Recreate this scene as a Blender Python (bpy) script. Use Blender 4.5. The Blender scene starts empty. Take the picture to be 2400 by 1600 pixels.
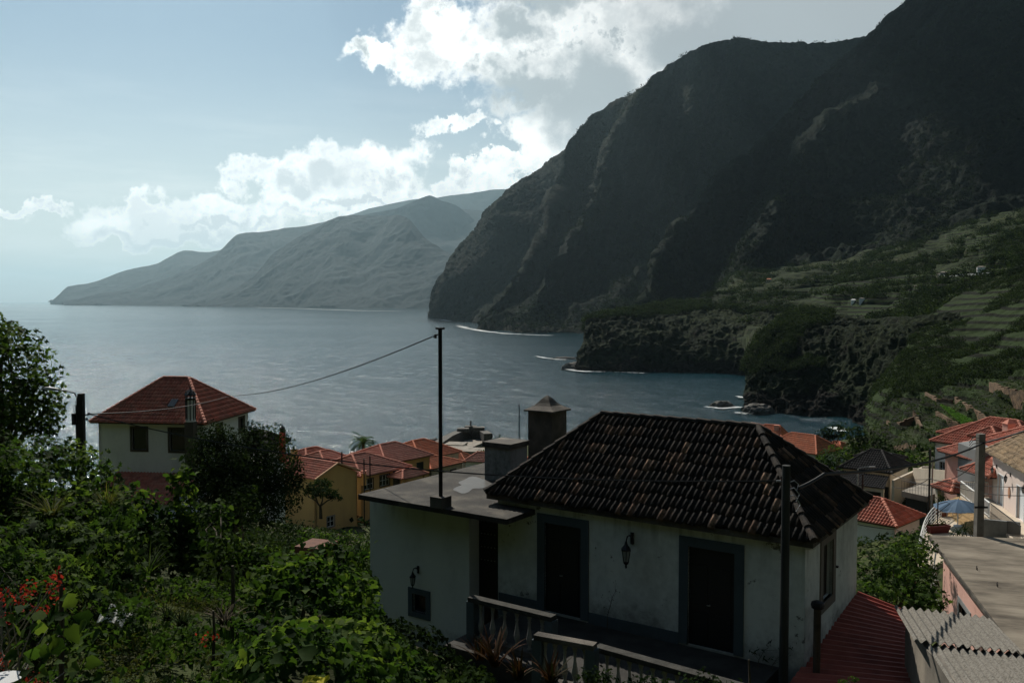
import bpy, math, random
import numpy as np
from mathutils import Vector, Matrix

random.seed(7)
R = math.radians
sc = bpy.context.scene
COL = sc.collection

# ------------------------------------------------------------------ camera
FPX = 2100.0            # focal length in pixels of a 2400 px wide frame
CAMZ = 50.0             # the viewpoint is about fifty metres above the sea
HORIZ = 706.0
PITCH = math.atan((800 - HORIZ) / FPX)
cam_d = bpy.data.cameras.new('camera')
cam_d.sensor_width = 36.0
cam_d.lens = 36.0 * FPX / 2400.0
cam_d.clip_start = 0.2
cam_d.clip_end = 90000
cam = bpy.data.objects.new('camera', cam_d)
COL.objects.link(cam)
cam.location = (0, 0, CAMZ)
cam.rotation_euler = (math.pi / 2 - PITCH, 0, 0)
sc.camera = cam

# ------------------------------------------------------------------ sun, exposure
SUN_AZ, SUN_EL = R(-22), R(44)      # to the left of the view, in front of it
sun_dir = Vector((math.sin(SUN_AZ) * math.cos(SUN_EL), math.cos(SUN_AZ) * math.cos(SUN_EL), math.sin(SUN_EL)))
sun_d = bpy.data.lights.new('sun', 'SUN')
sun_d.energy = 5.0
sun_d.angle = R(0.5)
sun_d.color = (1.0, 0.93, 0.82)
sun = bpy.data.objects.new('sun', sun_d)
COL.objects.link(sun)
sun.rotation_euler = sun_dir.to_track_quat('Z', 'Y').to_euler()

sc.view_settings.view_transform = 'Standard'
sc.view_settings.look = 'None'
sc.view_settings.exposure = -0.05
sc.view_settings.gamma = 1
sc.cycles.max_bounces = 6
sc.cycles.diffuse_bounces = 3
sc.cycles.glossy_bounces = 3
sc.cycles.transmission_bounces = 3
sc.cycles.transparent_max_bounces = 8
sc.cycles.volume_bounces = 0
sc.cycles.caustics_reflective = False
sc.cycles.caustics_refractive = False
sc.cycles.use_denoising = True
sc.cycles.sample_clamp_indirect = 4


# ------------------------------------------------------------------ node helper
class NT:
    def __init__(self, tree):
        self.t = tree
        self.n = tree.nodes
        self.l = tree.links

    def new(self, typ, **kw):
        nd = self.n.new(typ)
        for k, v in kw.items():
            setattr(nd, k, v)
        return nd

    def put(self, sock, v):
        if isinstance(v, bpy.types.NodeSocket):
            self.l.new(v, sock)
        elif v is not None:
            sock.default_value = v

    def math(self, op, a, b=None, c=None, clamp=False):
        nd = self.new('ShaderNodeMath', operation=op, use_clamp=clamp)
        self.put(nd.inputs[0], a)
        if b is not None:
            self.put(nd.inputs[1], b)
        if c is not None:
            self.put(nd.inputs[2], c)
        return nd.outputs[0]

    def vmath(self, op, a, b=None, out=0):
        nd = self.new('ShaderNodeVectorMath', operation=op)
        self.put(nd.inputs[0], a)
        if b is not None:
            self.put(nd.inputs[1], b)
        return nd.outputs[out]

    def noise(self, vec, scale, detail=4, rough=.55, out='Fac', dist=0.0):
        nd = self.new('ShaderNodeTexNoise')
        self.put(nd.inputs['Vector'], vec)
        nd.inputs['Scale'].default_value = scale
        nd.inputs['Detail'].default_value = detail
        nd.inputs['Roughness'].default_value = rough
        nd.inputs['Distortion'].default_value = dist
        return nd.outputs[out]

    def ramp(self, fac, stops, interp='LINEAR'):
        nd = self.new('ShaderNodeValToRGB')
        cr = nd.color_ramp
        cr.interpolation = interp
        while len(cr.elements) < len(stops):
            cr.elements.new(.5)
        for e, (p, c) in zip(cr.elements, stops):
            e.position = p
            if not isinstance(c, (tuple, list)):
                c = (c, c, c)
            e.color = (*c[:3], 1)
        self.put(nd.inputs[0], fac)
        return nd.outputs[0]

    def mix(self, fac, a, b, mode='MIX'):
        nd = self.new('ShaderNodeMix', data_type='RGBA', blend_type=mode)
        self.put(nd.inputs['Factor'], fac)
        for s, v in ((6, a), (7, b)):
            if isinstance(v, (tuple, list)):
                v = (*v[:3], 1)
            self.put(nd.inputs[s], v)
        return nd.outputs[2]

    def smooth(self, x, lo, hi, a=0.0, b=1.0):
        nd = self.new('ShaderNodeMapRange', interpolation_type='SMOOTHSTEP')
        self.put(nd.inputs[0], x)
        nd.inputs[1].default_value = lo
        nd.inputs[2].default_value = hi
        nd.inputs[3].default_value = a
        nd.inputs[4].default_value = b
        return nd.outputs[0]


# ------------------------------------------------------------------ world: daylight sky with a bank of clouds
world = bpy.data.worlds.new('World')
sc.world = world
world.use_nodes = True
W = NT(world.node_tree)
for nd in list(W.n):
    W.n.remove(nd)
sky = W.new('ShaderNodeTexSky', sky_type='NISHITA')
sky.sun_disc = False
sky.sun_elevation = SUN_EL
sky.sun_rotation = SUN_AZ
sky.altitude = 50
sky.air_density = 1.0
sky.dust_density = 0.4
sky.ozone_density = 2.0
tc = W.new('ShaderNodeTexCoord')
dirn = W.vmath('NORMALIZE', tc.outputs['Generated'])
sx = W.new('ShaderNodeSeparateXYZ')
W.put(sx.inputs[0], dirn)
az = W.math('ARCTAN2', sx.outputs[0], sx.outputs[1])
el = W.math('ARCSINE', sx.outputs[2])
cx = W.new('ShaderNodeCombineXYZ')
W.put(cx.inputs[0], az)
W.put(cx.inputs[1], el)
AE = cx.outputs[0]
w1 = W.vmath('MULTIPLY', W.vmath('SUBTRACT', W.noise(dirn, 11.0, 3, .5, out='Color'), (.5, .5, .5)), (.16, .10, 0))
w2 = W.vmath('MULTIPLY', W.vmath('SUBTRACT', W.noise(dirn, 34.0, 8, .62, out='Color'), (.5, .5, .5)), (.075, .065, 0))
AEW = W.vmath('ADD', AE, W.vmath('ADD', w1, w2))


def blobs(lst):
    """largest value over soft ellipses; each (px, py, rx, ry) is a cloud's bearing, height and half-size in the sky"""
    acc = None
    for (px, py, rx, ry) in lst:
        a = math.atan((px - 1200) / FPX)
        e = math.atan((HORIZ - py) / FPX * math.cos(a))
        d = W.vmath('SUBTRACT', AEW, (a, e, 0))
        d = W.vmath('MULTIPLY', d, (FPX / rx, FPX / ry, 0))
        ln = W.vmath('LENGTH', d, out=1)
        v = W.math('SUBTRACT', 1.0, ln)
        acc = v if acc is None else W.math('MAXIMUM', acc, v)
    return acc


cl = [(700, 430, 130, 95), (800, 420, 120, 85), (610, 400, 70, 55), (960, 440, 100, 105), (900, 470, 150, 70), (560, 500, 250, 60),
      (330, 520, 200, 55), (450, 545, 330, 45), (250, 560, 130, 22), (1130, 430, 130, 38), (1060, 470, 160, 60), (1250, 420, 110, 50),
      (760, 505, 260, 40), (1000, 500, 250, 40), (330, 480, 60, 35),
      (1080, 120, 210, 120), (1250, 130, 230, 160), (1000, 60, 110, 70), (900, 150, 110, 40), (1400, 220, 240, 180), (1330, 300, 170, 160),
      (1500, 60, 400, 170), (1900, 40, 500, 150), (1220, 320, 60, 75), (1270, 370, 90, 55), (1075, 295, 105, 24), (1150, 400, 32, 16),
      (2400, -60, 700, 160), (1450, -120, 700, 160),
      (60, 495, 60, 20)]
gr = [(1370, 230, 210, 110), (1230, 210, 110, 50), (1380, 320, 120, 70), (1230, 60, 70, 45), (1300, -20, 200, 60), (1980, 30, 560, 190), (1700, 110, 220, 90), (1830, 40, 300, 130),
      (800, 425, 95, 48), (690, 455, 60, 32), (400, 562, 230, 22), (520, 530, 140, 16), (880, 505, 170, 11),
      (2400, -60, 700, 160), (1600, -160, 600, 120)]
nz = W.noise(dirn, 9.0, 10, .62)
nz2 = W.noise(dirn, 30.0, 9, .65)
nsum = W.math('ADD', W.math('MULTIPLY', W.math('SUBTRACT', nz, .5), 1.6), W.math('MULTIPLY', W.math('SUBTRACT', nz2, .5), 1.8))
field = W.math('ADD', blobs(cl), W.math('MULTIPLY', nsum, .75))
cover = W.smooth(field, -.02, .40)
# thin veil low over the horizon and faint streaks
vz = W.new('ShaderNodeMapping')
W.put(vz.inputs['Vector'], AE)
vz.inputs['Scale'].default_value = (2.0, 14.0, 1)
veil = W.math('MULTIPLY', W.smooth(W.noise(vz.outputs[0], 2.2, 6, .6), .42, .75), W.smooth(el, .28, .02, 0, .45))
lowc = W.math('MULTIPLY', W.smooth(W.noise(vz.outputs[0], 5.0, 6, .6), .5, .62), W.smooth(el, .075, .03, 0, .5))
grey = W.smooth(W.math('ADD', blobs(gr), W.math('MULTIPLY', nsum, .5)), -.35, .65)
grey = W.math('MULTIPLY', grey, .95)
inner = W.smooth(W.noise(W.vmath('ADD', dirn, (.35, .1, -.02)), 19.0, 9, .62), .44, .60, 0, .62)
grey = W.math('MAXIMUM', grey, W.math('MULTIPLY', inner, W.smooth(field, .1, .6)))
# relief of the cloud towers: the sides turned from the sun are greyer
nzo = W.noise(W.vmath('ADD', dirn, (-.012, 0, .030)), 9.0, 10, .62)
nz2o = W.noise(W.vmath('ADD', dirn, (-.004, 0, .010)), 30.0, 9, .65)
emb = W.math('ADD', W.math('MULTIPLY', W.math('SUBTRACT', nzo, nz), 2.2), W.math('MULTIPLY', W.math('SUBTRACT', nz2o, nz2), 1.5))
grey = W.math('MAXIMUM', grey, W.math('MULTIPLY', W.smooth(emb, -.06, .42, 0, .95), W.smooth(field, .12, .5)))
high = W.smooth(el, .13, .22)
gcol = W.mix(high, (9.4, 10.2, 10.6), (5.4, 6.2, 6.6))
ccol = W.mix(grey, (16.6, 16.7, 16.3), gcol)
skyc = W.mix(1.0, sky.outputs[0], (.84, .865, .80), 'MULTIPLY')
glow = W.smooth(el, .30, -.02, 0, .85)
skyc = W.mix(glow, skyc, (10.9, 11.7, 11.6))
skyc = W.mix(W.math('MAXIMUM', veil, lowc), skyc, (13.2, 13.6, 13.4))
outc = W.mix(cover, skyc, ccol)
bg = W.new('ShaderNodeBackground')
W.put(bg.inputs[0], outc)
bg.inputs[1].default_value = 0.076
wo = W.new('ShaderNodeOutputWorld')
W.l.new(bg.outputs[0], wo.inputs[0])


# ------------------------------------------------------------------ basic helpers
def at(px, py, D):
    """world point seen at pixel (px, py) of the 2400x1600 frame, D metres ahead of the camera"""
    yc = -(py - 800.0) / FPX
    fy = math.cos(PITCH) + yc * math.sin(PITCH)
    fz = -math.sin(PITCH) + yc * math.cos(PITCH)
    s = D / fy
    return Vector((s * (px - 1200.0) / FPX, D, CAMZ + s * fz))


def onz(px, py, z):
    """the same, at height z"""
    p = at(px, py, 1.0)
    k = (z - CAMZ) / (p.z - CAMZ)
    return Vector((p.x * k, k, z))


def tag(o, label=None, cat=None, group=None, kind=None):
    if label:
        o['label'] = label
    if cat:
        o['category'] = cat
    if group:
        o['group'] = group
    if kind:
        o['kind'] = kind
    return o


def empty(name, loc=(0, 0, 0), rz=0.0, label=None, cat=None, group=None):
    o = bpy.data.objects.new(name, None)
    o.empty_display_size = .2
    o.location = loc
    o.rotation_euler = (0, 0, rz)
    COL.objects.link(o)
    return tag(o, label, cat, group)


def copy_tree(o, parent=None):
    c = o.copy()
    COL.objects.link(c)
    if parent is not None:
        c.parent = parent
    for ch in list(o.children):
        copy_tree(ch, c)
    return c


def mesh_obj(name, V, F, mats, parent=None, smooth=False, mi=None, uv=None, attr=None):
    """V (n,3) array, F (m,k) array or list of tuples"""
    me = bpy.data.meshes.new(name)
    V = np.asarray(V, dtype=np.float32)
    if isinstance(F, np.ndarray):
        m, k = F.shape
        me.vertices.add(len(V))
        me.vertices.foreach_set('co', V.ravel())
        me.loops.add(m * k)
        me.loops.foreach_set('vertex_index', F.astype(np.int32).ravel())
        me.polygons.add(m)
        me.polygons.foreach_set('loop_start', np.arange(0, m * k, k, dtype=np.int32))
        me.polygons.foreach_set('loop_total', np.full(m, k, dtype=np.int32))
    else:
        me.from_pydata([tuple(map(float, v)) for v in V], [], [tuple(f) for f in F])
    if uv is not None:
        ul = me.uv_layers.new(name='uv')
        ul.data.foreach_set('uv', np.asarray(uv, dtype=np.float32).ravel())
    if attr is not None:
        for an, arr in attr.items():
            a = me.attributes.new(an, 'FLOAT', 'POINT')
            a.data.foreach_set('value', np.asarray(arr, dtype=np.float32))
    if not isinstance(mats, (list, tuple)):
        mats = [mats]
    for mt in mats:
        me.materials.append(mt)
    if mi is not None:
        me.polygons.foreach_set('material_index', np.asarray(mi, dtype=np.int32))
    if smooth:
        me.polygons.foreach_set('use_smooth', np.ones(len(me.polygons), dtype=bool))
    me.update(calc_edges=True)
    o = bpy.data.objects.new(name, me)
    COL.objects.link(o)
    if parent is not None:
        o.parent = parent
    return o


# ---- vectorised gradient noise
_rng = np.random.RandomState(11)
_PERM = _rng.permutation(512)
_PERM = np.concatenate([_PERM, _PERM, _PERM])
_G = _rng.normal(size=(512, 3))
_G /= np.linalg.norm(_G, axis=1)[:, None]


def pnoise(P):
    P = np.asarray(P, dtype=np.float64)
    i = np.floor(P).astype(np.int64)
    f = P - i
    i &= 511
    u = f * f * f * (f * (f * 6 - 15) + 10)
    res = 0
    for dx in (0, 1):
        for dy in (0, 1):
            for dz in (0, 1):
                h = _PERM[(_PERM[(_PERM[(i[:, 0] + dx) & 511] + i[:, 1] + dy) & 511] + i[:, 2] + dz) & 511] & 511
                g = _G[h]
                d = (g * (f - np.array([dx, dy, dz]))).sum(1)
                w = (u[:, 0] if dx else 1 - u[:, 0]) * (u[:, 1] if dy else 1 - u[:, 1]) * (u[:, 2] if dz else 1 - u[:, 2])
                res = res + d * w
    return res * 1.6


def fbm(P, octv=4, lac=2.03, gain=.5, ridged=False):
    P = np.asarray(P, dtype=np.float64)
    a, s, r = 1.0, 0.0, 0
    for k in range(octv):
        n = pnoise(P * (lac ** k) + 17.3 * k)
        if ridged:
            n = 1 - 2 * np.abs(n)
        r = r + a * n
        s += a
        a *= gain
    return r / s


# ------------------------------------------------------------------ materials
MATS = {}


def pbr(name, col=(.5, .5, .5), rough=.8, metal=0.0, spec=.3):
    if name in MATS:
        return MATS[name]
    m = bpy.data.materials.new(name)
    m.use_nodes = True
    b = m.node_tree.nodes['Principled BSDF']
    b.inputs['Base Color'].default_value = (*col, 1)
    b.inputs['Roughness'].default_value = rough
    b.inputs['Metallic'].default_value = metal
    b.inputs['Specular IOR Level'].default_value = spec
    MATS[name] = m
    return m


def noisy(name, cols, scale=3.0, rough=.85, bump=.3, bscale=None, detail=6, spec=.25, metal=0, stretch=None, lo=.35, hi=.65, bdist=.02):
    """a surface whose colour wanders between the given tones, with a fine relief"""
    if name in MATS:
        return MATS[name]
    m = pbr(name, cols[0], rough, metal, spec)
    T = NT(m.node_tree)
    b = T.n['Principled BSDF']
    t = T.new('ShaderNodeTexCoord')
    vec = t.outputs['Object']
    if stretch:
        mp = T.new('ShaderNodeMapping')
        T.put(mp.inputs['Vector'], vec)
        mp.inputs['Scale'].default_value = stretch
        vec = mp.outputs[0]
    n = T.noise(vec, scale, detail, .6)
    k = len(cols)
    c = T.ramp(n, [(lo + (hi - lo) * i / max(1, k - 1), cc) for i, cc in enumerate(cols)])
    T.put(b.inputs['Base Color'], c)
    if bump:
        bn = T.new('ShaderNodeBump')
        bn.inputs['Strength'].default_value = bump
        bn.inputs['Distance'].default_value = bdist
        T.put(bn.inputs['Height'], T.noise(vec, bscale or scale * 6, 5, .6))
        T.l.new(bn.outputs[0], b.inputs['Normal'])
    return m


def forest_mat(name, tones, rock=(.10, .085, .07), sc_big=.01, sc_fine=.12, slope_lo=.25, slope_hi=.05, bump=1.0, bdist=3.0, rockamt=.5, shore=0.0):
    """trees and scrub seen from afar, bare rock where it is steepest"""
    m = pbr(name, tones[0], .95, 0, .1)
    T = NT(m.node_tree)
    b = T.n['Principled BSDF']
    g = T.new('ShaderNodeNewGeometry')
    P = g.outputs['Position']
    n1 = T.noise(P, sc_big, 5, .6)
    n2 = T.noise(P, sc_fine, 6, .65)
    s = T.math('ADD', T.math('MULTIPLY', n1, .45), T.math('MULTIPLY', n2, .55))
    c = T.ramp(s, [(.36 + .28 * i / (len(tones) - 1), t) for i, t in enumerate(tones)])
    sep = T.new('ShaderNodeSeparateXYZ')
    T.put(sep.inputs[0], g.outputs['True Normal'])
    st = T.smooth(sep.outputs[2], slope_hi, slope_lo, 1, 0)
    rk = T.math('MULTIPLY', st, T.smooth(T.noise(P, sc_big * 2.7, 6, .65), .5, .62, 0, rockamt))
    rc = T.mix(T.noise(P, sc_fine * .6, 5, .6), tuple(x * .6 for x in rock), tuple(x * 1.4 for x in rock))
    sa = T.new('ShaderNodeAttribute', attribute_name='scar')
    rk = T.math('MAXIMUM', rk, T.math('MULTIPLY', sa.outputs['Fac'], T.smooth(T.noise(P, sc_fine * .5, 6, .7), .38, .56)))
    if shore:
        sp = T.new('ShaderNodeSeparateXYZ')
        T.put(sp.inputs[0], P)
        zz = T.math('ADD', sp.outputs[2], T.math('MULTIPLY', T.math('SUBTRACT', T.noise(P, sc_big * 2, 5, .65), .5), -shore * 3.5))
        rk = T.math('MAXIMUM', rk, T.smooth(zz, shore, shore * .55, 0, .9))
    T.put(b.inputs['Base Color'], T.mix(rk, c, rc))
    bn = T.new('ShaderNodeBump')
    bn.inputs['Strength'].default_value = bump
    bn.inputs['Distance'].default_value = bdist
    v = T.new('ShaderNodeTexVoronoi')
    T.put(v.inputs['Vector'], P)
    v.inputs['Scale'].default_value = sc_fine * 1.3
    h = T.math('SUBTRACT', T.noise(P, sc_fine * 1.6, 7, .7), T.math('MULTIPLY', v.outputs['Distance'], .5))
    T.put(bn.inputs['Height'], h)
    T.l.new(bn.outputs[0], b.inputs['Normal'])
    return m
def grid_faces(nu, nv):
    i, j = np.meshgrid(np.arange(nu - 1), np.arange(nv - 1), indexing='ij')
    a = i * nv + j
    return np.stack([a, a + 1, a + nv + 1, a + nv], -1).reshape(-1, 4)


# ------------------------------------------------------------------ sea
def make_sea():
    m = pbr('sea_water', (.006, .03, .042), .12, 0, .5)
    T = NT(m.node_tree)
    b = T.n['Principled BSDF']
    b.inputs['IOR'].default_value = 1.33
    b.inputs['Specular IOR Level'].default_value = .34
    g = T.new('ShaderNodeNewGeometry')
    mp = T.new('ShaderNodeMapping')
    T.put(mp.inputs['Vector'], g.outputs['Position'])
    mp.inputs['Rotation'].default_value = (0, 0, R(28))
    mp.inputs['Scale'].default_value = (1, .55, 1)
    P = mp.outputs[0]
    h = T.math('MULTIPLY', T.noise(P, .16, 3, .6), .5)
    h = T.math('ADD', h, T.math('MULTIPLY', T.noise(P, .8, 5, .7), .55))
    bn = T.new('ShaderNodeBump')
    bn.inputs['Strength'].default_value = 1.0
    bn.inputs['Distance'].default_value = 1.0
    T.put(bn.inputs['Height'], h)
    T.l.new(bn.outputs[0], b.inputs['Normal'])
    # wind patches: calm and ruffled lanes
    mp2 = T.new('ShaderNodeMapping')
    T.put(mp2.inputs['Vector'], g.outputs['Position'])
    mp2.inputs['Scale'].default_value = (.3, 1, 1)
    r = T.smooth(T.noise(mp2.outputs[0], .004, 4, .6), .35, .65, .10, .14)
    T.put(b.inputs['Roughness'], r)
    a = np.linspace(R(-33), R(33), 640)
    D = np.concatenate([np.exp(np.linspace(math.log(235), math.log(2200), 780)), np.exp(np.linspace(math.log(2200), math.log(60000), 120))[1:]])
    A, DD = np.meshgrid(a, D, indexing='ij')
    X, Y = (np.tan(A) * DD).ravel(), DD.ravel()
    c, s_ = math.cos(R(35)), math.sin(R(35))
    U, V_ = X * c + Y * s_, -X * s_ + Y * c
    z = .42 * pnoise(np.stack([U / 22, V_ / 34, U * 0 + 1], 1)) + .46 * pnoise(np.stack([U / 8.5, V_ / 14, U * 0 + 5], 1)) + .2 * pnoise(np.stack([U / 3.4, V_ / 5.5, U * 0 + 9], 1))
    z *= np.clip((2600 - Y) / 1800, .0, 1) ** .7
    tag(mesh_obj('sea', np.stack([X, Y, z], 1), grid_faces(640, len(D)), m, smooth=True), kind='structure')
    xs = np.array([-45000, -6000, -1500, 2500, 9000, 45000], float)
    ys = np.array([-3000, 30, 300, 1200, 9000, 60000], float)
    V = np.array([(x, y, -1.4) for y in ys for x in xs])
    nx = len(xs)
    F = np.array([(j * nx + i, j * nx + i + 1, (j + 1) * nx + i + 1, (j + 1) * nx + i) for j in range(len(ys) - 1) for i in range(nx - 1)])
    tag(mesh_obj('sea_beyond', V, F, m), kind='structure')


make_sea()


# ------------------------------------------------------------------ mountains and hills as folded sheets
def interp_cols(cols, nu, nv):
    """cols: list of columns, each a list of (px, py, D); returns an (nu, nv, 3) grid, smoothly interpolated"""
    k = max(len(c) for c in cols)
    A = []
    for c in cols:
        pts = np.array([tuple(at(*p)) for p in c])
        d = np.r_[0, np.cumsum(np.linalg.norm(np.diff(pts, axis=0), axis=1))]
        d /= d[-1]
        t = np.linspace(0, 1, k)
        # keep the knots of full columns, resample shorter ones
        A.append(pts if len(c) == k else np.stack([np.interp(t, d, pts[:, q]) for q in range(3)], 1))
    A = np.array(A)

    def cr(P, t):
        n = len(P)
        i = np.clip(np.floor(t).astype(int), 0, n - 2)
        f = (t - i)
        sh = (-1,) + (1,) * (P.ndim - 1)
        f = f.reshape(sh)
        p0 = P[np.clip(i - 1, 0, n - 1)]
        p1, p2 = P[i], P[i + 1]
        p3 = P[np.clip(i + 2, 0, n - 1)]
        m1, m2 = (p2 - p0) * .35, (p3 - p1) * .35
        return (2 * f**3 - 3 * f**2 + 1) * p1 + (f**3 - 2 * f**2 + f) * m1 + (-2 * f**3 + 3 * f**2) * p2 + (f**3 - f**2) * m2

    B = cr(A, np.linspace(0, len(A) - 1, nu))
    B = cr(np.swapaxes(B, 0, 1), np.linspace(0, k - 1, nv))
    return np.swapaxes(B, 0, 1)


def grid_normals(G):
    du = np.gradient(G, axis=0)
    dv = np.gradient(G, axis=1)
    n = np.cross(du, dv)
    n /= np.linalg.norm(n, axis=2)[:, :, None] + 1e-9
    return n


HILLS = {}


def hill(name, cols, nu, nv, mat, amp, size, fine=None, terrace=None, skirt=True, gully=0.0, seed=0.0, keep_top=0.35, scars=None):
    """amp: size of the big folds in metres, size: their spacing; fine: [(amp, size), ...] for tree-sized roughness"""
    if skirt:
        cc = []
        for c in cols:
            p = at(*c[-1])
            cc.append(list(c))
        cols = cc
    G = interp_cols(cols, nu, nv)
    N = grid_normals(G)
    if N[:, :, 1].mean() > 0:
        N = -N
    P = G.reshape(-1, 3)
    Nn = N.reshape(-1, 3)
    v = np.tile(np.linspace(0, 1, nv), nu)
    env = keep_top + (1 - keep_top) * np.clip(v * 4, 0, 1)
    d = amp * .75 * fbm(P / size + seed, 3, ridged=True, gain=.42)
    d = (d - d.mean() - .4 * d.std()) * env
    if gully:
        Q = P * np.array([1, 1, .22])
        g = gully * fbm(Q / (size * .75) + 5 + seed, 3, ridged=True, gain=.4)
        d += (g - g.mean() - .4 * g.std()) * env
    P = P + Nn * d[:, None]
    if terrace:
        for (fn, hgt, mixv) in terrace:
            mk = np.array(fn(P)) * mixv
            z = P[:, 2] + 1.2 * pnoise(P / 60.0) * hgt
            q = z / hgt
            fq = q - np.floor(q)
            P[:, 2] += mk * hgt * (np.clip((fq - .80) / .20, 0, 1) - fq)
    if fine:
        for (a, s) in fine:
            b = np.abs(pnoise(P / s + seed * 3)) * 2 - .6      # rounded crowns with sharp creases between them
            P = P + (Nn * .75 + np.array([0, 0, .55])) * (-(b) * a * (.3 + .7 * np.clip(v * 14, 0, 1)))[:, None]
    G2 = P.reshape(nu, nv, 3)
    if skirt:
        last = G2[:, -1:, :].copy()
        last[:, :, 2] = -12
        last[:, :, 1] -= 3
        low = last.copy()
        G2 = np.concatenate([G2, low], 1)
        nv += 1
    HILLS[name] = G2
    Q = G2.reshape(-1, 3)
    att = None
    if scars:
        # bare rock scars follow lines on the slope
        dep = Q[:, 1] * math.cos(PITCH) - (Q[:, 2] - CAMZ) * math.sin(PITCH)
        upv = Q[:, 1] * math.sin(PITCH) + (Q[:, 2] - CAMZ) * math.cos(PITCH)
        sx_, sy_ = 1200 + FPX * Q[:, 0] / np.maximum(dep, 1), 800 - FPX * upv / np.maximum(dep, 1)
        sv = np.zeros(len(Q))
        for (pl, wd) in scars:
            for (a, b) in zip(pl[:-1], pl[1:]):
                A_ = [Q[np.argmin((sx_ - p[0]) ** 2 + (sy_ - p[1]) ** 2)] for p in (a, b)]
                d = A_[1] - A_[0]
                L2 = (d @ d) + 1e-6
                t = np.clip(((Q - A_[0]) @ d) / L2, 0, 1)
                dist = np.linalg.norm(Q - (A_[0] + t[:, None] * d), axis=1)
                sv = np.maximum(sv, np.clip(1.4 - dist / wd, 0, 1))
        att = {'scar': sv * .65}
    o = mesh_obj(name, Q, grid_faces(nu, nv), mat, smooth=False, attr=att)
    return tag(o, kind='structure')


M_far = forest_mat('far_scrub_haze_tint', [(.009, .018, .024), (.012, .022, .027), (.017, .027, .031)], rock=(.02, .026, .027), sc_big=.0016, sc_fine=.008, bdist=14, bump=.35, rockamt=.3)  # blue-grey tint paints distant haze into the scrub and rock colours
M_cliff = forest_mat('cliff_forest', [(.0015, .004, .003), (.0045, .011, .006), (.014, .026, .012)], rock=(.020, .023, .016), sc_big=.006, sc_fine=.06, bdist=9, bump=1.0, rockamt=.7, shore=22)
M_head = forest_mat('headland_scrub', [(.004, .008, .004), (.009, .016, .006), (.024, .034, .012)], rock=(.010, .009, .008), sc_big=.02, sc_fine=.22, bdist=1.5, slope_lo=.5, slope_hi=.2, rockamt=1.0, shore=9)

# far coast, three ranges one behind the other
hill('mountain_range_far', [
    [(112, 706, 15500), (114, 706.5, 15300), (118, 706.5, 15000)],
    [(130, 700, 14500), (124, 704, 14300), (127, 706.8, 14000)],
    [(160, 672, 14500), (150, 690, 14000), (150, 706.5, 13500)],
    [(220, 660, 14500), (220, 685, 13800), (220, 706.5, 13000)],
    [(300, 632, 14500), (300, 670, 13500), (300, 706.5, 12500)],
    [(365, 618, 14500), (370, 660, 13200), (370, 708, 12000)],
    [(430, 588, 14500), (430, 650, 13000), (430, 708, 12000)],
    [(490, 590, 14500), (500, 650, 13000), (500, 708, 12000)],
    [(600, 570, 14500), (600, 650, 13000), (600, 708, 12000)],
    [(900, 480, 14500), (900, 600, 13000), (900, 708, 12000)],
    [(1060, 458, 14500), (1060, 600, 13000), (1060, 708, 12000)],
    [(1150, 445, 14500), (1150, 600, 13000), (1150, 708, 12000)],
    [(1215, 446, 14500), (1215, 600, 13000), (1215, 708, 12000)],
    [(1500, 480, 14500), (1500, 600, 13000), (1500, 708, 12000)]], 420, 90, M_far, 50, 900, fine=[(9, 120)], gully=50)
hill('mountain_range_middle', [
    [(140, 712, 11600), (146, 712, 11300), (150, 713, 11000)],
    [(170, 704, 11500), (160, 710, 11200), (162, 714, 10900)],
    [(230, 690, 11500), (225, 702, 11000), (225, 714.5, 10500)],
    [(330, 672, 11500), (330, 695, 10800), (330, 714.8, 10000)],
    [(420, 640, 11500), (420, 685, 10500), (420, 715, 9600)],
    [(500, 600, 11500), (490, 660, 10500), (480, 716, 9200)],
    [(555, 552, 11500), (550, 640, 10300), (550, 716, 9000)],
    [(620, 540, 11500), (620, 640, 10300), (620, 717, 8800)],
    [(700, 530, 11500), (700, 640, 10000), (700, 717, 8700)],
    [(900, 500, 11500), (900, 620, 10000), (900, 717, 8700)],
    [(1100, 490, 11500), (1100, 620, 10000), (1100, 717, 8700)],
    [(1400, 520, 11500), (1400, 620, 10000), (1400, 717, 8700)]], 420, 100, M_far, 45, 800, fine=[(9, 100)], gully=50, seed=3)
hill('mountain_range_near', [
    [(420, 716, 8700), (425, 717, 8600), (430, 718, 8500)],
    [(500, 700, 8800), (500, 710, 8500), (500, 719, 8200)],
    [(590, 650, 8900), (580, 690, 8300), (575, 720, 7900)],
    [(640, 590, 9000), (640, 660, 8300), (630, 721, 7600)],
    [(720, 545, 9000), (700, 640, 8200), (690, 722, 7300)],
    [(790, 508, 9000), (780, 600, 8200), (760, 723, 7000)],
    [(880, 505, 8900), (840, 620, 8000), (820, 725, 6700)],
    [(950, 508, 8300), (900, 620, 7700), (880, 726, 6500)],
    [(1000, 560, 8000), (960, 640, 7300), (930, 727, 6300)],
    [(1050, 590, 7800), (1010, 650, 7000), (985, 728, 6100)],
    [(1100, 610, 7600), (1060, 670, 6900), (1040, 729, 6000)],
    [(1300, 640, 7600), (1200, 690, 6900), (1200, 730, 6000)]], 420, 130, M_far, 35, 700, fine=[(7, 70)], gully=55, seed=6)
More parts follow.
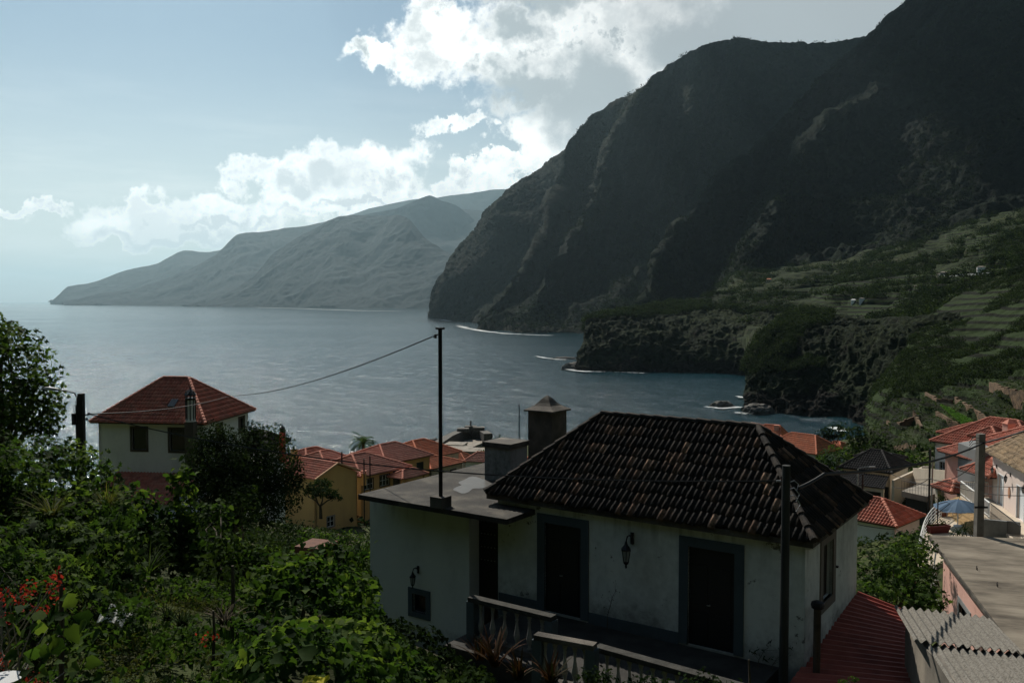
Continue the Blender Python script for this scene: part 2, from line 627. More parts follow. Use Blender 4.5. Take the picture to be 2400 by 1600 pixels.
hill('mountain_range_peak', [
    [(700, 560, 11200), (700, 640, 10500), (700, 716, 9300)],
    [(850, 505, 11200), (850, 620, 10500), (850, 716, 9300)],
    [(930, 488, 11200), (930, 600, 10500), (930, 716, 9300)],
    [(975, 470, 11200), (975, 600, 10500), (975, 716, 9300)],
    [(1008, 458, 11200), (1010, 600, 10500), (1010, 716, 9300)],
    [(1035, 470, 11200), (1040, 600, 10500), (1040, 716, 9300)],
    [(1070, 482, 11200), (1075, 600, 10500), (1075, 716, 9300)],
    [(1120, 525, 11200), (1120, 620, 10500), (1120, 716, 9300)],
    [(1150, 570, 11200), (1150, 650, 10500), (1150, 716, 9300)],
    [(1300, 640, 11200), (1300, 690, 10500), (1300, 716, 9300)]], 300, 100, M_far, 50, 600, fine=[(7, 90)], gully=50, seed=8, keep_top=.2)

# the great sea cliff: outer buttress
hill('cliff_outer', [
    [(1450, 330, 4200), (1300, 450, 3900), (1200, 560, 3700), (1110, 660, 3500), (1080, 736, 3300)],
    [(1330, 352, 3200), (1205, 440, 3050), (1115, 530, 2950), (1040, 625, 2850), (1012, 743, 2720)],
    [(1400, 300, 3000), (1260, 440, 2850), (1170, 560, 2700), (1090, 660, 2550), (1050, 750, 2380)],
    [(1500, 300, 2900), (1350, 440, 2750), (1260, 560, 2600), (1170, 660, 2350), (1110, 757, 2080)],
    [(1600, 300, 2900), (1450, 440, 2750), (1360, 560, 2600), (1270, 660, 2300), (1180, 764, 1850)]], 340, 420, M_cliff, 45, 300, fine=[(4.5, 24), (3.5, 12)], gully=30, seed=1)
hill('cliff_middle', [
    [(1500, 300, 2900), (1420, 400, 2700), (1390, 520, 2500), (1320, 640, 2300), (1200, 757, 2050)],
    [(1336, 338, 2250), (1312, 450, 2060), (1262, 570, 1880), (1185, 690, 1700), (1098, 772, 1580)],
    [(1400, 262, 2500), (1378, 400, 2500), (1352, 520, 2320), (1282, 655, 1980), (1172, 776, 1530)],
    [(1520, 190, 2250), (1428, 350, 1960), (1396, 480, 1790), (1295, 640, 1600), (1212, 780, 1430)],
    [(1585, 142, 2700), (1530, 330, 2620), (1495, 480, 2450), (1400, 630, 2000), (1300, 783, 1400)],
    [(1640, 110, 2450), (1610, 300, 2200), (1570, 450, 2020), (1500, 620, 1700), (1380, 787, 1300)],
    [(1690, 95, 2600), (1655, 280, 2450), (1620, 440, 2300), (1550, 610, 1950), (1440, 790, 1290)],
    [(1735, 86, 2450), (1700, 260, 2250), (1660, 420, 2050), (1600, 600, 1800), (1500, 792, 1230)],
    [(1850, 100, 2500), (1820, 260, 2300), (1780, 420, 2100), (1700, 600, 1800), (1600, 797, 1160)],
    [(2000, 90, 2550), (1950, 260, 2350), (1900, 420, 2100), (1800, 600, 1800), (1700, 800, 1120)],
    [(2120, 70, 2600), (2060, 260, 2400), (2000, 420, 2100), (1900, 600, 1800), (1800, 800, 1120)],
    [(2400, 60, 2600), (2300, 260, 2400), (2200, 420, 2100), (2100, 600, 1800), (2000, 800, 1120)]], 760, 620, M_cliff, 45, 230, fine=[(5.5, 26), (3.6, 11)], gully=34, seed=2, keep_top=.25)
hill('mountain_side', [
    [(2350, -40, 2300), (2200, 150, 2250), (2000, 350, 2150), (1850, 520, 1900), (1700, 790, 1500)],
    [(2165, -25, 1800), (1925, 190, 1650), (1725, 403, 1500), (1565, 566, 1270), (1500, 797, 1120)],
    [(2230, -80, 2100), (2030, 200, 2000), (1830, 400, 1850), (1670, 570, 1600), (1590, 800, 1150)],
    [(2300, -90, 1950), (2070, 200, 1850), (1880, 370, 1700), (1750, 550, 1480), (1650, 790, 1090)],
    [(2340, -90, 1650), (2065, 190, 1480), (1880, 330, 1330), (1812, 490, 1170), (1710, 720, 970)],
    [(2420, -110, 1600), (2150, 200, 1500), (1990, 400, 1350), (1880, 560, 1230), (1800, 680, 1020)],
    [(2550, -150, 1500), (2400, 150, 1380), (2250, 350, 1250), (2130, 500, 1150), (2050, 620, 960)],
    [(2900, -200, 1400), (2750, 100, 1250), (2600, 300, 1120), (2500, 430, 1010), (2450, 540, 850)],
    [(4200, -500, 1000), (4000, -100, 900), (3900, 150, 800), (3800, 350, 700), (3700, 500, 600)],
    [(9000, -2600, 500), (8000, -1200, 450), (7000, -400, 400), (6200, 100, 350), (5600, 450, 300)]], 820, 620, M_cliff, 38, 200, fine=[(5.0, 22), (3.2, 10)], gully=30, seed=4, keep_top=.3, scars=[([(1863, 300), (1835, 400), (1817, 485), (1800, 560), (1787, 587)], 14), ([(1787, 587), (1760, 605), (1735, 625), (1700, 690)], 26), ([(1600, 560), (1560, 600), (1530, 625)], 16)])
# ------------------------------------------------------------------ leaves
def leaf_mat(name, dark, mid, light, trans=.35, rough=.75, spec=.05):
    m = pbr(name, mid, rough, 0, spec)
    T = NT(m.node_tree)
    b = T.n['Principled BSDF']
    a = T.new('ShaderNodeAttribute', attribute_name='tone')
    c = T.ramp(a.outputs['Fac'], [(0, dark), (.55, mid), (1, light)])
    T.put(b.inputs['Base Color'], c)
    if trans:
        tr = T.new('ShaderNodeBsdfTranslucent')
        T.put(tr.inputs['Color'], T.mix(.5, c, T.mix(1.0, c, (2.2, 2.3, .7), 'MULTIPLY')))
        mx = T.new('ShaderNodeMixShader')
        mx.inputs[0].default_value = trans
        T.l.new(b.outputs[0], mx.inputs[1])
        T.l.new(tr.outputs[0], mx.inputs[2])
        T.l.new(mx.outputs[0], T.n['Material Output'].inputs['Surface'])
    return m


def _leaf(kind):
    if kind == 'quad':
        V = [(-.5, 0, 0), (0, -.32, -.06), (.5, 0, 0), (0, .32, -.06)]
        F = [(0, 1, 2, 3)]
    elif kind == 'oval':
        V = [(-.5, 0, 0), (0, 0, .0), (.5, 0, -.08), (-.1, -.27, .09), (-.1, .27, .09)]
        F = [(0, 3, 2, 1), (0, 1, 2, 4)]
    elif kind == 'long':
        V = [(-.5, 0, 0), (0, 0, .05), (.55, 0, -.12), (-.05, -.11, .09), (-.05, .11, .09)]
        F = [(0, 3, 2, 1), (0, 1, 2, 4)]
    elif kind == 'heart':
        V = [(-.32, 0, 0), (.1, 0, -.02), (.55, 0, -.12), (-.42, -.22, .05), (-.12, -.42, .09), (.22, -.24, .05), (-.42, .22, .05), (-.12, .42, .09), (.22, .24, .05)]
        F = [(0, 3, 4, 1), (1, 4, 5, 2), (0, 1, 7, 6), (1, 2, 8, 7)]
    elif kind == 'lobed':
        V = [(-.35, 0, 0), (.02, 0, .02), (.55, 0, -.10), (-.25, -.42, .05), (-.02, -.16, .06), (.26, -.40, .02), (.2, -.12, .04),
             (-.25, .42, .05), (-.02, .16, .06), (.26, .40, .02), (.2, .12, .04)]
        F = [(0, 3, 4, 1), (1, 4, 5, 6), (1, 6, 2, 10), (1, 10, 9, 8), (0, 1, 8, 7)]
    elif kind == 'blade':
        V = [(0, -.03, 0), (0, .03, 0), (.5, .035, .12), (.5, -.035, .12), (1, 0, -.1), (1, .002, -.1)]
        F = [(0, 1, 2, 3), (3, 2, 5, 4)]
    Fq = [f if len(f) == 4 else f for f in F]
    return np.array(V, float), np.array(Fq)


def leaves(name, P, N, size, kind, mat, parent=None, tone=None, jitter=.5, rs=None, droop=0.0):
    """one leaf per point of P, its face turned roughly along N"""
    rs = rs or np.random.RandomState(3)
    n = len(P)
    size = np.broadcast_to(np.asarray(size, float), (n,)) * rs.uniform(.65, 1.3, n)
    Z = N + rs.normal(size=(n, 3)) * jitter
    Z /= np.linalg.norm(Z, axis=1)[:, None] + 1e-9
    X = rs.normal(size=(n, 3))
    X[:, 2] -= droop
    X -= (X * Z).sum(1)[:, None] * Z
    X /= np.linalg.norm(X, axis=1)[:, None] + 1e-9
    Y = np.cross(Z, X)
    V, F = _leaf(kind)
    k = len(V)
    W_ = (V[None, :, 0, None] * X[:, None] + V[None, :, 1, None] * Y[:, None] + V[None, :, 2, None] * Z[:, None]) * size[:, None, None] + P[:, None]
    FF = (F[None] + (np.arange(n) * k)[:, None, None]).reshape(-1, F.shape[1])
    if tone is None:
        tone = rs.uniform(0, 1, n)
    tn = np.repeat(np.clip(tone, 0, 1), k)
    return mesh_obj(name, W_.reshape(-1, 3), FF, mat, parent, attr={'tone': tn})


def shell_points(c, r, n, rs, thick=.35, up=-1.0, lump=.25, ls=1.0):
    """points spread through the outer part of a lumpy ellipsoid, with outward normals"""
    d = rs.normal(size=(int(n * 1.6), 3))
    d /= np.linalg.norm(d, axis=1)[:, None]
    d = d[d[:, 2] > up][:n]
    rad = 1 - thick * rs.uniform(0, 1, len(d)) ** 1.6
    rad *= 1 + lump * fbm(d * 2.2 * ls + np.array(c) * .37, 3) * 2
    P = np.array(c) + d * rad[:, None] * np.array(r)
    N = d / np.array(r)
    N /= np.linalg.norm(N, axis=1)[:, None]
    return P, N


L_far = leaf_mat('hillside_leaf', (.005, .010, .004), (.015, .028, .009), (.042, .062, .018), trans=.25, rough=.85, spec=.04)
L_crop = leaf_mat('vine_terrace_leaf', (.012, .022, .006), (.032, .055, .014), (.07, .105, .026), trans=.25, rough=.7, spec=.15)
M_near = forest_mat('near_slope_scrub', [(.010, .016, .007), (.024, .038, .012), (.05, .06, .022)], rock=(.07, .055, .04), sc_big=.04, sc_fine=.5, bdist=.6, slope_lo=.5, slope_hi=.2, rockamt=.8)
def terrace_mat():
    m = M_terr
    T = NT(m.node_tree)
    b = T.n['Principled BSDF']
    old = b.inputs['Base Color'].links[0].from_socket
    g = T.new('ShaderNodeNewGeometry')
    sp = T.new('ShaderNodeSeparateXYZ')
    T.put(sp.inputs[0], g.outputs['Position'])
    z = T.math('ADD', sp.outputs[2], T.math('MULTIPLY', T.noise(g.outputs['Position'], .012, 3, .5), 9.0))
    fr = T.math('FRACT', T.math('DIVIDE', z, 2.6))
    wall = T.math('MULTIPLY', T.smooth(fr, .52, .62), T.smooth(fr, 1.0, .96))
    patch = T.smooth(T.noise(g.outputs['Position'], .009, 4, .6), .44, .52)
    c = T.mix(T.math('MULTIPLY', patch, .85), old, T.mix(wall, (.023, .040, .012), (.005, .006, .004)))
    T.put(b.inputs['Base Color'], c)


M_terr = forest_mat('terraced_fields', [(.008, .012, .006), (.018, .028, .010), (.042, .052, .018)], rock=(.055, .05, .04), sc_big=.015, sc_fine=.18, bdist=.8, slope_lo=.6, slope_hi=.2, rockamt=.6)
terrace_mat()

hill('terraced_hillside', [
    [(1635, 790, 960), (1645, 780, 930), (1650, 782, 900), (1655, 790, 860)],
    [(1700, 700, 1150), (1672, 712, 960), (1668, 745, 840), (1675, 790, 760)],
    [(1745, 622, 1250), (1720, 655, 960), (1705, 700, 800), (1715, 790, 640)],
    [(1810, 606, 1250), (1790, 650, 960), (1790, 700, 760), (1800, 790, 560)],
    [(1900, 598, 1250), (1890, 640, 940), (1880, 700, 700), (1880, 790, 520)],
    [(2050, 566, 1150), (2050, 630, 820), (2040, 695, 620), (2040, 790, 450)],
    [(2200, 536, 1050), (2200, 610, 720), (2200, 685, 530), (2180, 760, 420)],
    [(2400, 485, 900), (2400, 575, 620), (2400, 640, 470), (2400, 720, 380)],
    [(2750, 400, 780), (2750, 520, 520), (2750, 600, 400), (2700, 700, 300)],
    [(3600, 200, 600), (3500, 400, 400), (3500, 550, 300), (3400, 700, 220)],
    [(5600, -200, 450), (5500, 200, 300), (5400, 400, 200), (5200, 600, 150)]], 900, 420, M_terr, 9, 90, fine=[(1.6, 7)], gully=5, seed=11,
    terrace=[(lambda P: np.clip(fbm(P / 130.0, 3) * 3 + .75, 0, 1) * (P[:, 1] < 1000), 5.5, 1.0)])
hill('headland_far', [
    [(1380, 770, 720), (1378, 790, 715), (1375, 830, 710), (1372, 866, 700)],
    [(1400, 748, 735), (1374, 752, 690), (1366, 800, 668), (1350, 868, 650)],
    [(1425, 741, 740), (1418, 747, 690), (1414, 800, 655), (1405, 871, 640)],
    [(1520, 722, 760), (1520, 738, 690), (1525, 800, 645), (1530, 873, 632)],
    [(1600, 706, 790), (1606, 735, 700), (1625, 800, 640), (1640, 876, 622)],
    [(1680, 690, 820), (1700, 728, 690), (1720, 800, 620), (1745, 880, 602)],
    [(1760, 690, 820), (1800, 728, 660), (1815, 800, 590), (1830, 900, 560)],
    [(1860, 690, 800), (1890, 728, 640), (1900, 800, 560), (1910, 920, 520)]], 420, 200, M_head, 4.5, 40, fine=[(1.8, 8), (.8, 3)], gully=3.5, seed=13)
hill('headland_near', [
    [(1860, 750, 560), (1810, 800, 540), (1785, 860, 520), (1780, 900, 505), (1775, 945, 495)],
    [(1842, 746, 505), (1782, 796, 462), (1755, 850, 440), (1748, 905, 425), (1752, 958, 412)],
    [(1872, 735, 500), (1810, 780, 450), (1782, 860, 425), (1778, 915, 412), (1782, 970, 400)],
    [(1905, 728, 500), (1865, 775, 440), (1845, 850, 418), (1842, 910, 405), (1845, 978, 394)],
    [(1965, 735, 480), (1950, 775, 425), (1945, 850, 405), (1945, 910, 395), (1950, 984, 382)],
    [(2030, 745, 440), (2030, 790, 400), (2030, 870, 380), (2030, 920, 370), (2040, 1000, 352)],
    [(2120, 740, 400), (2120, 800, 365), (2120, 870, 345), (2130, 930, 330), (2150, 1010, 305)],
    [(2250, 730, 370), (2250, 800, 340), (2250, 870, 320), (2260, 930, 305), (2280, 1010, 290)]], 460, 320, M_head, 3.6, 28, fine=[(1.5, 6), (.6, 2.2)], gully=3.0, seed=15)
hill('terraced_slope', [
    [(2095, 850, 385), (2062, 920, 345), (2045, 980, 315), (2050, 1040, 290)],
    [(2112, 838, 340), (2066, 915, 295), (2040, 965, 268), (2030, 1040, 235)],
    [(2130, 800, 350), (2095, 900, 285), (2070, 960, 255), (2050, 1060, 215)],
    [(2165, 748, 400), (2130, 860, 300), (2105, 940, 250), (2090, 1070, 190)],
    [(2230, 700, 420), (2200, 820, 315), (2180, 920, 240), (2150, 1080, 165)],
    [(2300, 665, 430), (2290, 800, 320), (2280, 900, 230), (2260, 1080, 150)],
    [(2400, 640, 400), (2400, 780, 290), (2400, 880, 215), (2400, 1060, 130)],
    [(2600, 600, 350), (2600, 740, 260), (2600, 860, 190), (2600, 1050, 110)],
    [(3300, 500, 250), (3300, 650, 180), (3300, 800, 120), (3300, 1000, 75)],
    [(5200, 300, 160), (5200, 500, 110), (5200, 700, 70), (5200, 950, 45)]], 620, 460, M_terr, 3.0, 34, fine=[(.9, 4.5), (.4, 1.7)], gully=2.0, seed=17,
    terrace=[(lambda P: np.clip((300 - P[:, 1]) / 60, .25, 1), 2.6, 1.0)])


def scatter_on_hill(name, out, n, size, rad, rs, per=22, mat=None, vmin=0.0, vmax=1.0, urange=(0, 1), patchy=90.0, thr=-.1, label=None, flat=1.0):
    G = HILLS[name]
    nu, nv = G.shape[:2]
    N = grid_normals(G)
    if N[:, :, 1].mean() > 0:
        N = -N
    dG = np.linalg.norm(np.cross(G[1:, :-1] - G[:-1, :-1], G[:-1, 1:] - G[:-1, :-1]), axis=2)
    u0, u1 = int(urange[0] * (nu - 2)), int(urange[1] * (nu - 2))
    v0, v1 = int(vmin * (nv - 3)), int(vmax * (nv - 3))
    sub = dG[u0:u1, v0:v1]
    dist = np.hypot(G[u0:u1, v0:v1, 0], G[u0:u1, v0:v1, 1])
    w = (sub / dist ** 1.6).ravel()
    w *= (G[u0:u1, v0:v1, 2].ravel() > 3)
    idx = rs.choice(len(w), size=n * 2, p=w / w.sum())
    ii, jj = np.unravel_index(idx, sub.shape)
    P = G[ii + u0, jj + v0]
    M = N[ii + u0, jj + v0]
    keep = fbm(P / patchy + 31, 3) > thr
    P, M = P[keep][:n], M[keep][:n]
    k = len(P)
    r = rad * rs.uniform(.5, 1.5, k)
    d = rs.normal(size=(k, per, 3))
    d /= np.linalg.norm(d, axis=2)[:, :, None]
    d[:, :, 2] = np.abs(d[:, :, 2]) * flat
    d[:, :, 2] += .1
    rr = rs.uniform(.55, 1.0, (k, per, 1))
    PP = P[:, None] + M[:, None] * (r * .3)[:, None, None] + d * rr * r[:, None, None]
    tone = np.clip(rs.uniform(0, .5, (k, 1)) + rs.uniform(0, .5, (k, per)), 0, 1)
    o = leaves(out, PP.reshape(-1, 3), d.reshape(-1, 3), size, 'quad', mat or L_far, tone=tone.ravel(), jitter=.5, rs=rs)
    return tag(o, label=label, kind='stuff')


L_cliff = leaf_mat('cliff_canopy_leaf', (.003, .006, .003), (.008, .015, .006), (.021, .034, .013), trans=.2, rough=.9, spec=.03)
_rs = np.random.RandomState(21)
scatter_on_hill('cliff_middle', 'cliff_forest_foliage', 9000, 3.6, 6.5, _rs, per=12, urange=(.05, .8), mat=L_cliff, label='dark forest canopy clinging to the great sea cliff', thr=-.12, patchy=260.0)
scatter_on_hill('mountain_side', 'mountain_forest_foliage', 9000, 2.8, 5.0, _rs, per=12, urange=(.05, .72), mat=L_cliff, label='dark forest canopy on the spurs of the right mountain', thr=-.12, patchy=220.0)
scatter_on_hill('terraced_hillside', 'hillside_foliage', 5200, 1.25, 3.9, _rs, per=48, urange=(0, .85), label='dark bushes and small trees dotted over the far terraced hillside', thr=-.03, patchy=70.0)
scatter_on_hill('headland_far', 'headland_foliage', 1700, 1.1, 2.9, _rs, per=40, vmax=.36, label='dark scrub along the top of the flat far headland', thr=-.25)
scatter_on_hill('headland_near', 'headland_foliage', 2300, .8, 2.3, _rs, per=44, vmax=.60, urange=(0, .55), label='green scrub hanging over the rounded near headland', thr=-.25)
scatter_on_hill('terraced_slope', 'slope_foliage', 4200, .5, 1.9, _rs, per=44, urange=(0, .8), vmax=.62, label='thick bushes on the slope above the terraced gardens', thr=-.02, patchy=45.0)
scatter_on_hill('terraced_slope', 'crop_foliage', 6000, .42, .7, _rs, per=12, urange=(0, .8), vmin=.5, mat=L_crop, label='low green crops on the garden terraces above the village', thr=-.35, flat=.5)


# ------------------------------------------------------------------ ground of the village
def tps_fit(X, z, lam=.3):
    n = len(X)
    r = np.linalg.norm(X[:, None] - X[None], axis=2)
    K = np.where(r > 0, r * r * np.log(r + 1e-9), 0) + lam * np.eye(n)
    Pm = np.c_[np.ones(n), X]
    A = np.block([[K, Pm], [Pm.T, np.zeros((3, 3))]])
    return np.linalg.solve(A, np.r_[z, 0, 0, 0])


GP = [(0, 0, -2.4), (-9, 0, -2.0), (9, 0, -4), (0, -8, -1.5), (14, 6, -7), (-16, 4, -2),
      (-1, 6, -3.7), (.3, 6.2, -3.75), (-1.6, 8.5, -3.9), (1.6, 7.6, -5.2), (4, 9, -7.2), (-4, 8, -4.2), (-7, 9, -4.4), (-10, 11, -3.8), (-5.2, 12, -5.0), (-2.2, 13.5, -4.9), (-2.8, 17, -5.9), (-3.6, 20, -7.2), (-1.9, 11, -4.6), (-.8, 12, -6.4), (-35, 78, -20), (-26, 78, -20),
      (-.6, 17, -8.4), (-6.5, 16, -5.8), (-9.5, 16, -4.6), (-14, 18, -4.0), (2, 13, -8.2), (5, 13, -8.4), (9, 13, -8.2), (12, 10, -8.0),
      (-4.5, 22, -9.0), (-8, 24, -8.0), (-12, 26, -7.0), (-20, 26, -6.5), (-3, 30, -11.5), (3, 28, -11), (10, 24, -11), (14, 20, -9.5),
      (10, 32, -14.5), (16, 40, -14), (24, 30, -10), (30, 45, -13), (20, 52, -15.5), (26, 60, -16.0), (40, 60, -15),
      (-10, 40, -12), (-24, 50, -14), (-35, 66, -16), (-24, 66, -15.5), (-45, 60, -15), (-12, 60, -16.5), (-2, 60, -19), (8, 60, -19.5), (18, 66, -20),
      (28, 72, -21), (36, 80, -20), (34, 90, -22), (44, 90, -18.5), (60, 100, -17), (80, 80, -10), (-16, 90, -23.5), (-25, 100, -25), (-10, 110, -27), (-40, 110, -26), (0, 110, -27),
      (20, 110, -26), (44, 120, -26), (60, 140, -25), (80, 150, -24), (48, 160, -31), (44, 190, -36), (70, 190, -34), (20, 160, -34), (-10, 160, -36), (-40, 160, -38), (-70, 150, -38),
      (0, 220, -44), (-30, 230, -45), (40, 240, -45), (80, 240, -42), (-20, 280, -47.5), (10, 280, -47), (90, 285, -46), (-70, 250, -49)]
_GX = np.array([(a, b) for a, b, c in GP], float)
_GZ = np.array([c for a, b, c in GP], float)
_GS = np.r_[_GX[:, 0], _GX[:, 1]]
_LX = lambda X: np.stack([X[:, 0] / 20.0, np.log(np.maximum(X[:, 1], -20) + 30.0) * 6], 1)
_TW = tps_fit(_LX(_GX), _GZ, .02)


def ground_z(x, y):
    X = _LX(np.stack([np.atleast_1d(x), np.atleast_1d(y)], 1).astype(float))
    A = _LX(_GX)
    r = np.linalg.norm(X[:, None] - A[None], axis=2)
    K = np.where(r > 0, r * r * np.log(r + 1e-9), 0)
    z = K @ _TW[:len(A)] + np.c_[np.ones(len(X)), X] @ _TW[len(A):]
    return CAMZ + z


def gz(x, y):
    return float(ground_z(x, y)[0])


def make_ground():
    a = np.tan(np.linspace(R(-52), R(52), 260))
    D = np.exp(np.linspace(math.log(10), math.log(345), 230)) - 12
    A, DD = np.meshgrid(a, D, indexing='ij')
    X = A * (DD + 12)
    Y = DD
    Z = ground_z(X.ravel(), Y.ravel())
    P = np.stack([X.ravel(), Y.ravel(), Z], 1)
    P[:, 2] += fbm(P / 3.0, 4) * np.clip(Y.ravel() / 60, .12, .6)
    # the shore: everything beyond the coast line runs down under the water
    cx_ = np.array([-400, -90, -60, -25, 5, 40, 75, 110, 400])
    cy_ = np.array([150, 215, 235, 285, 300, 262, 262, 290, 300])
    over = P[:, 1] - np.interp(P[:, 0], cx_, cy_)
    P[:, 2] = np.where(over > 0, np.minimum(P[:, 2], CAMZ - 47.5 - over * .45), P[:, 2])
    m = noisy('earth_and_grass', [(.035, .028, .018), (.03, .04, .014), (.05, .065, .02), (.06, .05, .03)], scale=.35, rough=.95, bump=.8, bscale=2.5, bdist=.15, spec=.1)
    tag(mesh_obj('ground', P, grid_faces(260, 230), m, smooth=True), kind='structure')


make_ground()
# ------------------------------------------------------------------ solid shapes
class MB:
    """collects solids into one mesh"""
    def __init__(self):
        self.V, self.F, self.M = [], [], []

    def add(self, V, F, m=0):
        n = len(self.V)
        self.V += [tuple(v) for v in V]
        self.F += [tuple(i + n for i in f) for f in F]
        self.M += [m] * len(F)
        return self

    def box(self, x0, x1, y0, y1, z0, z1, m=0):
        V = [(x, y, z) for z in (z0, z1) for y in (y0, y1) for x in (x0, x1)]
        return self.add(V, [(0, 2, 3, 1), (4, 5, 7, 6), (0, 1, 5, 4), (2, 6, 7, 3), (0, 4, 6, 2), (1, 3, 7, 5)], m)

    def prism(self, poly, z0, z1, m=0):
        """vertical prism over a counter-clockwise plan polygon; z1 may be a list"""
        n = len(poly)
        zt = z1 if isinstance(z1, (list, tuple)) else [z1] * n
        V = [(x, y, z0) for x, y in poly] + [(x, y, z) for (x, y), z in zip(poly, zt)]
        F = [tuple(range(n - 1, -1, -1)), tuple(range(n, 2 * n))] + [(i, (i + 1) % n, n + (i + 1) % n, n + i) for i in range(n)]
        return self.add(V, F, m)

    def slab(self, P, t, m=0):
        """a sheet through the 3-D polygon P (counter-clockwise from above) with thickness t below it"""
        n = len(P)
        V = [tuple(p) for p in P] + [(p[0], p[1], p[2] - t) for p in P]
        F = [tuple(range(n)), tuple(range(2 * n - 1, n - 1, -1))] + [(i, n + i, n + (i + 1) % n, (i + 1) % n) for i in range(n)]
        return self.add(V, F, m)

    def tube(self, pts, r, seg=8, m=0, cap=True):
        pts = [Vector(p) for p in pts]
        rs_ = r if isinstance(r, (list, tuple)) else [r] * len(pts)
        V, F = [], []
        up = None
        for i, p in enumerate(pts):
            d = (pts[min(i + 1, len(pts) - 1)] - pts[max(i - 1, 0)])
            if d.length < 1e-9:
                d = Vector((0, 0, 1))
            d.normalize()
            if up is None:
                up = Vector((0, 0, 1)) if abs(d.z) < .9 else Vector((1, 0, 0))
            a = d.cross(up)
            if a.length < 1e-6:
                a = d.orthogonal()
            a.normalize()
            b = a.cross(d)
            for k in range(seg):
                t = 2 * math.pi * k / seg
                V.append(p + (a * math.cos(t) + b * math.sin(t)) * rs_[i])
        for i in range(len(pts) - 1):
            for k in range(seg):
                k2 = (k + 1) % seg
                F.append((i * seg + k, i * seg + k2, (i + 1) * seg + k2, (i + 1) * seg + k))
        if cap:
            F.append(tuple(range(seg))[::-1])
            F.append(tuple((len(pts) - 1) * seg + k for k in range(seg)))
        return self.add(V, F, m)

    def lathe(self, prof, c=(0, 0, 0), seg=12, m=0):
        """prof: list of (radius, z)"""
        V = [(c[0] + r * math.cos(2 * math.pi * k / seg), c[1] + r * math.sin(2 * math.pi * k / seg), c[2] + z) for r, z in prof for k in range(seg)]
        F = [(i * seg + k, i * seg + (k + 1) % seg, (i + 1) * seg + (k + 1) % seg, (i + 1) * seg + k) for i in range(len(prof) - 1) for k in range(seg)]
        F += [tuple(range(seg))[::-1], tuple((len(prof) - 1) * seg + k for k in range(seg))]
        return self.add(V, F, m)

    def build(self, name, mats, parent=None, smooth=False):
        return mesh_obj(name, self.V, self.F, mats, parent, smooth=smooth, mi=self.M)


def wall_mesh(mb, A, B, z0, z1, holes=(), t=.22, top=None, m=0):
    """a wall from plan point A to B (its outside on the right hand going A to B), with holes (s0, s1, h0, h1) cut through.
    top: optional height at B (sloping top)"""
    A, B = Vector(A), Vector(B)
    L = (B - A).length
    d = (B - A) / L
    n = Vector((d.y, -d.x))
    zt = lambda s: z1 + ((top - z1) * s / L if top is not None else 0)
    ss = sorted({0, L} | {h[0] for h in holes} | {h[1] for h in holes})
    hs = sorted({z0, z1} | {h[2] for h in holes} | {h[3] for h in holes})
    hs = [h for h in hs if h <= z1 + 1e-6]

    def P(s, h, dep):
        p = A + d * s - n * dep
        if abs(h - z1) < 1e-6:
            h = zt(s)
        return (p.x, p.y, h)

    def hole(i, j):
        sm, hm = (ss[i] + ss[i + 1]) / 2, (hs[j] + hs[j + 1]) / 2
        return any(h[0] < sm < h[1] and h[2] < hm < h[3] for h in holes)
    for i in range(len(ss) - 1):
        for j in range(len(hs) - 1):
            if hole(i, j):
                continue
            a, b, c, e = ss[i], ss[i + 1], hs[j], hs[j + 1]
            mb.add([P(a, c, 0), P(b, c, 0), P(b, e, 0), P(a, e, 0)], [(0, 1, 2, 3)], m)
            mb.add([P(a, c, t), P(b, c, t), P(b, e, t), P(a, e, t)], [(3, 2, 1, 0)], m)
    for (a, b, c, e) in holes:
        e = min(e, z1)
        mb.add([P(a, c, 0), P(a, e, 0), P(a, e, t), P(a, c, t)], [(0, 1, 2, 3)], m)
        mb.add([P(b, c, 0), P(b, e, 0), P(b, e, t), P(b, c, t)], [(3, 2, 1, 0)], m)
        mb.add([P(a, c, 0), P(b, c, 0), P(b, c, t), P(a, c, t)], [(3, 2, 1, 0)], m)
        mb.add([P(a, e, 0), P(b, e, 0), P(b, e, t), P(a, e, t)], [(0, 1, 2, 3)], m)
    mb.add([P(0, z1, 0), P(L, z1, 0), P(L, z1, t), P(0, z1, t)], [(0, 1, 2, 3)], m)
    for s in (0, L):
        q = [P(s, z0, 0), P(s, z1, 0), P(s, z1, t), P(s, z0, t)]
        mb.add(q, [(0, 1, 2, 3)] if s == 0 else [(3, 2, 1, 0)], m)


def frame_on(mb, A, B, s0, s1, h0, h1, w, proud=.03, depth=.06, sill=True, m=0):
    """a band of width w round a hole, standing proud of the wall A-B"""
    A, B = Vector(A), Vector(B)
    d = (B - A).normalized()
    n = Vector((d.y, -d.x))

    def bx(a, b, c, e):
        V = [(*(A + d * s + n * q), h) for h in (c, e) for q in (proud, -depth) for s in (a, b)]
        mb.add(V, [(0, 2, 3, 1), (4, 5, 7, 6), (0, 1, 5, 4), (2, 6, 7, 3), (0, 4, 6, 2), (1, 3, 7, 5)], m)
    bx(s0 - w, s0, h0, h1)
    bx(s1, s1 + w, h0, h1)
    bx(s0 - w, s1 + w, h1, h1 + w)
    if sill:
        bx(s0 - w, s1 + w, h0 - w, h0)


def panel_in(mb, A, B, s0, s1, h0, h1, dep, thick=.03, m=0):
    A, B = Vector(A), Vector(B)
    d = (B - A).normalized()
    n = Vector((d.y, -d.x))
    V = [(*(A + d * s - n * q), h) for h in (h0, h1) for q in (dep, dep + thick) for s in (s0, s1)]
    mb.add(V, [(0, 2, 3, 1), (4, 5, 7, 6), (0, 1, 5, 4), (2, 6, 7, 3), (0, 4, 6, 2), (1, 3, 7, 5)], m)


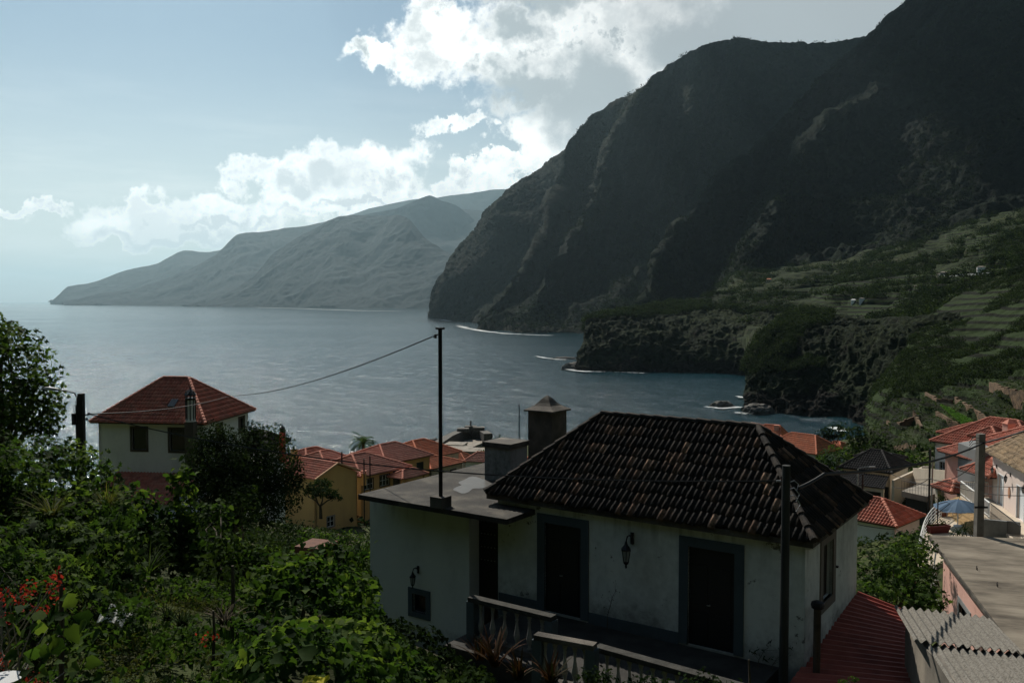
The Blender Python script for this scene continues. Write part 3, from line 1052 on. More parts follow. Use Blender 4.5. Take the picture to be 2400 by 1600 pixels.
def window(parent, A, B, s0, s1, h0, h1, surround, sash, glass, w=.14, bars=(1, 1), dep=.10, bar=.045, name='window', closed=None):
    """a window set into a hole of wall A-B: stone surround (the part), sash and panes (its sub-parts)"""
    f = MB()
    frame_on(f, A, B, s0, s1, h0, h1, w)
    fo = f.build(name, surround, parent)
    g = MB()
    panel_in(g, A, B, s0, s1, h0, h1, dep + .02, .012)
    g.build('shutter' if closed else 'pane', closed or glass, fo)
    if not closed:
        s = MB()
        e = .05
        for (a, b, c, d_) in [(s0, s0 + e, h0, h1), (s1 - e, s1, h0, h1), (s0 + e, s1 - e, h0, h0 + e), (s0 + e, s1 - e, h1 - e, h1)]:
            panel_in(s, A, B, a, b, c, d_, dep - .025, .04)
        for k in range(bars[0]):
            q = s0 + (s1 - s0) * (k + 1) / (bars[0] + 1)
            panel_in(s, A, B, q - bar / 2, q + bar / 2, h0 + e, h1 - e, dep - .02, .035)
        for k in range(bars[1]):
            q = h0 + (h1 - h0) * (k + 1) / (bars[1] + 1)
            panel_in(s, A, B, s0 + e, s1 - e, q - bar / 2, q + bar / 2, dep - .015, .03)
        s.build('sash', sash, fo)
    return fo


# ------------------------------------------------------------------ tiled roofs
def tile_surface(p0, p1, q1, q0, tw=.22, course=.36, amp=.05, lap=.03, res=6, rs=None, wob=0.0, thick=.05):
    """barrel tiles over the planar quad p0-p1 (eave, left to right seen from outside) / q0-q1 (upper edge). Returns V, F, UV"""
    p0, p1, q1, q0 = [np.array(tuple(p), float) for p in (p0, p1, q1, q0)]
    e = (p1 - p0)
    L = np.linalg.norm(e)
    e = e / L
    mid = (q0 + q1) / 2 - p0
    up = mid - e * (mid @ e)
    H = np.linalg.norm(up)
    up = up / H
    n = np.cross(e, up)
    H = max((q0 - p0) @ up, (q1 - p0) @ up)
    sl = lambda t: t / max(1e-6, (q0 - p0) @ up) * ((q0 - p0) @ e)
    sr = lambda t: L + t / max(1e-6, (q1 - p0) @ up) * ((q1 - p0) @ e - L)
    nr = max(1, int(round(H / course)))
    c = H / nr
    ns = max(2, int(round(L / tw)))
    w = L / ns
    smin, smax = min(0, sl(H)), max(L, sr(H))
    k0, k1 = int(math.floor(smin / w)), int(math.ceil(smax / w))
    S = np.arange(k0 * res, k1 * res + 1) * w / res
    ph = (S / w) % 1.0
    prof = np.where(ph < .62, np.sin(ph / .62 * math.pi) ** .8, -.35 * np.sin((ph - .62) / .38 * math.pi)) * amp
    V, F, UV = [], [], []
    base = 0
    rs = rs or np.random.RandomState(1)
    for r in range(nr):
        t0, t1 = r * c - (.04 if r == 0 else lap), (r + 1) * c
        rows = [(t0, lap, 0), (t0, lap + amp * .0, 1), (t1, 0.0, 1)]
        off = np.zeros(len(S))
        if wob:
            per = rs.normal(size=(k1 - k0 + 2)) * wob
            off = per[np.clip(np.floor(S / w).astype(int) - k0, 0, len(per) - 1)]
        R_ = []
        for (t, h, top) in rows:
            tt = min(max(t, 0), H)
            s = np.clip(S, sl(tt), sr(tt))
            hh = h + prof if top else np.full(len(S), -thick * .2) + prof * .35
            dt = off * (1 if t == t0 else 0)
            pts = p0 + s[:, None] * e + (t + dt)[:, None] * up + hh[:, None] * n
            V.append(pts)
            R_.append(base)
            base += len(S)
        j = np.arange(len(S) - 1)
        for a in range(2):
            f = np.stack([R_[a] + j, R_[a] + j + 1, R_[a + 1] + j + 1, R_[a + 1] + j], 1)
            tm = (t0 + t1) / 2
            keep = (S[1:] > sl(min(tm, H))) & (S[:-1] < sr(min(tm, H)))
            f = f[keep]
            F.append(f)
            u = (S[:-1][keep] / w + 1e-3)
            uv = np.stack([np.repeat(u[:, None], 4, 1), np.full((len(u), 4), r + .5)], -1)
            fr = np.tile(np.array([0, 1, 1, 0]) / res, (len(u), 1))
            uv[:, :, 0] = np.floor(uv[:, :, 0]) + np.clip((uv[:, :, 0] % 1) + fr, .001, .999)
            uv[:, :, 1] += np.array([-.4, -.4, .4, .4])
            UV.append(uv)
    return np.concatenate(V), np.concatenate(F), np.concatenate(UV).reshape(-1, 2)


def tiled(name, quads, mat, parent, cat=False, **kw):
    Vs, Fs, Us, b = [], [], [], 0
    rs = np.random.RandomState(abs(hash(name)) % 9973 if False else len(quads) * 37 + 5)
    for q in quads:
        V, F, U = tile_surface(*q, rs=rs, **kw)
        Vs.append(V)
        Fs.append(F + b)
        Us.append(U)
        b += len(V)
    return mesh_obj(name, np.concatenate(Vs), np.concatenate(Fs), mat, parent, uv=np.concatenate(Us))


def ridge_tiles(name, lines, mat, parent, r=.11, step=.36):
    mb = MB()
    for a, b in lines:
        a, b = Vector(a), Vector(b)
        L = (b - a).length
        n = max(1, int(L / step))
        for k in range(n):
            p, q = a.lerp(b, k / n), a.lerp(b, (k + 1.08) / n if k < n - 1 else 1)
            mb.tube([p + Vector((0, 0, .02)), q + Vector((0, 0, -.0))], [r * 1.12, r * .92], 8)
    return mb.build(name, mat, parent)


def hip_roof(parent, x0, x1, y0, y1, z, rise, ridge, mat, capmat, along='x', under=None, tw=.22, course=.36, amp=.05, res=6, wob=0, eave_t=.10, off=0.0, **kw):
    """hip roof over the eave rectangle; ridge: length of the ridge line"""
    cx_, cy_ = (x0 + x1) / 2, (y0 + y1) / 2
    A, B, C, D = (x0, y0, z), (x1, y0, z), (x1, y1, z), (x0, y1, z)
    if along == 'x':
        r0, r1 = (cx_ - ridge / 2 + off, cy_, z + rise), (cx_ + ridge / 2 + off, cy_, z + rise)
        quads = [(A, B, r1, r0), (B, C, r1, r1), (C, D, r0, r1), (D, A, r0, r0)]
        lines = [(A, r0), (B, r1), (C, r1), (D, r0), (r0, r1)]
    else:
        r0, r1 = (cx_, cy_ - ridge / 2 + off, z + rise), (cx_, cy_ + ridge / 2 + off, z + rise)
        quads = [(A, B, r0, r0), (B, C, r1, r0), (C, D, r1, r1), (D, A, r0, r1)]
        lines = [(A, r0), (B, r0), (C, r1), (D, r1), (r0, r1)]
    if ridge < .05:
        lines = lines[:4]
    ro = tiled('roof', quads, mat, parent, tw=tw, course=course, amp=amp, res=res, wob=wob, **kw)
    ridge_tiles('ridge_cap', lines, capmat, ro, r=tw * .5)
    mb = MB()
    e = .03
    mb.box(x0 + e, x1 - e, y0 + e, y1 - e, z - eave_t - .02, z - .035)
    mb.build('eave_board', under or mat, ro)
    return ro


def tile_mat(name, cols, rough=.8, streak=.35, moss=(.05, .045, .035), mossamt=.3, scale=1.0, bump=.25, mixpos=None):
    """every tile its own tone"""
    m = pbr(name, cols[0], rough, 0, .2)
    T = NT(m.node_tree)
    b = T.n['Principled BSDF']
    uv = T.new('ShaderNodeUVMap', uv_map='uv')
    fl = T.vmath('FLOOR', uv.outputs[0])
    wn = T.new('ShaderNodeTexWhiteNoise', noise_dimensions='2D')
    T.put(wn.inputs['Vector'], fl)
    k = len(cols)
    pos = mixpos or [i / max(1, k) for i in range(k)]
    c = T.ramp(wn.outputs['Value'], list(zip(pos, cols)), 'LINEAR' if not mixpos else 'CONSTANT')
    t = T.new('ShaderNodeTexCoord')
    n = T.noise(t.outputs['Object'], 1.3 * scale, 6, .65)
    n2 = T.noise(t.outputs['Object'], 9 * scale, 5, .6)
    mk = T.math('MULTIPLY', T.smooth(n, .42, .68), mossamt)
    c = T.mix(mk, c, moss)
    c = T.mix(T.math('MULTIPLY', T.smooth(n2, .45, .7), streak), c, tuple(x * 1.2 for x in moss))
    T.put(b.inputs['Base Color'], c)
    bn = T.new('ShaderNodeBump')
    bn.inputs['Strength'].default_value = bump
    bn.inputs['Distance'].default_value = .02
    T.put(bn.inputs['Height'], T.noise(t.outputs['Object'], 25, 4, .6))
    T.l.new(bn.outputs[0], b.inputs['Normal'])
    return m


M_red = tile_mat('red_clay_tiles', [(.46, .135, .09), (.56, .18, .12), (.38, .11, .075), (.52, .20, .14)], moss=(.16, .085, .065), mossamt=.55, streak=.4)
M_orange = tile_mat('orange_clay_tiles', [(.66, .22, .11), (.72, .26, .14), (.60, .19, .10)], moss=(.26, .14, .10), mossamt=.5, streak=.35)
M_pinktile = tile_mat('faded_clay_tiles', [(.60, .27, .20), (.66, .32, .24), (.55, .23, .17)], moss=(.35, .18, .13), mossamt=.4, streak=.3)
M_black = tile_mat('dark_slate_tiles', [(.022, .022, .024), (.035, .034, .036), (.015, .015, .016)], moss=(.03, .03, .03), mossamt=.3, streak=.2)
M_beige = tile_mat('tan_clay_tiles', [(.42, .30, .18), (.50, .36, .22), (.34, .24, .15), (.46, .34, .22)], moss=(.05, .045, .035), mossamt=.75, streak=.6, scale=1.6)
M_old = tile_mat('old_lichened_tiles', [(.018, .016, .014), (.040, .031, .024), (.08, .052, .036), (.17, .10, .065), (.32, .20, .13), (.12, .075, .05)], moss=(.012, .011, .010), mossamt=.9, streak=.75,
                 scale=1.1, bump=.6, mixpos=[0, .54, .77, .89, .955, .98])


def plaster(name, col, dirt=(.10, .095, .08), amt=.35, scale=.8, rough=.9, spots=0.0, low=None, base=None):
    m = pbr(name, col, rough, 0, .15)
    T = NT(m.node_tree)
    b = T.n['Principled BSDF']
    t = T.new('ShaderNodeTexCoord')
    mp = T.new('ShaderNodeMapping')
    T.put(mp.inputs['Vector'], t.outputs['Object'])
    mp.inputs['Scale'].default_value = (1, 1, .35)
    n = T.noise(mp.outputs[0], scale, 7, .65)
    n2 = T.noise(t.outputs['Object'], scale * 7, 5, .6)
    k = T.math('MULTIPLY', T.smooth(T.math('ADD', T.math('MULTIPLY', n, .7), T.math('MULTIPLY', n2, .3)), .42, .72), amt)
    c = T.mix(k, col, dirt)
    if spots:
        s = T.smooth(T.noise(t.outputs['Object'], 1.9, 9, .7), .625, .655, 0, spots)
        c = T.mix(s, c, (.045, .04, .035))
    if base:
        # splash-back grime along the wall foot and runs below the eave
        sz = T.new('ShaderNodeSeparateXYZ')
        T.put(sz.inputs[0], t.outputs['Object'])
        nb = T.noise(t.outputs['Object'], 2.2, 7, .7)
        zz = T.math('ADD', sz.outputs[2], T.math('MULTIPLY', T.math('SUBTRACT', nb, .5), -1.8))
        c = T.mix(T.smooth(zz, base[0] + .75, base[0] - .1, 0, .75), c, (.10, .10, .09))
        m2 = T.new('ShaderNodeMapping')
        T.put(m2.inputs['Vector'], t.outputs['Object'])
        m2.inputs['Scale'].default_value = (5.0, 5.0, .22)
        rn = T.smooth(T.noise(m2.outputs[0], 1.0, 5, .65), .48, .66)
        c = T.mix(T.math('MULTIPLY', rn, T.smooth(sz.outputs[2], base[1] - .9, base[1], 0, .5)), c, (.16, .16, .145))
    T.put(b.inputs['Base Color'], c)
    bn = T.new('ShaderNodeBump')
    bn.inputs['Strength'].default_value = .25
    bn.inputs['Distance'].default_value = .01
    T.put(bn.inputs['Height'], T.noise(t.outputs['Object'], 14, 6, .65))
    T.l.new(bn.outputs[0], b.inputs['Normal'])
    return m


M_white = plaster('whitewashed_plaster', (.82, .83, .82), dirt=(.3, .3, .29), amt=.2)
M_whiteold = plaster('stained_white_plaster', (.66, .68, .64), dirt=(.27, .28, .26), amt=.6, spots=.8, base=(-7.6, -4.9))
M_yellow = plaster('ochre_plaster', (.60, .40, .17), dirt=(.35, .23, .11), amt=.4)
M_pink = plaster('pink_plaster', (.62, .37, .31), dirt=(.35, .22, .18), amt=.35)
M_pale = plaster('pale_pink_plaster', (.66, .56, .51), dirt=(.4, .33, .29), amt=.3)
M_cream = plaster('cream_plaster', (.58, .50, .40), dirt=(.25, .21, .17), amt=.45)
M_greypl = plaster('grey_plaster', (.22, .23, .23), dirt=(.10, .10, .10), amt=.6)
M_bluegrey = plaster('blue_grey_surround', (.075, .095, .105), dirt=(.04, .045, .05), amt=.5)
M_conc = noisy('weathered_concrete', [(.12, .11, .095), (.24, .215, .18), (.33, .29, .235)], scale=.7, bump=.5, bscale=12, bdist=.02, lo=.3, hi=.7)
M_concdark = noisy('black_stained_concrete', [(.035, .032, .028), (.09, .08, .068), (.17, .15, .125)], scale=1.1, bump=.7, bscale=16, bdist=.03, lo=.35, hi=.72)
M_concroof = noisy('roof_screed', [(.07, .058, .044), (.17, .145, .112), (.26, .225, .175)], scale=.9, bump=.5, bscale=9, bdist=.02, stretch=(1.6, .5, 1), lo=.32, hi=.66, detail=10)
M_stone = noisy('dark_stone', [(.05, .046, .042), (.10, .095, .085), (.16, .15, .13)], scale=2.5, bump=.8, bscale=9, bdist=.05)
M_dark = pbr('dark_painted_wood', (.014, .016, .018), .38)
M_shut = pbr('dark_green_shutter', (.012, .018, .018), .5)
M_wwood = pbr('white_painted_wood', (.62, .66, .68), .5)
M_glass = pbr('window_glass', (.012, .014, .016), .08, 0, .5)
M_metal = pbr('dark_metal', (.025, .025, .027), .5, .6)
M_galv = noisy('galvanised_steel', [(.30, .31, .32), (.42, .43, .44)], scale=8, rough=.45, metal=.7, bump=0)
M_whiterail = pbr('white_painted_rail', (.72, .72, .70), .4)
M_cable = pbr('cable_sheath', (.02, .02, .02), .6)
M_asphalt = noisy('asphalt', [(.035, .035, .037), (.06, .06, .06)], scale=3, bump=.3, bscale=40)
M_terra = noisy('terracotta_floor', [(.30, .12, .07), (.38, .16, .10)], scale=5, bump=.2)
M_bark = noisy('bark', [(.04, .03, .02), (.10, .08, .055)], scale=6, bump=.8, bscale=20, stretch=(1, 1, .3))


def rel(x, y, z):
    return Vector((x, y, CAMZ + z))


# ------------------------------------------------------------------ the old house with the dark tiled roof
UX = Vector((.825, -.565))
UX.normalize()
HANG = math.atan2(UX.y, UX.x)


def local(o, p):
    """world point into an Empty's own frame"""
    c, s = math.cos(o.rotation_euler[2]), math.sin(o.rotation_euler[2])
    d = Vector(p) - Vector(o.location)
    return Vector((d.x * c + d.y * s, -d.x * s + d.y * c, d.z))


def baluster(h, s=1.0):
    return [(.055 * s, 0), (.055 * s, .04 * h), (.035 * s, .07 * h), (.032 * s, .12 * h), (.058 * s, .24 * h), (.066 * s, .33 * h), (.05 * s, .45 * h), (.03 * s, .60 * h), (.026 * s, .72 * h), (.04 * s, .78 * h),
            (.03 * s, .82 * h), (.048 * s, .90 * h), (.055 * s, .94 * h), (.055 * s, h)]


def lantern(parent, p, s=1.0, out=(0, -1), name='wall_lantern'):
    """a hanging coach lantern on a curled bracket; p is the bracket's fixing point on the wall"""
    mb = MB()
    p = Vector(p)
    o = Vector((out[0], out[1], 0))
    mb.tube([p + o * .0 + Vector((0, 0, -.12 * s)), p + Vector((0, 0, .14 * s))], .045 * s, 8)
    mb.tube([p, p + o * .12 * s + Vector((0, 0, .10 * s)), p + o * .24 * s + Vector((0, 0, .10 * s)), p + o * .30 * s + Vector((0, 0, .0))], .018 * s, 6)
    c = p + o * .30 * s
    mb.lathe([(.012 * s, .02 * s), (.03 * s, -.02 * s), (.05 * s, -.08 * s), (.12 * s, -.17 * s), (.125 * s, -.20 * s)], c, 6)
    for k in range(6):
        t = 2 * math.pi * k / 6
        a = c + Vector((math.cos(t) * .105 * s, math.sin(t) * .105 * s, -.20 * s))
        b = c + Vector((math.cos(t) * .065 * s, math.sin(t) * .065 * s, -.46 * s))
        mb.tube([a, b], .010 * s, 4)
    mb.lathe([(.075 * s, -.46 * s), (.06 * s, -.50 * s), (.02 * s, -.54 * s), (.03 * s, -.58 * s), (.006 * s, -.62 * s)], c, 6)
    lo = mb.build(name, M_metal, parent)
    g = MB()
    g.lathe([(.095 * s, -.205 * s), (.06 * s, -.455 * s)], c, 6)
    g.build('lantern_glass', pbr('lantern_glass', (.25, .27, .27), .2, 0, .5), lo)
    return lo


def old_house():
    A0 = onz(1136, 1153, CAMZ - 4.8)      # left front corner of the eave
    B0 = onz(1908, 1268, CAMZ - 4.8)      # right front corner
    ux = (B0 - A0)
    L = ux.length
    rz = math.atan2(ux.y, ux.x)
    H = empty('old_house', (A0.x, A0.y, CAMZ), rz, 'white plastered house with a blackened tile roof and a flat roofed annex', 'house')
    Wd = 4.8
    # local frame: x along the front to the right, y back, z relative to the eye
    ze = -4.8
    hip_roof(H, 0, L, 0, Wd, ze, 1.88, 4.15, M_old, noisy('lichened_ridge', [(.012, .011, .010), (.03, .026, .022), (.06, .045, .034)], scale=5, bump=.5, bscale=30), under=M_concdark, tw=.148, course=.335, amp=.036, res=8, wob=.03, off=.0, lap=.03, eave_t=.14)
    # walls
    i = .24
    x0, x1, y0, y1 = i, L - i, i, Wd - i
    zf = -7.62
    zt = ze - .12
    # where doors stand, from the photograph
    def s_of(px, py=None, yy=y0):
        # local x on the front wall plane y = yy under pixel column px
        d = at(px, 1350, 1.0) - Vector((0, 0, CAMZ))
        c, s = math.cos(rz), math.sin(rz)
        ox, oy = -A0.x, -A0.y
        lx, ly = ox * c + oy * s, -ox * s + oy * c
        dx, dy = d.x * c + d.y * s, -d.x * s + d.y * c
        k = (yy - ly) / dy
        return lx + dx * k
    d1a, d1b = s_of(1277), s_of(1362)
    d2a, d2b = s_of(1613), s_of(1722)
    ztop1 = -5.72
    w = MB()
    wl = s_of(1170)
    wall_mesh(w, (x0 - .0, y0), (x1, y0), zf - 1.8, zt, [(d1a - x0, d1b - x0, zf + .05, zt - .46), (d2a - x0, d2b - x0, zf + .05, zt - .46)], t=.24)
    winh = (1.05, 1.85, -6.55, -5.28)
    wall_mesh(w, (x1 - .002, y0 + .24), (x1 - .002, y1), zf - 1.8, zt, [(winh[0], winh[1], winh[2], winh[3])], t=.24)
    wall_mesh(w, (x1 - .24, y1), (x0, y1), zf - 3.5, zt, t=.24)
    wall_mesh(w, (x0 + .002, y1 - .24), (x0 + .002, y0 + .24), zf - 3.5, zt, t=.24)
    w.build('wall', M_whiteold, H)
    # stepped surrounds and doors
    for a, b in ((d1a, d1b), (d2a, d2b)):
        f = MB()
        frame_on(f, (x0, y0), (x1, y0), a - x0, b - x0, zf + .05, zt - .46, .21, proud=.035, sill=False)
        do = f.build('door', M_bluegrey, H)
        g = MB()
        panel_in(g, (x0, y0), (x1, y0), a - x0, b - x0, zf + .0, zt - .46, .05, .05)
        q = (b - a) / 2
        for u in (0, 1):
            for (h0, h1) in ((.15, .8), (.95, 1.85)):
                panel_in(g, (x0, y0), (x1, y0), a - x0 + q * u + .10, a - x0 + q * (u + 1) - .10, zf + h0, zf + h1, .035, .014)
        g.build('door_leaf', M_dark, do)
        g = MB()
        g.box(a + q - .10, a + q - .02, y0 + .01, y0 + .03, zf + .98, zf + 1.0)
        g.box(a + q - .05, a + q - .03, y0 + .03, y0 + .049, zf + .97, zf + 1.01)
        g.build('handle', M_galv, do)
    # stone plinth band on the front
    for a, b in ((wl, d1a - .215), (d1b + .215, d2a - .215)):
        MB().box(a, b, y0 - .03, y0 + .02, zf - .3, zf + .26).build('plinth', M_bluegrey, H)
    # right window with closed shutters
    wn = window(H, (x1 - .002, y0 + .24), (x1 - .002, y1), winh[0], winh[1], winh[2], winh[3], plaster('taupe_surround', (.20, .17, .145)), M_dark, M_glass, w=.2, closed=noisy('weathered_shutter', [(.03, .022, .018), (.055, .042, .034)], scale=4, stretch=(1, 8, 1), bump=.4))
    g = MB()
    g.box(x1 + .01, x1 + .07, y0 + 2.3, y0 + 2.36, -6.0, -5.96)
    g.build('hook', M_metal, wn)
    # gable-side cornice piece at the corner
    c = MB()
    c.tube([(x1 + .04, y0 + .05, zt - .05), (x1 + .04, y0 + .35, zt - .12)], .10, 8)
    c.build('corner_moulding', M_whiteold, H)
    # tall chimney with a stepped pyramid cap, behind the left hip
    def block(px0, px1, ptop, pbase, D, cap):
        pass
    cc = at(1283, 990, 27.6)
    lc = local(H, cc)
    ch = MB()
    hw = .43
    ztop_ = (at(1283, 962, 27.6).z - CAMZ)
    ch.box(lc.x - hw, lc.x + hw, lc.y - hw, lc.y + hw, -9.5, ztop_)
    co = ch.build('chimney', M_concdark, H)
    cp = MB()
    k = hw + .10
    cp.box(lc.x - k, lc.x + k, lc.y - k, lc.y + k, ztop_, ztop_ + .05)
    N_ = 7
    prof = [(k, .05), (k * .82, .10), (k * .58, .17), (k * .40, .26), (k * .26, .36), (k * .14, .43), (.015, .47)]
    V, F = [], []
    for (r, z) in prof:
        V += [(lc.x - r, lc.y - r, ztop_ + z), (lc.x + r, lc.y - r, ztop_ + z), (lc.x + r, lc.y + r, ztop_ + z), (lc.x - r, lc.y + r, ztop_ + z)]
    for a in range(len(prof) - 1):
        for b in range(4):
            F.append((a * 4 + b, a * 4 + (b + 1) % 4, a * 4 + 4 + (b + 1) % 4, a * 4 + 4 + b))
    cp.add(V, F)
    cp.build('chimney_cap', M_concdark, co)
    # lower square stack on the flat roof, weeds growing out of its open top
    c2 = local(H, at(1186, 1050, 25.6))
    s2 = MB()
    hw = .44
    zt2 = at(1186, 1048, 25.3).z - CAMZ
    s2.box(c2.x - hw, c2.x + hw, c2.y - hw, c2.y + hw, -5.2, zt2)
    so = s2.build('chimney', plaster('grey_white_plaster', (.30, .31, .30), dirt=(.06, .06, .055), amt=.9, scale=1.5), H)
    s3 = MB()
    k = hw + .05
    s3.box(c2.x - k, c2.x + k, c2.y - k, c2.y + k, zt2, zt2 + .14)
    s3.build('chimney_cap', M_concdark, so)
    # annex: front wall stands ahead of the main front
    rl = local(H, onz(832, 1160, CAMZ - 5.1))
    rr = local(H, onz(1194, 1214, CAMZ - 5.1))
    ax0, ax1 = rl.x, rr.x
    ay0 = (rl.y + rr.y) / 2
    ay1 = ay0 + 5.9
    fr = MB()
    P = [(ax0, ay0, -5.1), (ax1, ay0, -5.1), (ax1, ay0 + 1.3, -5.1), (ax1 + .9, ay0 + 1.6, -5.1), (ax1 + .9, ay1, -5.1), (ax0, ay1, -5.1)]
    fr.slab(P, .13)
    fro = fr.build('flat_roof', noisy('gritty_flat_roof', [(.017, .015, .013), (.042, .038, .032), (.10, .088, .07)], scale=1.3, bump=.9, bscale=22, bdist=.03, lo=.35, hi=.68), H)
    wx0 = s_of(868, yy=y0 - .34)
    aw0 = y0 - .34
    wx1 = s_of(1100, yy=aw0)
    print('ay0', ay0, 'y0', y0)
    aw = MB()
    wd = (s_of(962, yy=aw0), s_of(1004, yy=aw0))
    zw1 = at(985, 1440, 21.6).z - CAMZ
    wall_mesh(aw, (wx0, aw0), (wx1, aw0), -11.5, -5.23, [(wd[0] - wx0 + .08, wd[1] - wx0 - .08, zw1 - .6, zw1 - .12)])
    wall_mesh(aw, (wx1 - .002, aw0 + .22), (wx1 - .002, y0 + .3), -11.5, -5.23)
    wall_mesh(aw, (wx0 + .002, ay1 - .3), (wx0 + .002, aw0 + .22), -11.5, -5.23)
    wall_mesh(aw, (ax1 + .8, ay1 - .3), (wx0, ay1 - .3), -11.5, -5.23)
    aw.build('annex_wall', plaster('annex_plaster', (.64, .65, .60), dirt=(.36, .37, .34), amt=.35, base=(-9.2, -5.2)), H)
    window(H, (wx0, aw0), (wx1, aw0), wd[0] - wx0 + .08, wd[1] - wx0 - .08, zw1 - .6, zw1 - .12, M_bluegrey, M_dark, M_glass, w=.15, bars=(0, 0))
    # iron door with rows of rivets in the recess
    dl, dr = s_of(1119, yy=y0 + .1), s_of(1171, yy=y0 + .1)
    dd = MB()
    dd.box(wx1 - .3, dl - .001, y0 + .05, y0 + .25, zf - 1, -5.23)
    dd.build('recess_wall', M_pink, H)
    dd = MB()
    dd.box(dl, dr, y0 + .08, y0 + .14, zf + .02, -5.3)
    rv = dd
    for r_ in range(4):
        for c_ in range(6):
            xx = dl + .05 + (dr - dl - .18) * c_ / 5
            zz = -5.62 - r_ * .34 + c_ * .004
            rv.box(xx - .014, xx + .014, y0 + .06, y0 + .079, zz - .012, zz + .012, 1)
    dd.build('iron_door', [M_metal, M_galv], H)
    # lanterns
    lp = s_of(1482)
    lantern(H, (lp, y0 - .02, -5.42), 1.0)
    lantern(H, (s_of(981, yy=aw0), aw0 - .02, zw1 + .55), .72)
    # drainage pipe fixed in front of the annex right edge of the roof
    return H, rz, L, y0, zf, s_of, x1, ay0


HOUSE, HRZ, HLEN, HY0, HZF, S_OF, HX1, AY0 = old_house()

# ------------------------------------------------------------------ stone walls and a bright crop plot on the terraced slope
def _hillpix(nm):
    Gd = HILLS[nm].reshape(-1, 3)
    cz, cy = Gd[:, 2] - CAMZ, Gd[:, 1]
    dep = cy * math.cos(PITCH) - cz * math.sin(PITCH)
    upv = cy * math.sin(PITCH) + cz * math.cos(PITCH)
    return Gd, 1200 + FPX * Gd[:, 0] / dep, 800 - FPX * upv / dep, dep


def terrace_walls():
    Gd, sx_, sy_, dep = _hillpix('terraced_slope')

    def sp(p):
        e = (sx_ - p[0]) ** 2 + (sy_ - p[1]) ** 2
        k = e < 60
        if not k.any():
            return Gd[np.argmin(e)]
        return Gd[np.argmin(np.where(k, dep, 1e9))]
    m = noisy('dry_stone', [(.05, .035, .022), (.13, .085, .05), (.20, .13, .075)], scale=.9, bump=1.0, bscale=3.0, bdist=.2)
    G = 'dry stone walls between the garden terraces'
    rs = np.random.RandomState(2)
    for (pts, h, lab) in [([(2190, 968), (2215, 985), (2235, 1002), (2250, 1018)], 1.6, 'brown wall below the bright green crop plot'), ([(2236, 938), (2262, 955), (2290, 975), (2310, 992)], 2.2, 'long brown wall above the bright green crop plot'),
                          ([(2134, 968), (2140, 985), (2150, 1010)], 1.6, 'steep narrow wall running down left of the crop plot'), ([(2090, 1046), (2120, 1048), (2142, 1048)], 1.0, 'short orange-brown bank above the black roofs'),
                          ([(2075, 985), (2105, 990), (2135, 983)], 1.2, 'level wall across the left garden terraces'), ([(2310, 905), (2350, 915), (2400, 930)], 2.0, 'wall under the dark cliff at the right edge'),
                          ([(2160, 925), (2195, 935), (2230, 938)], 1.5, 'short wall above the left garden terraces')]:
        P = [Vector(sp(p)) for p in pts]
        mb = MB()
        for a, b in zip(P[:-1], P[1:]):
            for k in range(6):
                p, q = a.lerp(b, k / 6), a.lerp(b, (k + 1) / 6)
                d = (q - p)
                n = Vector((-d.y, d.x, 0)).normalized() * .5
                t = h * rs.uniform(.75, 1.15)
                mb.prism([(v.x, v.y) for v in (p, q, q + n, p + n)], min(p.z, q.z) - 2.5, [p.z + t * .7, q.z + t * .7, q.z + t * .7, p.z + t * .7])
        tag(mb.build('stone_wall', m), lab, 'wall', G)
    # crop plot
    C = [Vector(sp(p)) for p in [(2197, 958), (2222, 962), (2275, 1000), (2248, 1008)]]
    P = []
    for _ in range(2600):
        u, v = rs.uniform(), rs.uniform()
        P.append(np.array(C[0].lerp(C[1], u).lerp(C[3].lerp(C[2], u), v)) + np.array([0, 0, 1.0 + rs.uniform(0, .5)]))
    P = np.array(P)
    o = leaves('crop_plot_foliage', P, np.tile([0, -.3, 1.0], (len(P), 1)), .42, 'oval', leaf_mat('young_crop_leaf', (.04, .09, .015), (.07, .16, .025), (.10, .20, .04), trans=.3), rs=rs)
    tag(o, 'bright green crop plot sloping between two stone walls', None, None, 'stuff')


terrace_walls()
# ------------------------------------------------------------------ terrace, balustrade and yard in front of the old house
def H2W(x, y, z=0.0):
    c, s = math.cos(HRZ), math.sin(HRZ)
    return Vector((HOUSE.location.x + x * c - y * s, HOUSE.location.y + x * s + y * c, CAMZ + z))


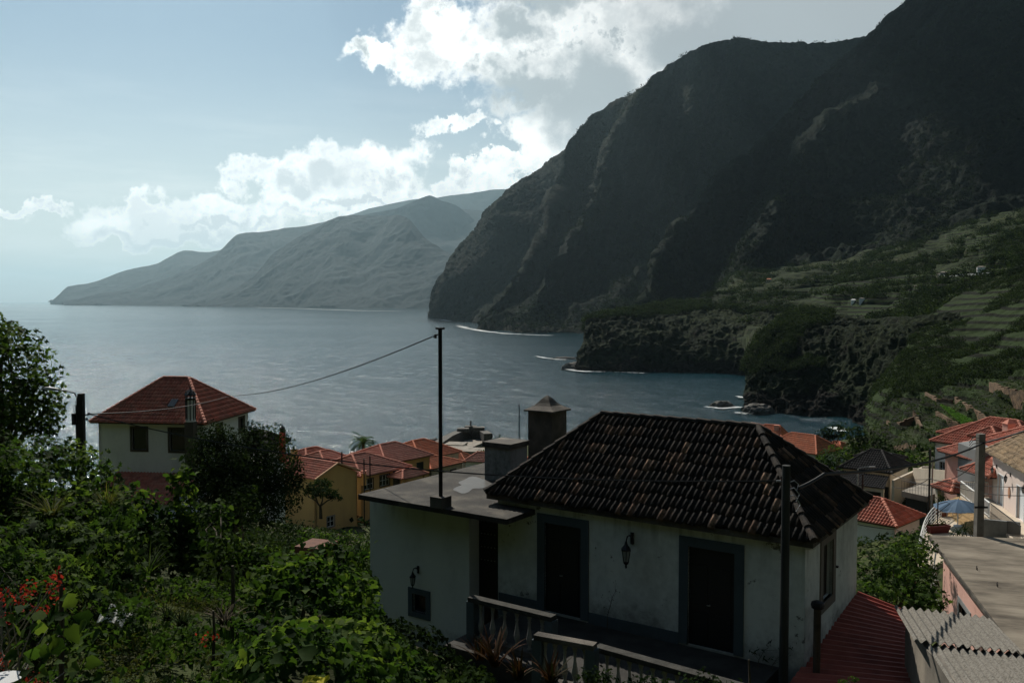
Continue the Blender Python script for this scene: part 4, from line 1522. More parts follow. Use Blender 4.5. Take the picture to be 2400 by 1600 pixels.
def front_yard():
    t = MB()
    xl = S_OF(1105, yy=HY0 - 2.0)
    t.box(xl, HX1 - .5, HY0 - 3.0, HY0 + .1, HZF - 3.5, HZF)
    o = t.build('terrace', noisy('blackened_paving', [(.02, .019, .017), (.045, .042, .038)], scale=2, bump=.5, bscale=10))
    o.location = HOUSE.location
    o.rotation_euler = HOUSE.rotation_euler
    tag(o, kind='structure')
    # balustrades, from where their caps show in the photograph
    def balus(name, pts, ztop, h, n, label, post=True, s=1.0, mat=None):
        B = empty(name, (0, 0, 0), 0, label, 'balustrade', 'balustrades of the front terrace')
        a, b = pts
        a, b = Vector((a.x, a.y, ztop)), Vector((b.x, b.y, ztop))
        d = (b - a).normalized()
        nn = Vector((d.y, -d.x, 0)) * .11
        c = MB()
        q = [a + nn - d * .06, b + nn + d * .06, b - nn + d * .06, a - nn - d * .06]
        c.slab(q, .10)
        c.build('coping', M_concdark if 'lower' in label else noisy('shade_dark_coping', [(.018, .018, .015), (.05, .048, .042)], scale=5, bump=.6), B)  # copings away from the lit corner painted near-black, shade put into the colour
        c = MB()
        q = [p - Vector((0, 0, h + .1)) for p in (a + nn, b + nn, b - nn, a - nn)]
        c.slab(q, .35)
        c.build('footing', M_concdark, B)
        if post:
            for p in (a, b):
                c = MB()
                c.prism([(p.x + nn.x - d.x * .1, p.y + nn.y - d.y * .1), (p.x + nn.x + d.x * .1, p.y + nn.y + d.y * .1), (p.x - nn.x + d.x * .1, p.y - nn.y + d.y * .1), (p.x - nn.x - d.x * .1, p.y - nn.y - d.y * .1)][::1], ztop - h - .4, ztop - .101)
                c.build('post', M_bluegrey, B)
        mb = MB()
        mb.lathe(baluster(h, s))
        first = None
        for k in range(n):
            p = a.lerp(b, (k + .7) / (n + .4))
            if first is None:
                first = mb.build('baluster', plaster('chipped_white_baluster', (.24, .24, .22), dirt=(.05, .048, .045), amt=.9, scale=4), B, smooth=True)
                bo = first
            else:
                bo = first.copy()
                COL.objects.link(bo)
                bo.parent = B
            bo.location = (p.x, p.y, ztop - h - .1)
        return B
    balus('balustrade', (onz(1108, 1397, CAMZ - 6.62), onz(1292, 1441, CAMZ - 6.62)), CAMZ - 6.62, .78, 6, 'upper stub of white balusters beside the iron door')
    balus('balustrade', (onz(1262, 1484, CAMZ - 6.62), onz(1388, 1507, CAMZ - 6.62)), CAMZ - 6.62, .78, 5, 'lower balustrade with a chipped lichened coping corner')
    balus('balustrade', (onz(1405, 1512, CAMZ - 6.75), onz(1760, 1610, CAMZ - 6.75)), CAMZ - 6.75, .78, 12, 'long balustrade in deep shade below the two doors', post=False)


front_yard()


def cable(pts, r, label, name='power_line', group=None, sag=0.0, n=14):
    P = []
    for i in range(len(pts) - 1):
        a, b = Vector(pts[i]), Vector(pts[i + 1])
        s = sag[i] if isinstance(sag, (list, tuple)) else sag
        for k in range(n + (i == len(pts) - 2)):
            t = k / n
            p = a.lerp(b, t)
            p.z -= s * 4 * t * (1 - t)
            P.append(p)
    mb = MB()
    mb.tube(P, r, 5)
    o = mb.build(name, M_cable)
    return tag(o, label, 'cable', group)


def poles():
    # round dark pole in front of the house
    p = at(1843, 1090, 17.2)
    U = empty('utility_pole', (p.x, p.y, CAMZ - 9.5), 0, 'dark round utility pole in front of the old house', 'utility pole')
    mb = MB()
    top = p.z - (CAMZ - 9.5)
    mb.tube([(0, 0, 0), (0, 0, top)], [.096, .078], 18)
    mb.build('shaft', noisy('dark_pole', [(.02, .022, .022), (.05, .052, .05)], scale=3, rough=.75, bump=.1, spec=.2, stretch=(1, 1, .2)), U, smooth=False)
    mb = MB()
    for k in range(3):
        mb.tube([(0, 0, top - .35 - k * .14), (.16, .02, top - .30 - k * .14), (.26 + .02 * k, .05, top - .38 - k * .2), (.2, .0, top - .5 - k * .2)], .012, 5)
    mb.tube([(-.11, -.02, top - .30), (-.2, -.03, top - .30)], .02, 6)
    mb.build('fitting', M_galv, U)
    hub = Vector((p.x, p.y, p.z))
    # mast on the flat roof
    b = onz(1033, 1187, CAMZ - 5.1)
    A = empty('antenna_mast', (b.x, b.y, CAMZ - 5.1), HRZ, 'tall thin black mast in a concrete block on the flat roof', 'mast')
    mb = MB()
    mb.box(-.19, .19, -.19, .19, 0, .27)
    mb.build('base', M_concdark, A)
    mb = MB()
    th = at(1036, 772, b.y).z - (CAMZ - 5.1)
    mb.tube([(0, 0, .27), (0, 0, th)], .05, 12)
    mb.build('pole', M_metal, A)
    mb = MB()
    mb.box(-.10, .10, -.06, .06, th, th + .05)
    mb.tube([(-.02, 0, th - .12), (-.12, 0, th - .14), (-.22, 0, th - .18)], .018, 6)
    mb.tube([(-.15, 0, th - .12), (-.15, 0, th - .22)], .035, 6)
    mb.build('insulator', M_metal, A)
    mt = Vector((b.x - .2, b.y, CAMZ - 5.1 + th - .18))
    # street lamp on a square pole, left
    q = at(190, 922, 25)
    S = empty('street_lamp', (q.x, q.y, gz(q.x, q.y) - .5), 0, 'street lamp on a black post rising from the left bushes', 'street lamp')
    o0 = S.location
    S.scale = (.6, .6, .6)
    tp = (q.z - o0.z) / .6
    mb = MB()
    mb.box(-.12, .12, -.12, .12, 0, tp)
    mb.build('post', noisy('tarred_post', [(.018, .017, .015), (.04, .036, .03)], scale=3, bump=.3), S)
    mb = MB()
    mb.tube([(-.2, 0, tp - 1.5), (-.2, 0, tp - .2), (-.3, 0, tp + .02), (-.7, 0, tp + .12), (-1.1, 0, tp + .18)], .03, 6)
    mb.tube([(-.2, 0, tp - .3), (0, 0, tp - .3)], .02, 5)
    mb.tube([(-.2, 0, tp - 1.3), (0, 0, tp - 1.3)], .02, 5)
    mb.tube([(-.25, 0, tp - .35), (-.38, 0, tp - .75), (-.28, 0, tp - 1.0)], .012, 5)
    ar = mb.build('arm', M_metal, S)
    mb = MB()
    V, F = [], []
    prof = [(-1.05, .09, .10), (-1.25, .11, .12), (-1.28, .13, .12), (-1.5, .14, .13), (-1.68, .10, .09), (-1.76, .02, .02)]
    for (x, w, h) in prof:
        zc = tp + .18 - (x + 1.1) * .12
        V += [(x, -w, zc - h * .4), (x, w, zc - h * .4), (x, w * .7, zc + h * .6), (x, -w * .7, zc + h * .6)]
    for i in range(len(prof) - 1):
        for j in range(4):
            F.append((i * 4 + j, i * 4 + (j + 1) % 4, i * 4 + 4 + (j + 1) % 4, i * 4 + 4 + j))
    F += [(3, 2, 1, 0), tuple(range(20, 24))]
    mb.add(V, F)
    mb.build('lamp_head', noisy('lamp_cover', [(.35, .36, .35), (.45, .46, .45)], scale=5, rough=.4, bump=0), S)
    mb = MB()
    mb.box(.12, .34, -.03, .03, tp - 1.02, tp - .96)
    mb.lathe([(.05, 0), (.06, .06), (.03, .12)], (.34, 0, tp - 1.0), 8)
    mb.lathe([(.05, 0), (.06, .06), (.03, .12)], (.24, 0, tp - 1.25), 8)
    mb.build('insulator', M_metal, S)
    lamp = Vector((q.x + .2, q.y, q.z - .57))
    # thin rods beyond
    for (px, py0, py1, D) in [(180, 948, 1010, 31)]:
        a, b2 = at(px, py0, D), at(px, py1, D)
        mb = MB()
        mb.tube([b2 - Vector((0, 0, 3)), a], .05, 6)
        mb.tube([a - Vector((.12, 0, .3)), a - Vector((.12, 0, .7))], .07, 8)
        tag(mb.build('utility_pole', M_metal), 'slim pole with a small box just behind the street lamp', 'utility pole')
    cable([mt, at(540, 927, 46), lamp], .016, 'wire from the mast on the flat roof to the street lamp', sag=[.35, .2])
    cable([lamp, hub + Vector((-.2, 0, -.3))], .016, 'wire sagging from the street lamp across the tiled roof to the dark pole', sag=.55, n=40)
    # concrete pole at the far edge of the flat pink house
    f = onz(2301, 1256, CAMZ - 9.2)
    C = empty('utility_pole', (f.x, f.y + .25, CAMZ - 15), 0, 'grey concrete utility pole behind the flat pink house', 'utility pole')
    mb = MB()
    tz = at(2306, 1016, f.y + .25).z - (CAMZ - 15)
    w0, w1 = .15, .125
    V = [(-w0, -w0, 0), (w0, -w0, 0), (w0, w0, 0), (-w0, w0, 0), (-w1, -w1, tz), (w1, -w1, tz), (w1, w1, tz), (-w1, w1, tz)]
    mb.add(V, [(3, 2, 1, 0), (4, 5, 6, 7), (0, 1, 5, 4), (1, 2, 6, 5), (2, 3, 7, 6), (3, 0, 4, 7)])
    mb.build('shaft', noisy('pole_concrete', [(.13, .12, .105), (.20, .19, .17)], scale=3, bump=.3), C)
    mb = MB()
    mb.box(-.26, .26, -.17, -.15, tz - 2.92, tz - 2.84)
    mb.build('crossarm', M_metal, C)
    mb = MB()
    for k in range(4):
        mb.tube([(-.13, -.1, tz - .15 - k * .1), (-.35, -.1, tz - .12 - k * .13), (-.5, -.1, tz - .35 - k * .1)], .014, 5)
    mb.build('fitting', M_metal, C)
    ct = Vector((f.x, f.y + .1, CAMZ - 15 + tz - .35))
    cable([hub + Vector((.26, .05, -.45)), at(1932, 1110, 18.2), ct, at(2470, 985, 30)], .035, 'thick twisted cable from the dark pole past the concrete pole', sag=[.02, .25, .05])
    cable([ct - Vector((0, 0, .5)), at(2180, 1120, 50), at(2090, 1140, 62)], .02, 'sagging wire from the concrete pole down to the dark roofed house', sag=[.5, .3])
    cable([at(2430, 1160, 40), at(2240, 1140, 55), at(2090, 1110, 80)], .02, 'nearly level wire crossing in front of the pink houses', sag=[.2, .3])
    cable([at(2440, 1140, 45), at(2180, 1122, 65), at(2092, 1112, 82)], .02, 'upper level wire running to the dark roofed house', sag=.2)
    cable([at(1890, 1190, 40), at(2100, 1240, 45), at(2300, 1295, 40)], .016, 'thin wire over the small garage roof towards the flat pink house', sag=.2)
    # slim village poles
    for (px, y0, y1, D, lab, w) in [(2180, 1052, 1215, 60, 'slim black pole left of the blue parasol', .07), (2186, 1070, 1175, 66, 'grey pole just behind the slim black pole', .06), (2022, 1110, 1262, 78, 'black pole in front of the dark roofed carport', .09),
                                    (2011, 1098, 1160, 88, 'galvanised lamp pole with a short arm before the dark roof', .07), (801, 1058, 1130, 100, 'left of two thin poles in front of the ochre house', .09),
                                    (867, 1068, 1125, 98, 'right of two thin poles in front of the ochre house', .07), (1217, 946, 1100, 60, 'thin rod standing against the sea left of the tall chimney', .03), (853, 1075, 1125, 97, 'thin dark pole by the ochre house windows', .07)]:
        a, b2 = at(px, y0, D), at(px, y1, D)
        base = min(b2.z, gz(a.x, a.y))
        U2 = empty('utility_pole', (a.x, a.y, base), 0, lab, 'utility pole')
        mb = MB()
        mb.tube([(0, 0, 0), (0, 0, a.z - base)], w, 7)
        mb.build('shaft', M_galv if 'grey' in lab or 'galvan' in lab else M_metal, U2)
        if 'arm' in lab:
            mb = MB()
            mb.tube([(0, 0, a.z - base), (.3, 0, a.z - base + .15), (1.2, 0, a.z - base + .2)], .04, 5)
            mb.box(1.1, 1.7, -.1, .1, a.z - base + .12, a.z - base + .24)
            mb.build('lamp_head', M_galv, U2)


poles()


def puddle():
    c = onz(1112, 1134, CAMZ - 5.095)
    rs = np.random.RandomState(3)
    V = [(c.x, c.y, c.z)]
    for k in range(40):
        t = 2 * math.pi * k / 40
        r = 1 + .25 * math.sin(3 * t + 1) + .12 * math.sin(7 * t)
        V.append((c.x + .5 * r * math.cos(t) + .2 * math.sin(t), c.y + .95 * r * math.sin(t), c.z))
    F = [(0, 1 + k, 1 + (k + 1) % 40) for k in range(40)]
    m = noisy('puddle_water', [(.02, .02, .018), (.05, .045, .04)], scale=4, rough=.42, bump=.15, bscale=20, spec=.3)
    tag(mesh_obj('puddle', V, F, m), 'shallow puddle shining on the annex flat roof', 'puddle', None, 'stuff')


puddle()


# ------------------------------------------------------------------ sheds and the flat pink house, lower right
def corrugated(mb, A, B, C, D, pitch, amp, m=0, thick=.012, along='AB', seg=6):
    """wavy sheet over the quad A B C D; the waves run parallel to A-B"""
    A, B, C, D = [Vector(p) for p in (A, B, C, D)]
    L = (D - A).length
    n = max(2, int(round(L / pitch)))
    nn = n * seg
    V, F = [], []
    nrm = (B - A).cross(D - A).normalized()
    if nrm.z < 0:
        nrm = -nrm
    for k in range(nn + 1):
        t = k / nn
        h = math.sin(t * n * 2 * math.pi) * amp
        for s in (0, .5, 1):
            p = A.lerp(D, t).lerp(B.lerp(C, t), s) + nrm * h
            V.append(p)
            V.append(p - nrm * thick)
    for k in range(nn):
        for s in range(2):
            a = k * 6 + s * 2
            F.append((a, a + 2, a + 8, a + 6))
            F.append((a + 1, a + 7, a + 9, a + 3))
        a = k * 6
        F.append((a, a + 6, a + 7, a + 1))
        F.append((a + 4, a + 5, a + 11, a + 10))
    mb.add(V, F, m)
    return mb


def sheds():
    m_redm = noisy('red_sheet_metal', [(.26, .06, .042), (.33, .08, .055), (.22, .05, .036)], scale=1.5, rough=.5, bump=.1, bscale=6, spec=.3)
    m_asb = noisy('fibre_cement_sheet', [(.06, .055, .045), (.14, .13, .112), (.20, .188, .165)], scale=24, bump=.25, bscale=60, bdist=.01, lo=.32, hi=.6)
    # red lean-to against the right wall of the house
    A = H2W(HX1 + .03, HY0 + 4.35, -7.10)
    B = at(2110, 1426, 21.3)
    C = at(2225, 1680, 15.9)
    D = at(1812, 1650, 16.8)
    S = empty('lean_to_shed', (A.x, A.y, CAMZ - 9.5), 0, 'red corrugated lean-to roof against the right wall of the old house', 'shed')
    off = Vector((A.x, A.y, CAMZ - 9.5))
    mb = MB()
    corrugated(mb, A - off, B - off, C - off, D - off, .24, .045)
    mb.build('roof', m_redm, S)
    mb = MB()
    for (p, q) in ((B, C), (C, D)):
        d = (q - p).normalized()
        n = Vector((d.y, -d.x, 0)).normalized() * -.12
        P = [(p + n - off), (q + n - off), (q + n * 2 - off), (p + n * 2 - off)]
        mb.prism([(v.x, v.y) for v in P], -3, [v.z - .12 for v in P])
    mb.build('wall', M_greypl, S)
    mb = MB()
    d = (C - B).normalized()
    mb.tube([B - off + Vector((.03, 0, -.09)), C - off + Vector((.03, 0, -.09))], .035, 8)
    mb.build('gutter', M_metal, S)
    # front part that runs on under the frame's lower edge
    E = at(1812, 1608, 17.4)
    # grey fibre cement roof
    A2, B2 = at(2096, 1420, 18.3), at(2318, 1446, 18.6)
    C2, D2 = at(2500, 1640, 14.6), at(2143, 1500, 16.0)
    E2, F2 = at(2205, 1578, 14.6), at(2330, 1650, 13.6)
    S2 = empty('shed', (B2.x, B2.y, CAMZ - 9.5), 0, 'shed with a rough grey corrugated roof beside the flat pink house', 'shed')
    off = Vector(S2.location)
    mb = MB()
    mid1, mid2 = A2.lerp(D2, 1.0), B2.lerp(C2, .42)
    corrugated(mb, D2 - off, A2 - off, B2 - off, (D2 + (B2 - A2) * 1.02) - off, .18, .035, seg=8)
    low = Vector((0, 0, -.07))
    Dl = D2 + (D2 - A2) * -.06
    E3 = D2 + (D2 - A2) * 1.15 + (B2 - A2) * .12
    corrugated(mb, E3 - off + low, Dl + (B2 - A2) * .12 - off + low, Dl + (B2 - A2) * 1.25 - off + low, E3 + (B2 - A2) * 1.2 - off + low, .18, .035, seg=8)
    mb.build('roof', m_asb, S2)
    mb = MB()
    w = [A2 + Vector((.15, -.2, 0)), D2 + Vector((.2, 0, 0)), E3 + Vector((.25, .2, 0))]
    for i in range(2):
        p, q = w[i], w[i + 1]
        d = (q - p).normalized()
        n = Vector((-d.y, d.x, 0)).normalized() * .15
        P = [p - off, q - off, q + n - off, p + n - off]
        mb.prism([(v.x, v.y) for v in P], -3.5, [v.z - .14 for v in P])
    mb.build('wall', M_conc, S2)
    # vent pipe on the corner of the old house
    v = at(1916, 1425, 17.9)
    V = empty('vent_pipe', (v.x, v.y, CAMZ - 8.2), 0, 'rusty vent pipe with a round cowl at the corner of the old house', 'pipe')
    h = v.z - (CAMZ - 8.2)
    mb = MB()
    mb.tube([(0, 0, 0), (0, 0, h)], .075, 12)
    mb.build('pipe', noisy('rusty_pipe', [(.05, .04, .03), (.10, .075, .055)], scale=4, bump=.3), V)
    mb = MB()
    mb.lathe([(.07, h), (.12, h + .01), (.135, h + .07), (.12, h + .13), (.05, h + .16)], (0, 0, 0), 12)
    mb.build('cowl', M_metal, V)


sheds()


def pink_flat():
    A = onz(2177, 1253, CAMZ - 9.2)
    B = onz(2440, 1596, CAMZ - 9.2)
    d = (B - A)
    L = d.length
    rz = math.atan2(d.y, d.x)
    P = empty('flat_pink_house', (A.x, A.y, CAMZ), rz, 'pink house with a bare concrete flat roof beside the grey corrugated shed', 'house')
    # local x runs from the far corner towards the camera; the roof lies on the left hand (+y)
    W_ = 11.0
    mb = MB()
    mb.slab([(0, 0, -9.2), (L, 0, -9.2), (L, W_, -9.2), (-1.2, W_, -9.2)], .16)
    ro = mb.build('flat_roof', M_concroof, P)
    mb = MB()
    mb.box(0, L, -.04, -.004, -9.34, -9.22)
    mb.build('roof_edge', M_concdark, ro)
    for (x, y) in [(4.6, .7), (6.4, .9), (9.0, 1.6), (10.2, 3.0)]:
        mb = MB()
        mb.tube([(x - .05, y, -9.2), (x - .06, y, -9.1), (x, y, -9.05), (x + .06, y, -9.1), (x + .05, y, -9.2)], .012, 5)
        mb.build('rebar_loop', M_metal, ro)
    mb = MB()

    def s_at(px):
        dd = at(px, 1400, 1.0) - Vector((0, 0, CAMZ))
        c, s = math.cos(rz), math.sin(rz)
        lx, ly = -A.x * c - A.y * s, A.x * s - A.y * c
        dx, dy = dd.x * c + dd.y * s, -dd.x * s + dd.y * c
        k = (.25 - ly) / dy
        return lx + dx * k
    w0, w1 = s_at(2249), s_at(2274)
    x0 = s_at(2209)
    wall_mesh(mb, (x0, .25), (L - .2, .25), -14, -9.37, [(w0 - x0, w1 - x0, -12.0, -10.45)], t=.22)
    wall_mesh(mb, (x0 + .002, W_ - .3), (x0 + .002, .48), -16, -9.37)
    mb.build('wall', M_pink, P)
    window(P, (x0, .25), (L - .2, .25), w0 - x0, w1 - x0, -12.0, -10.45, M_greypl, M_dark, M_glass, w=.17, bars=(0, 0))
    # loose cable coils hanging at the corner
    mb = MB()
    for k in range(6):
        c = Vector((x0 + .2, .1, -10.2 - k * .18))
        pts = [c + Vector((math.cos(t) * (.25 + .05 * k), -.1 * math.sin(t * 2) - .15, math.sin(t) * .3)) for t in np.linspace(k, k + 5.2, 14)]
        mb.tube(pts, .014, 4)
    o = mb.build('cable_coil', pbr('grey_wire', (.3, .3, .28), .6))
    o.location = P.location
    o.rotation_euler = P.rotation_euler
    tag(o, 'loose grey wires dangling at the corner of the flat pink house', 'cable')


pink_flat()


# ------------------------------------------------------------------ houses further off
def frame_house(name, label, A, B, D, wall, group=None, cat='house'):
    """Empty at the front left eave corner; A, B pixels of the eave line's ends, D the distance of A. Local x along the eave, y into the house, z up from the eave"""
    a = at(A[0], A[1], D)
    b = onz(B[0], B[1], a.z)
    d = b - a
    H = empty(name, a, math.atan2(d.y, d.x), label, cat, group)
    return H, d.length


def box_walls(H, x0, x1, y0, y1, h, mat, front=(), right=(), left=(), back=(), surround=None, sash=None, shutter=None, z1=-.12, bars=(1, 1), w=.14, name='wall'):
    """four walls; openings as (s0, s1, h0, h1) from the wall's left end, heights below the eave (negative)"""
    mb = MB()
    cr = {'front': ((x0, y0), (x1, y0)), 'right': ((x1, y0), (x1, y1)), 'back': ((x1, y1), (x0, y1)), 'left': ((x0, y1), (x0, y0))}
    ops = {'front': front, 'right': right, 'left': left, 'back': back}
    for k, (a, b) in cr.items():
        wall_mesh(mb, a, b, -h, z1, [o[:4] for o in ops[k]], t=.2)
    wo = mb.build(name, mat, H)
    for k, (a, b) in cr.items():
        for o in ops[k]:
            kind = o[4] if len(o) > 4 else 'window'
            if kind == 'window':
                window(H, a, b, *o[:4], surround or mat, sash or M_wwood, M_glass, w=w, bars=bars)
            elif kind == 'shutter':
                window(H, a, b, *o[:4], surround or mat, sash or M_wwood, M_glass, w=w, closed=shutter or M_shut, dep=.04)
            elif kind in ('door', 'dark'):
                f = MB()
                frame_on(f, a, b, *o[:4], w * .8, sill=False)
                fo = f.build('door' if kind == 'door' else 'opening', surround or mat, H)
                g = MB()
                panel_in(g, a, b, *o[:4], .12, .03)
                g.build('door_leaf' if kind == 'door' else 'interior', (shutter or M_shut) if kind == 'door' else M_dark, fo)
    return wo


def gable_roof(H, x0, x1, y0, y1, z, rise, mat, cap, along='x', **kw):
    if along == 'x':
        ym = (y0 + y1) / 2
        r0, r1 = (x0, ym, z + rise), (x1, ym, z + rise)
        quads = [((x0, y0, z), (x1, y0, z), r1, r0), ((x1, y1, z), (x0, y1, z), r0, r1)]
        tri = [[(x0 + .2, y0 + .2, z - .1), (x0 + .2, y1 - .2, z - .1), (x0 + .2, ym, z + rise - .12)], [(x1 - .2, y0 + .2, z - .1), (x1 - .2, y1 - .2, z - .1), (x1 - .2, ym, z + rise - .12)]]
        verge = [((x0, y0, z), r0), ((x0, y1, z), r0), ((x1, y0, z), r1), ((x1, y1, z), r1)]
    else:
        xm = (x0 + x1) / 2
        r0, r1 = (xm, y0, z + rise), (xm, y1, z + rise)
        quads = [((x1, y0, z), (x1, y1, z), r1, r0), ((x0, y1, z), (x0, y0, z), r0, r1)]
        tri = [[(x0 + .2, y0 + .2, z - .1), (x1 - .2, y0 + .2, z - .1), (xm, y0 + .2, z + rise - .12)], [(x0 + .2, y1 - .2, z - .1), (x1 - .2, y1 - .2, z - .1), (xm, y1 - .2, z + rise - .12)]]
        verge = [((x0, y0, z), r0), ((x1, y0, z), r0), ((x0, y1, z), r1), ((x1, y1, z), r1)]
    ro = tiled('roof', quads, mat, H, **kw)
    ridge_tiles('ridge_cap', [(r0, r1)], cap, ro, r=.12)
    return ro, tri, verge


def chimney(H, x, y, z0, z1, w, mat, cap, kind='plain'):
    mb = MB()
    mb.box(x - w / 2, x + w / 2, y - w / 2, y + w / 2, z0, z1)
    co = mb.build('chimney', mat, H)
    mb = MB()
    k = w / 2 + .07
    if kind == 'plain':
        mb.box(x - k, x + k, y - k, y + k, z1, z1 + .08)
    elif kind == 'vented':
        mb.box(x - k, x + k, y - k, y + k, z1, z1 + .06)
        for a in (-1, 1):
            for b in (-1, 1):
                mb.box(x + a * w * .33 - .05, x + a * w * .33 + .05, y + b * w * .33 - .05, y + b * w * .33 + .05, z1 + .06, z1 + .3)
        mb.box(x - k, x + k, y - k, y + k, z1 + .3, z1 + .36)
        mb.lathe([(k * .8, z1 + .36), (k * .3, z1 + .5), (.03, z1 + .62)], (x, y, 0), 4)
    elif kind == 'hip':
        V = [(x - k, y - k, z1), (x + k, y - k, z1), (x + k, y + k, z1), (x - k, y + k, z1), (x, y, z1 + w * .55)]
        mb.add(V, [(3, 2, 1, 0), (0, 1, 4), (1, 2, 4), (2, 3, 4), (3, 0, 4)])
    mb.build('chimney_cap', cap, co)
    return co


def left_house():
    H, L = frame_house('white_house', 'white house with a red hipped roof standing alone before the sea', (209, 988), (482, 993), 66.0, None)
    d = 8.8
    rise = 2.95
    ro = hip_roof(H, 0, L, 0, d, 0, rise, 2.1, M_red, M_red, under=M_dark, tw=.25, course=.40, amp=.05, res=6, wob=.01, lap=.04)
    px = L / 278.0
    X = lambda p: (p - 209) * px
    Z = lambda q: -(q - 988) * px * 1.0
    y0 = .45
    fr = [(X(304) - .45, X(338) - .45, Z(1051), Z(1003)), (X(395) - .45, X(430) - .45, Z(1052), Z(1004))]
    box_walls(H, .45, L - .45, y0, d - .45, 5.6, M_white, front=fr, right=[(d - 2.6, d - 1.7, -1.55, -.5), (2.2, 3.1, -1.55, -.5)], surround=plaster('brown_surround', (.09, .075, .06)), bars=(0, 0), sash=M_dark, w=.17)
    # roof light
    mb = MB()
    sx_, sy = X(382), 1.75
    zz = rise * sy / (d / 2) + .08
    sl = rise / (d / 2)
    q = [(sx_ - .28, sy - .35, zz - .35 * sl), (sx_ + .28, sy - .35, zz - .35 * sl), (sx_ + .28, sy + .35, zz + .35 * sl), (sx_ - .28, sy + .35, zz + .35 * sl)]
    mb.slab([(a, b, c + .06) for a, b, c in q], .08)
    mb.build('skylight', M_glass, ro)
    # ornate chimney against the front corner
    cx_, cy_ = X(457), -.32
    mb = MB()
    w = .34
    mb.box(cx_ - w, cx_ + w, cy_ - .3, cy_ + .3, -5.6, .2)
    co = mb.build('chimney', plaster('brown_stack', (.10, .085, .07)), H)
    mb = MB()
    mb.lathe([(.36, .2), (.36, .35), (.31, .45), (.31, 1.75), (.36, 1.85)], (cx_, cy_, 0), 8)
    mb.build('shaft', M_white, co)
    mb = MB()
    for k in range(8):
        t = math.pi * 2 * (k + .5) / 8
        p = Vector((cx_ + math.cos(t) * .33, cy_ + math.sin(t) * .33, .3))
        mb.tube([p, p + Vector((0, 0, 1.5))], .045, 4)
        mb.tube([p + Vector((0, 0, 1.55)), p + Vector((0, 0, 2.15))], .035, 4)
    mb.lathe([(.38, 1.78), (.40, 1.86), (.40, 1.92)], (cx_, cy_, 0), 8)
    mb.lathe([(.44, 2.12), (.44, 2.18), (.3, 2.32), (.12, 2.5), (.05, 2.55), (.07, 2.62), (.015, 2.75)], (cx_, cy_, 0), 8)
    mb.build('chimney_cap', M_dark, co)
    # gutter line and the low roof in front
    ro2 = tiled('lean_to_roof', [((X(268), -4.2, -4.95), (X(470), -4.2, -4.95), (X(470), .45, -3.75), (X(268), .45, -3.75))], M_red, H, tw=.25, course=.4, amp=.045, res=6)
    mb = MB()
    mb.box(X(268) + .2, X(470) - .2, -4.0, .4, -7.5, -5.1)
    mb.build('lean_to_wall', M_white, H)
    # neighbour hidden behind the tree: dark roof and a tall red chimney
    N, Ln = frame_house('dark_roofed_house', 'house hidden behind the dark tree, with a tall red chimney', (530, 1052), (626, 1054), 78, None)
    hip_roof(N, 0, Ln, 0, 5.5, 0, 1.2, 1.2, M_black, M_black, under=M_dark, tw=.3, course=.5, amp=.05, res=4)
    box_walls(N, .4, Ln - .4, .4, 5.1, 8.5, M_white)
    g = local(N, at(662, 1030, 80))
    mb = MB()
    c = g
    mb.box(c.x - .22, c.x + .22, c.y - .22, c.y + .22, -1.5, at(662, 1012, 80).z - N.location.z)
    co = mb.build('chimney', pbr('red_painted_stack', (.35, .045, .03), .7), N)
    z1 = at(662, 1012, 80).z - N.location.z
    mb = MB()
    mb.lathe([(.28, z1), (.30, z1 + .05), (.24, z1 + .10), (.24, z1 + .32), (.30, z1 + .36), (.16, z1 + .48), (.04, z1 + .55), (.02, z1 + .72)], (c.x, c.y, 0), 8)
    mb.build('chimney_cap', M_dark, co)


left_house()


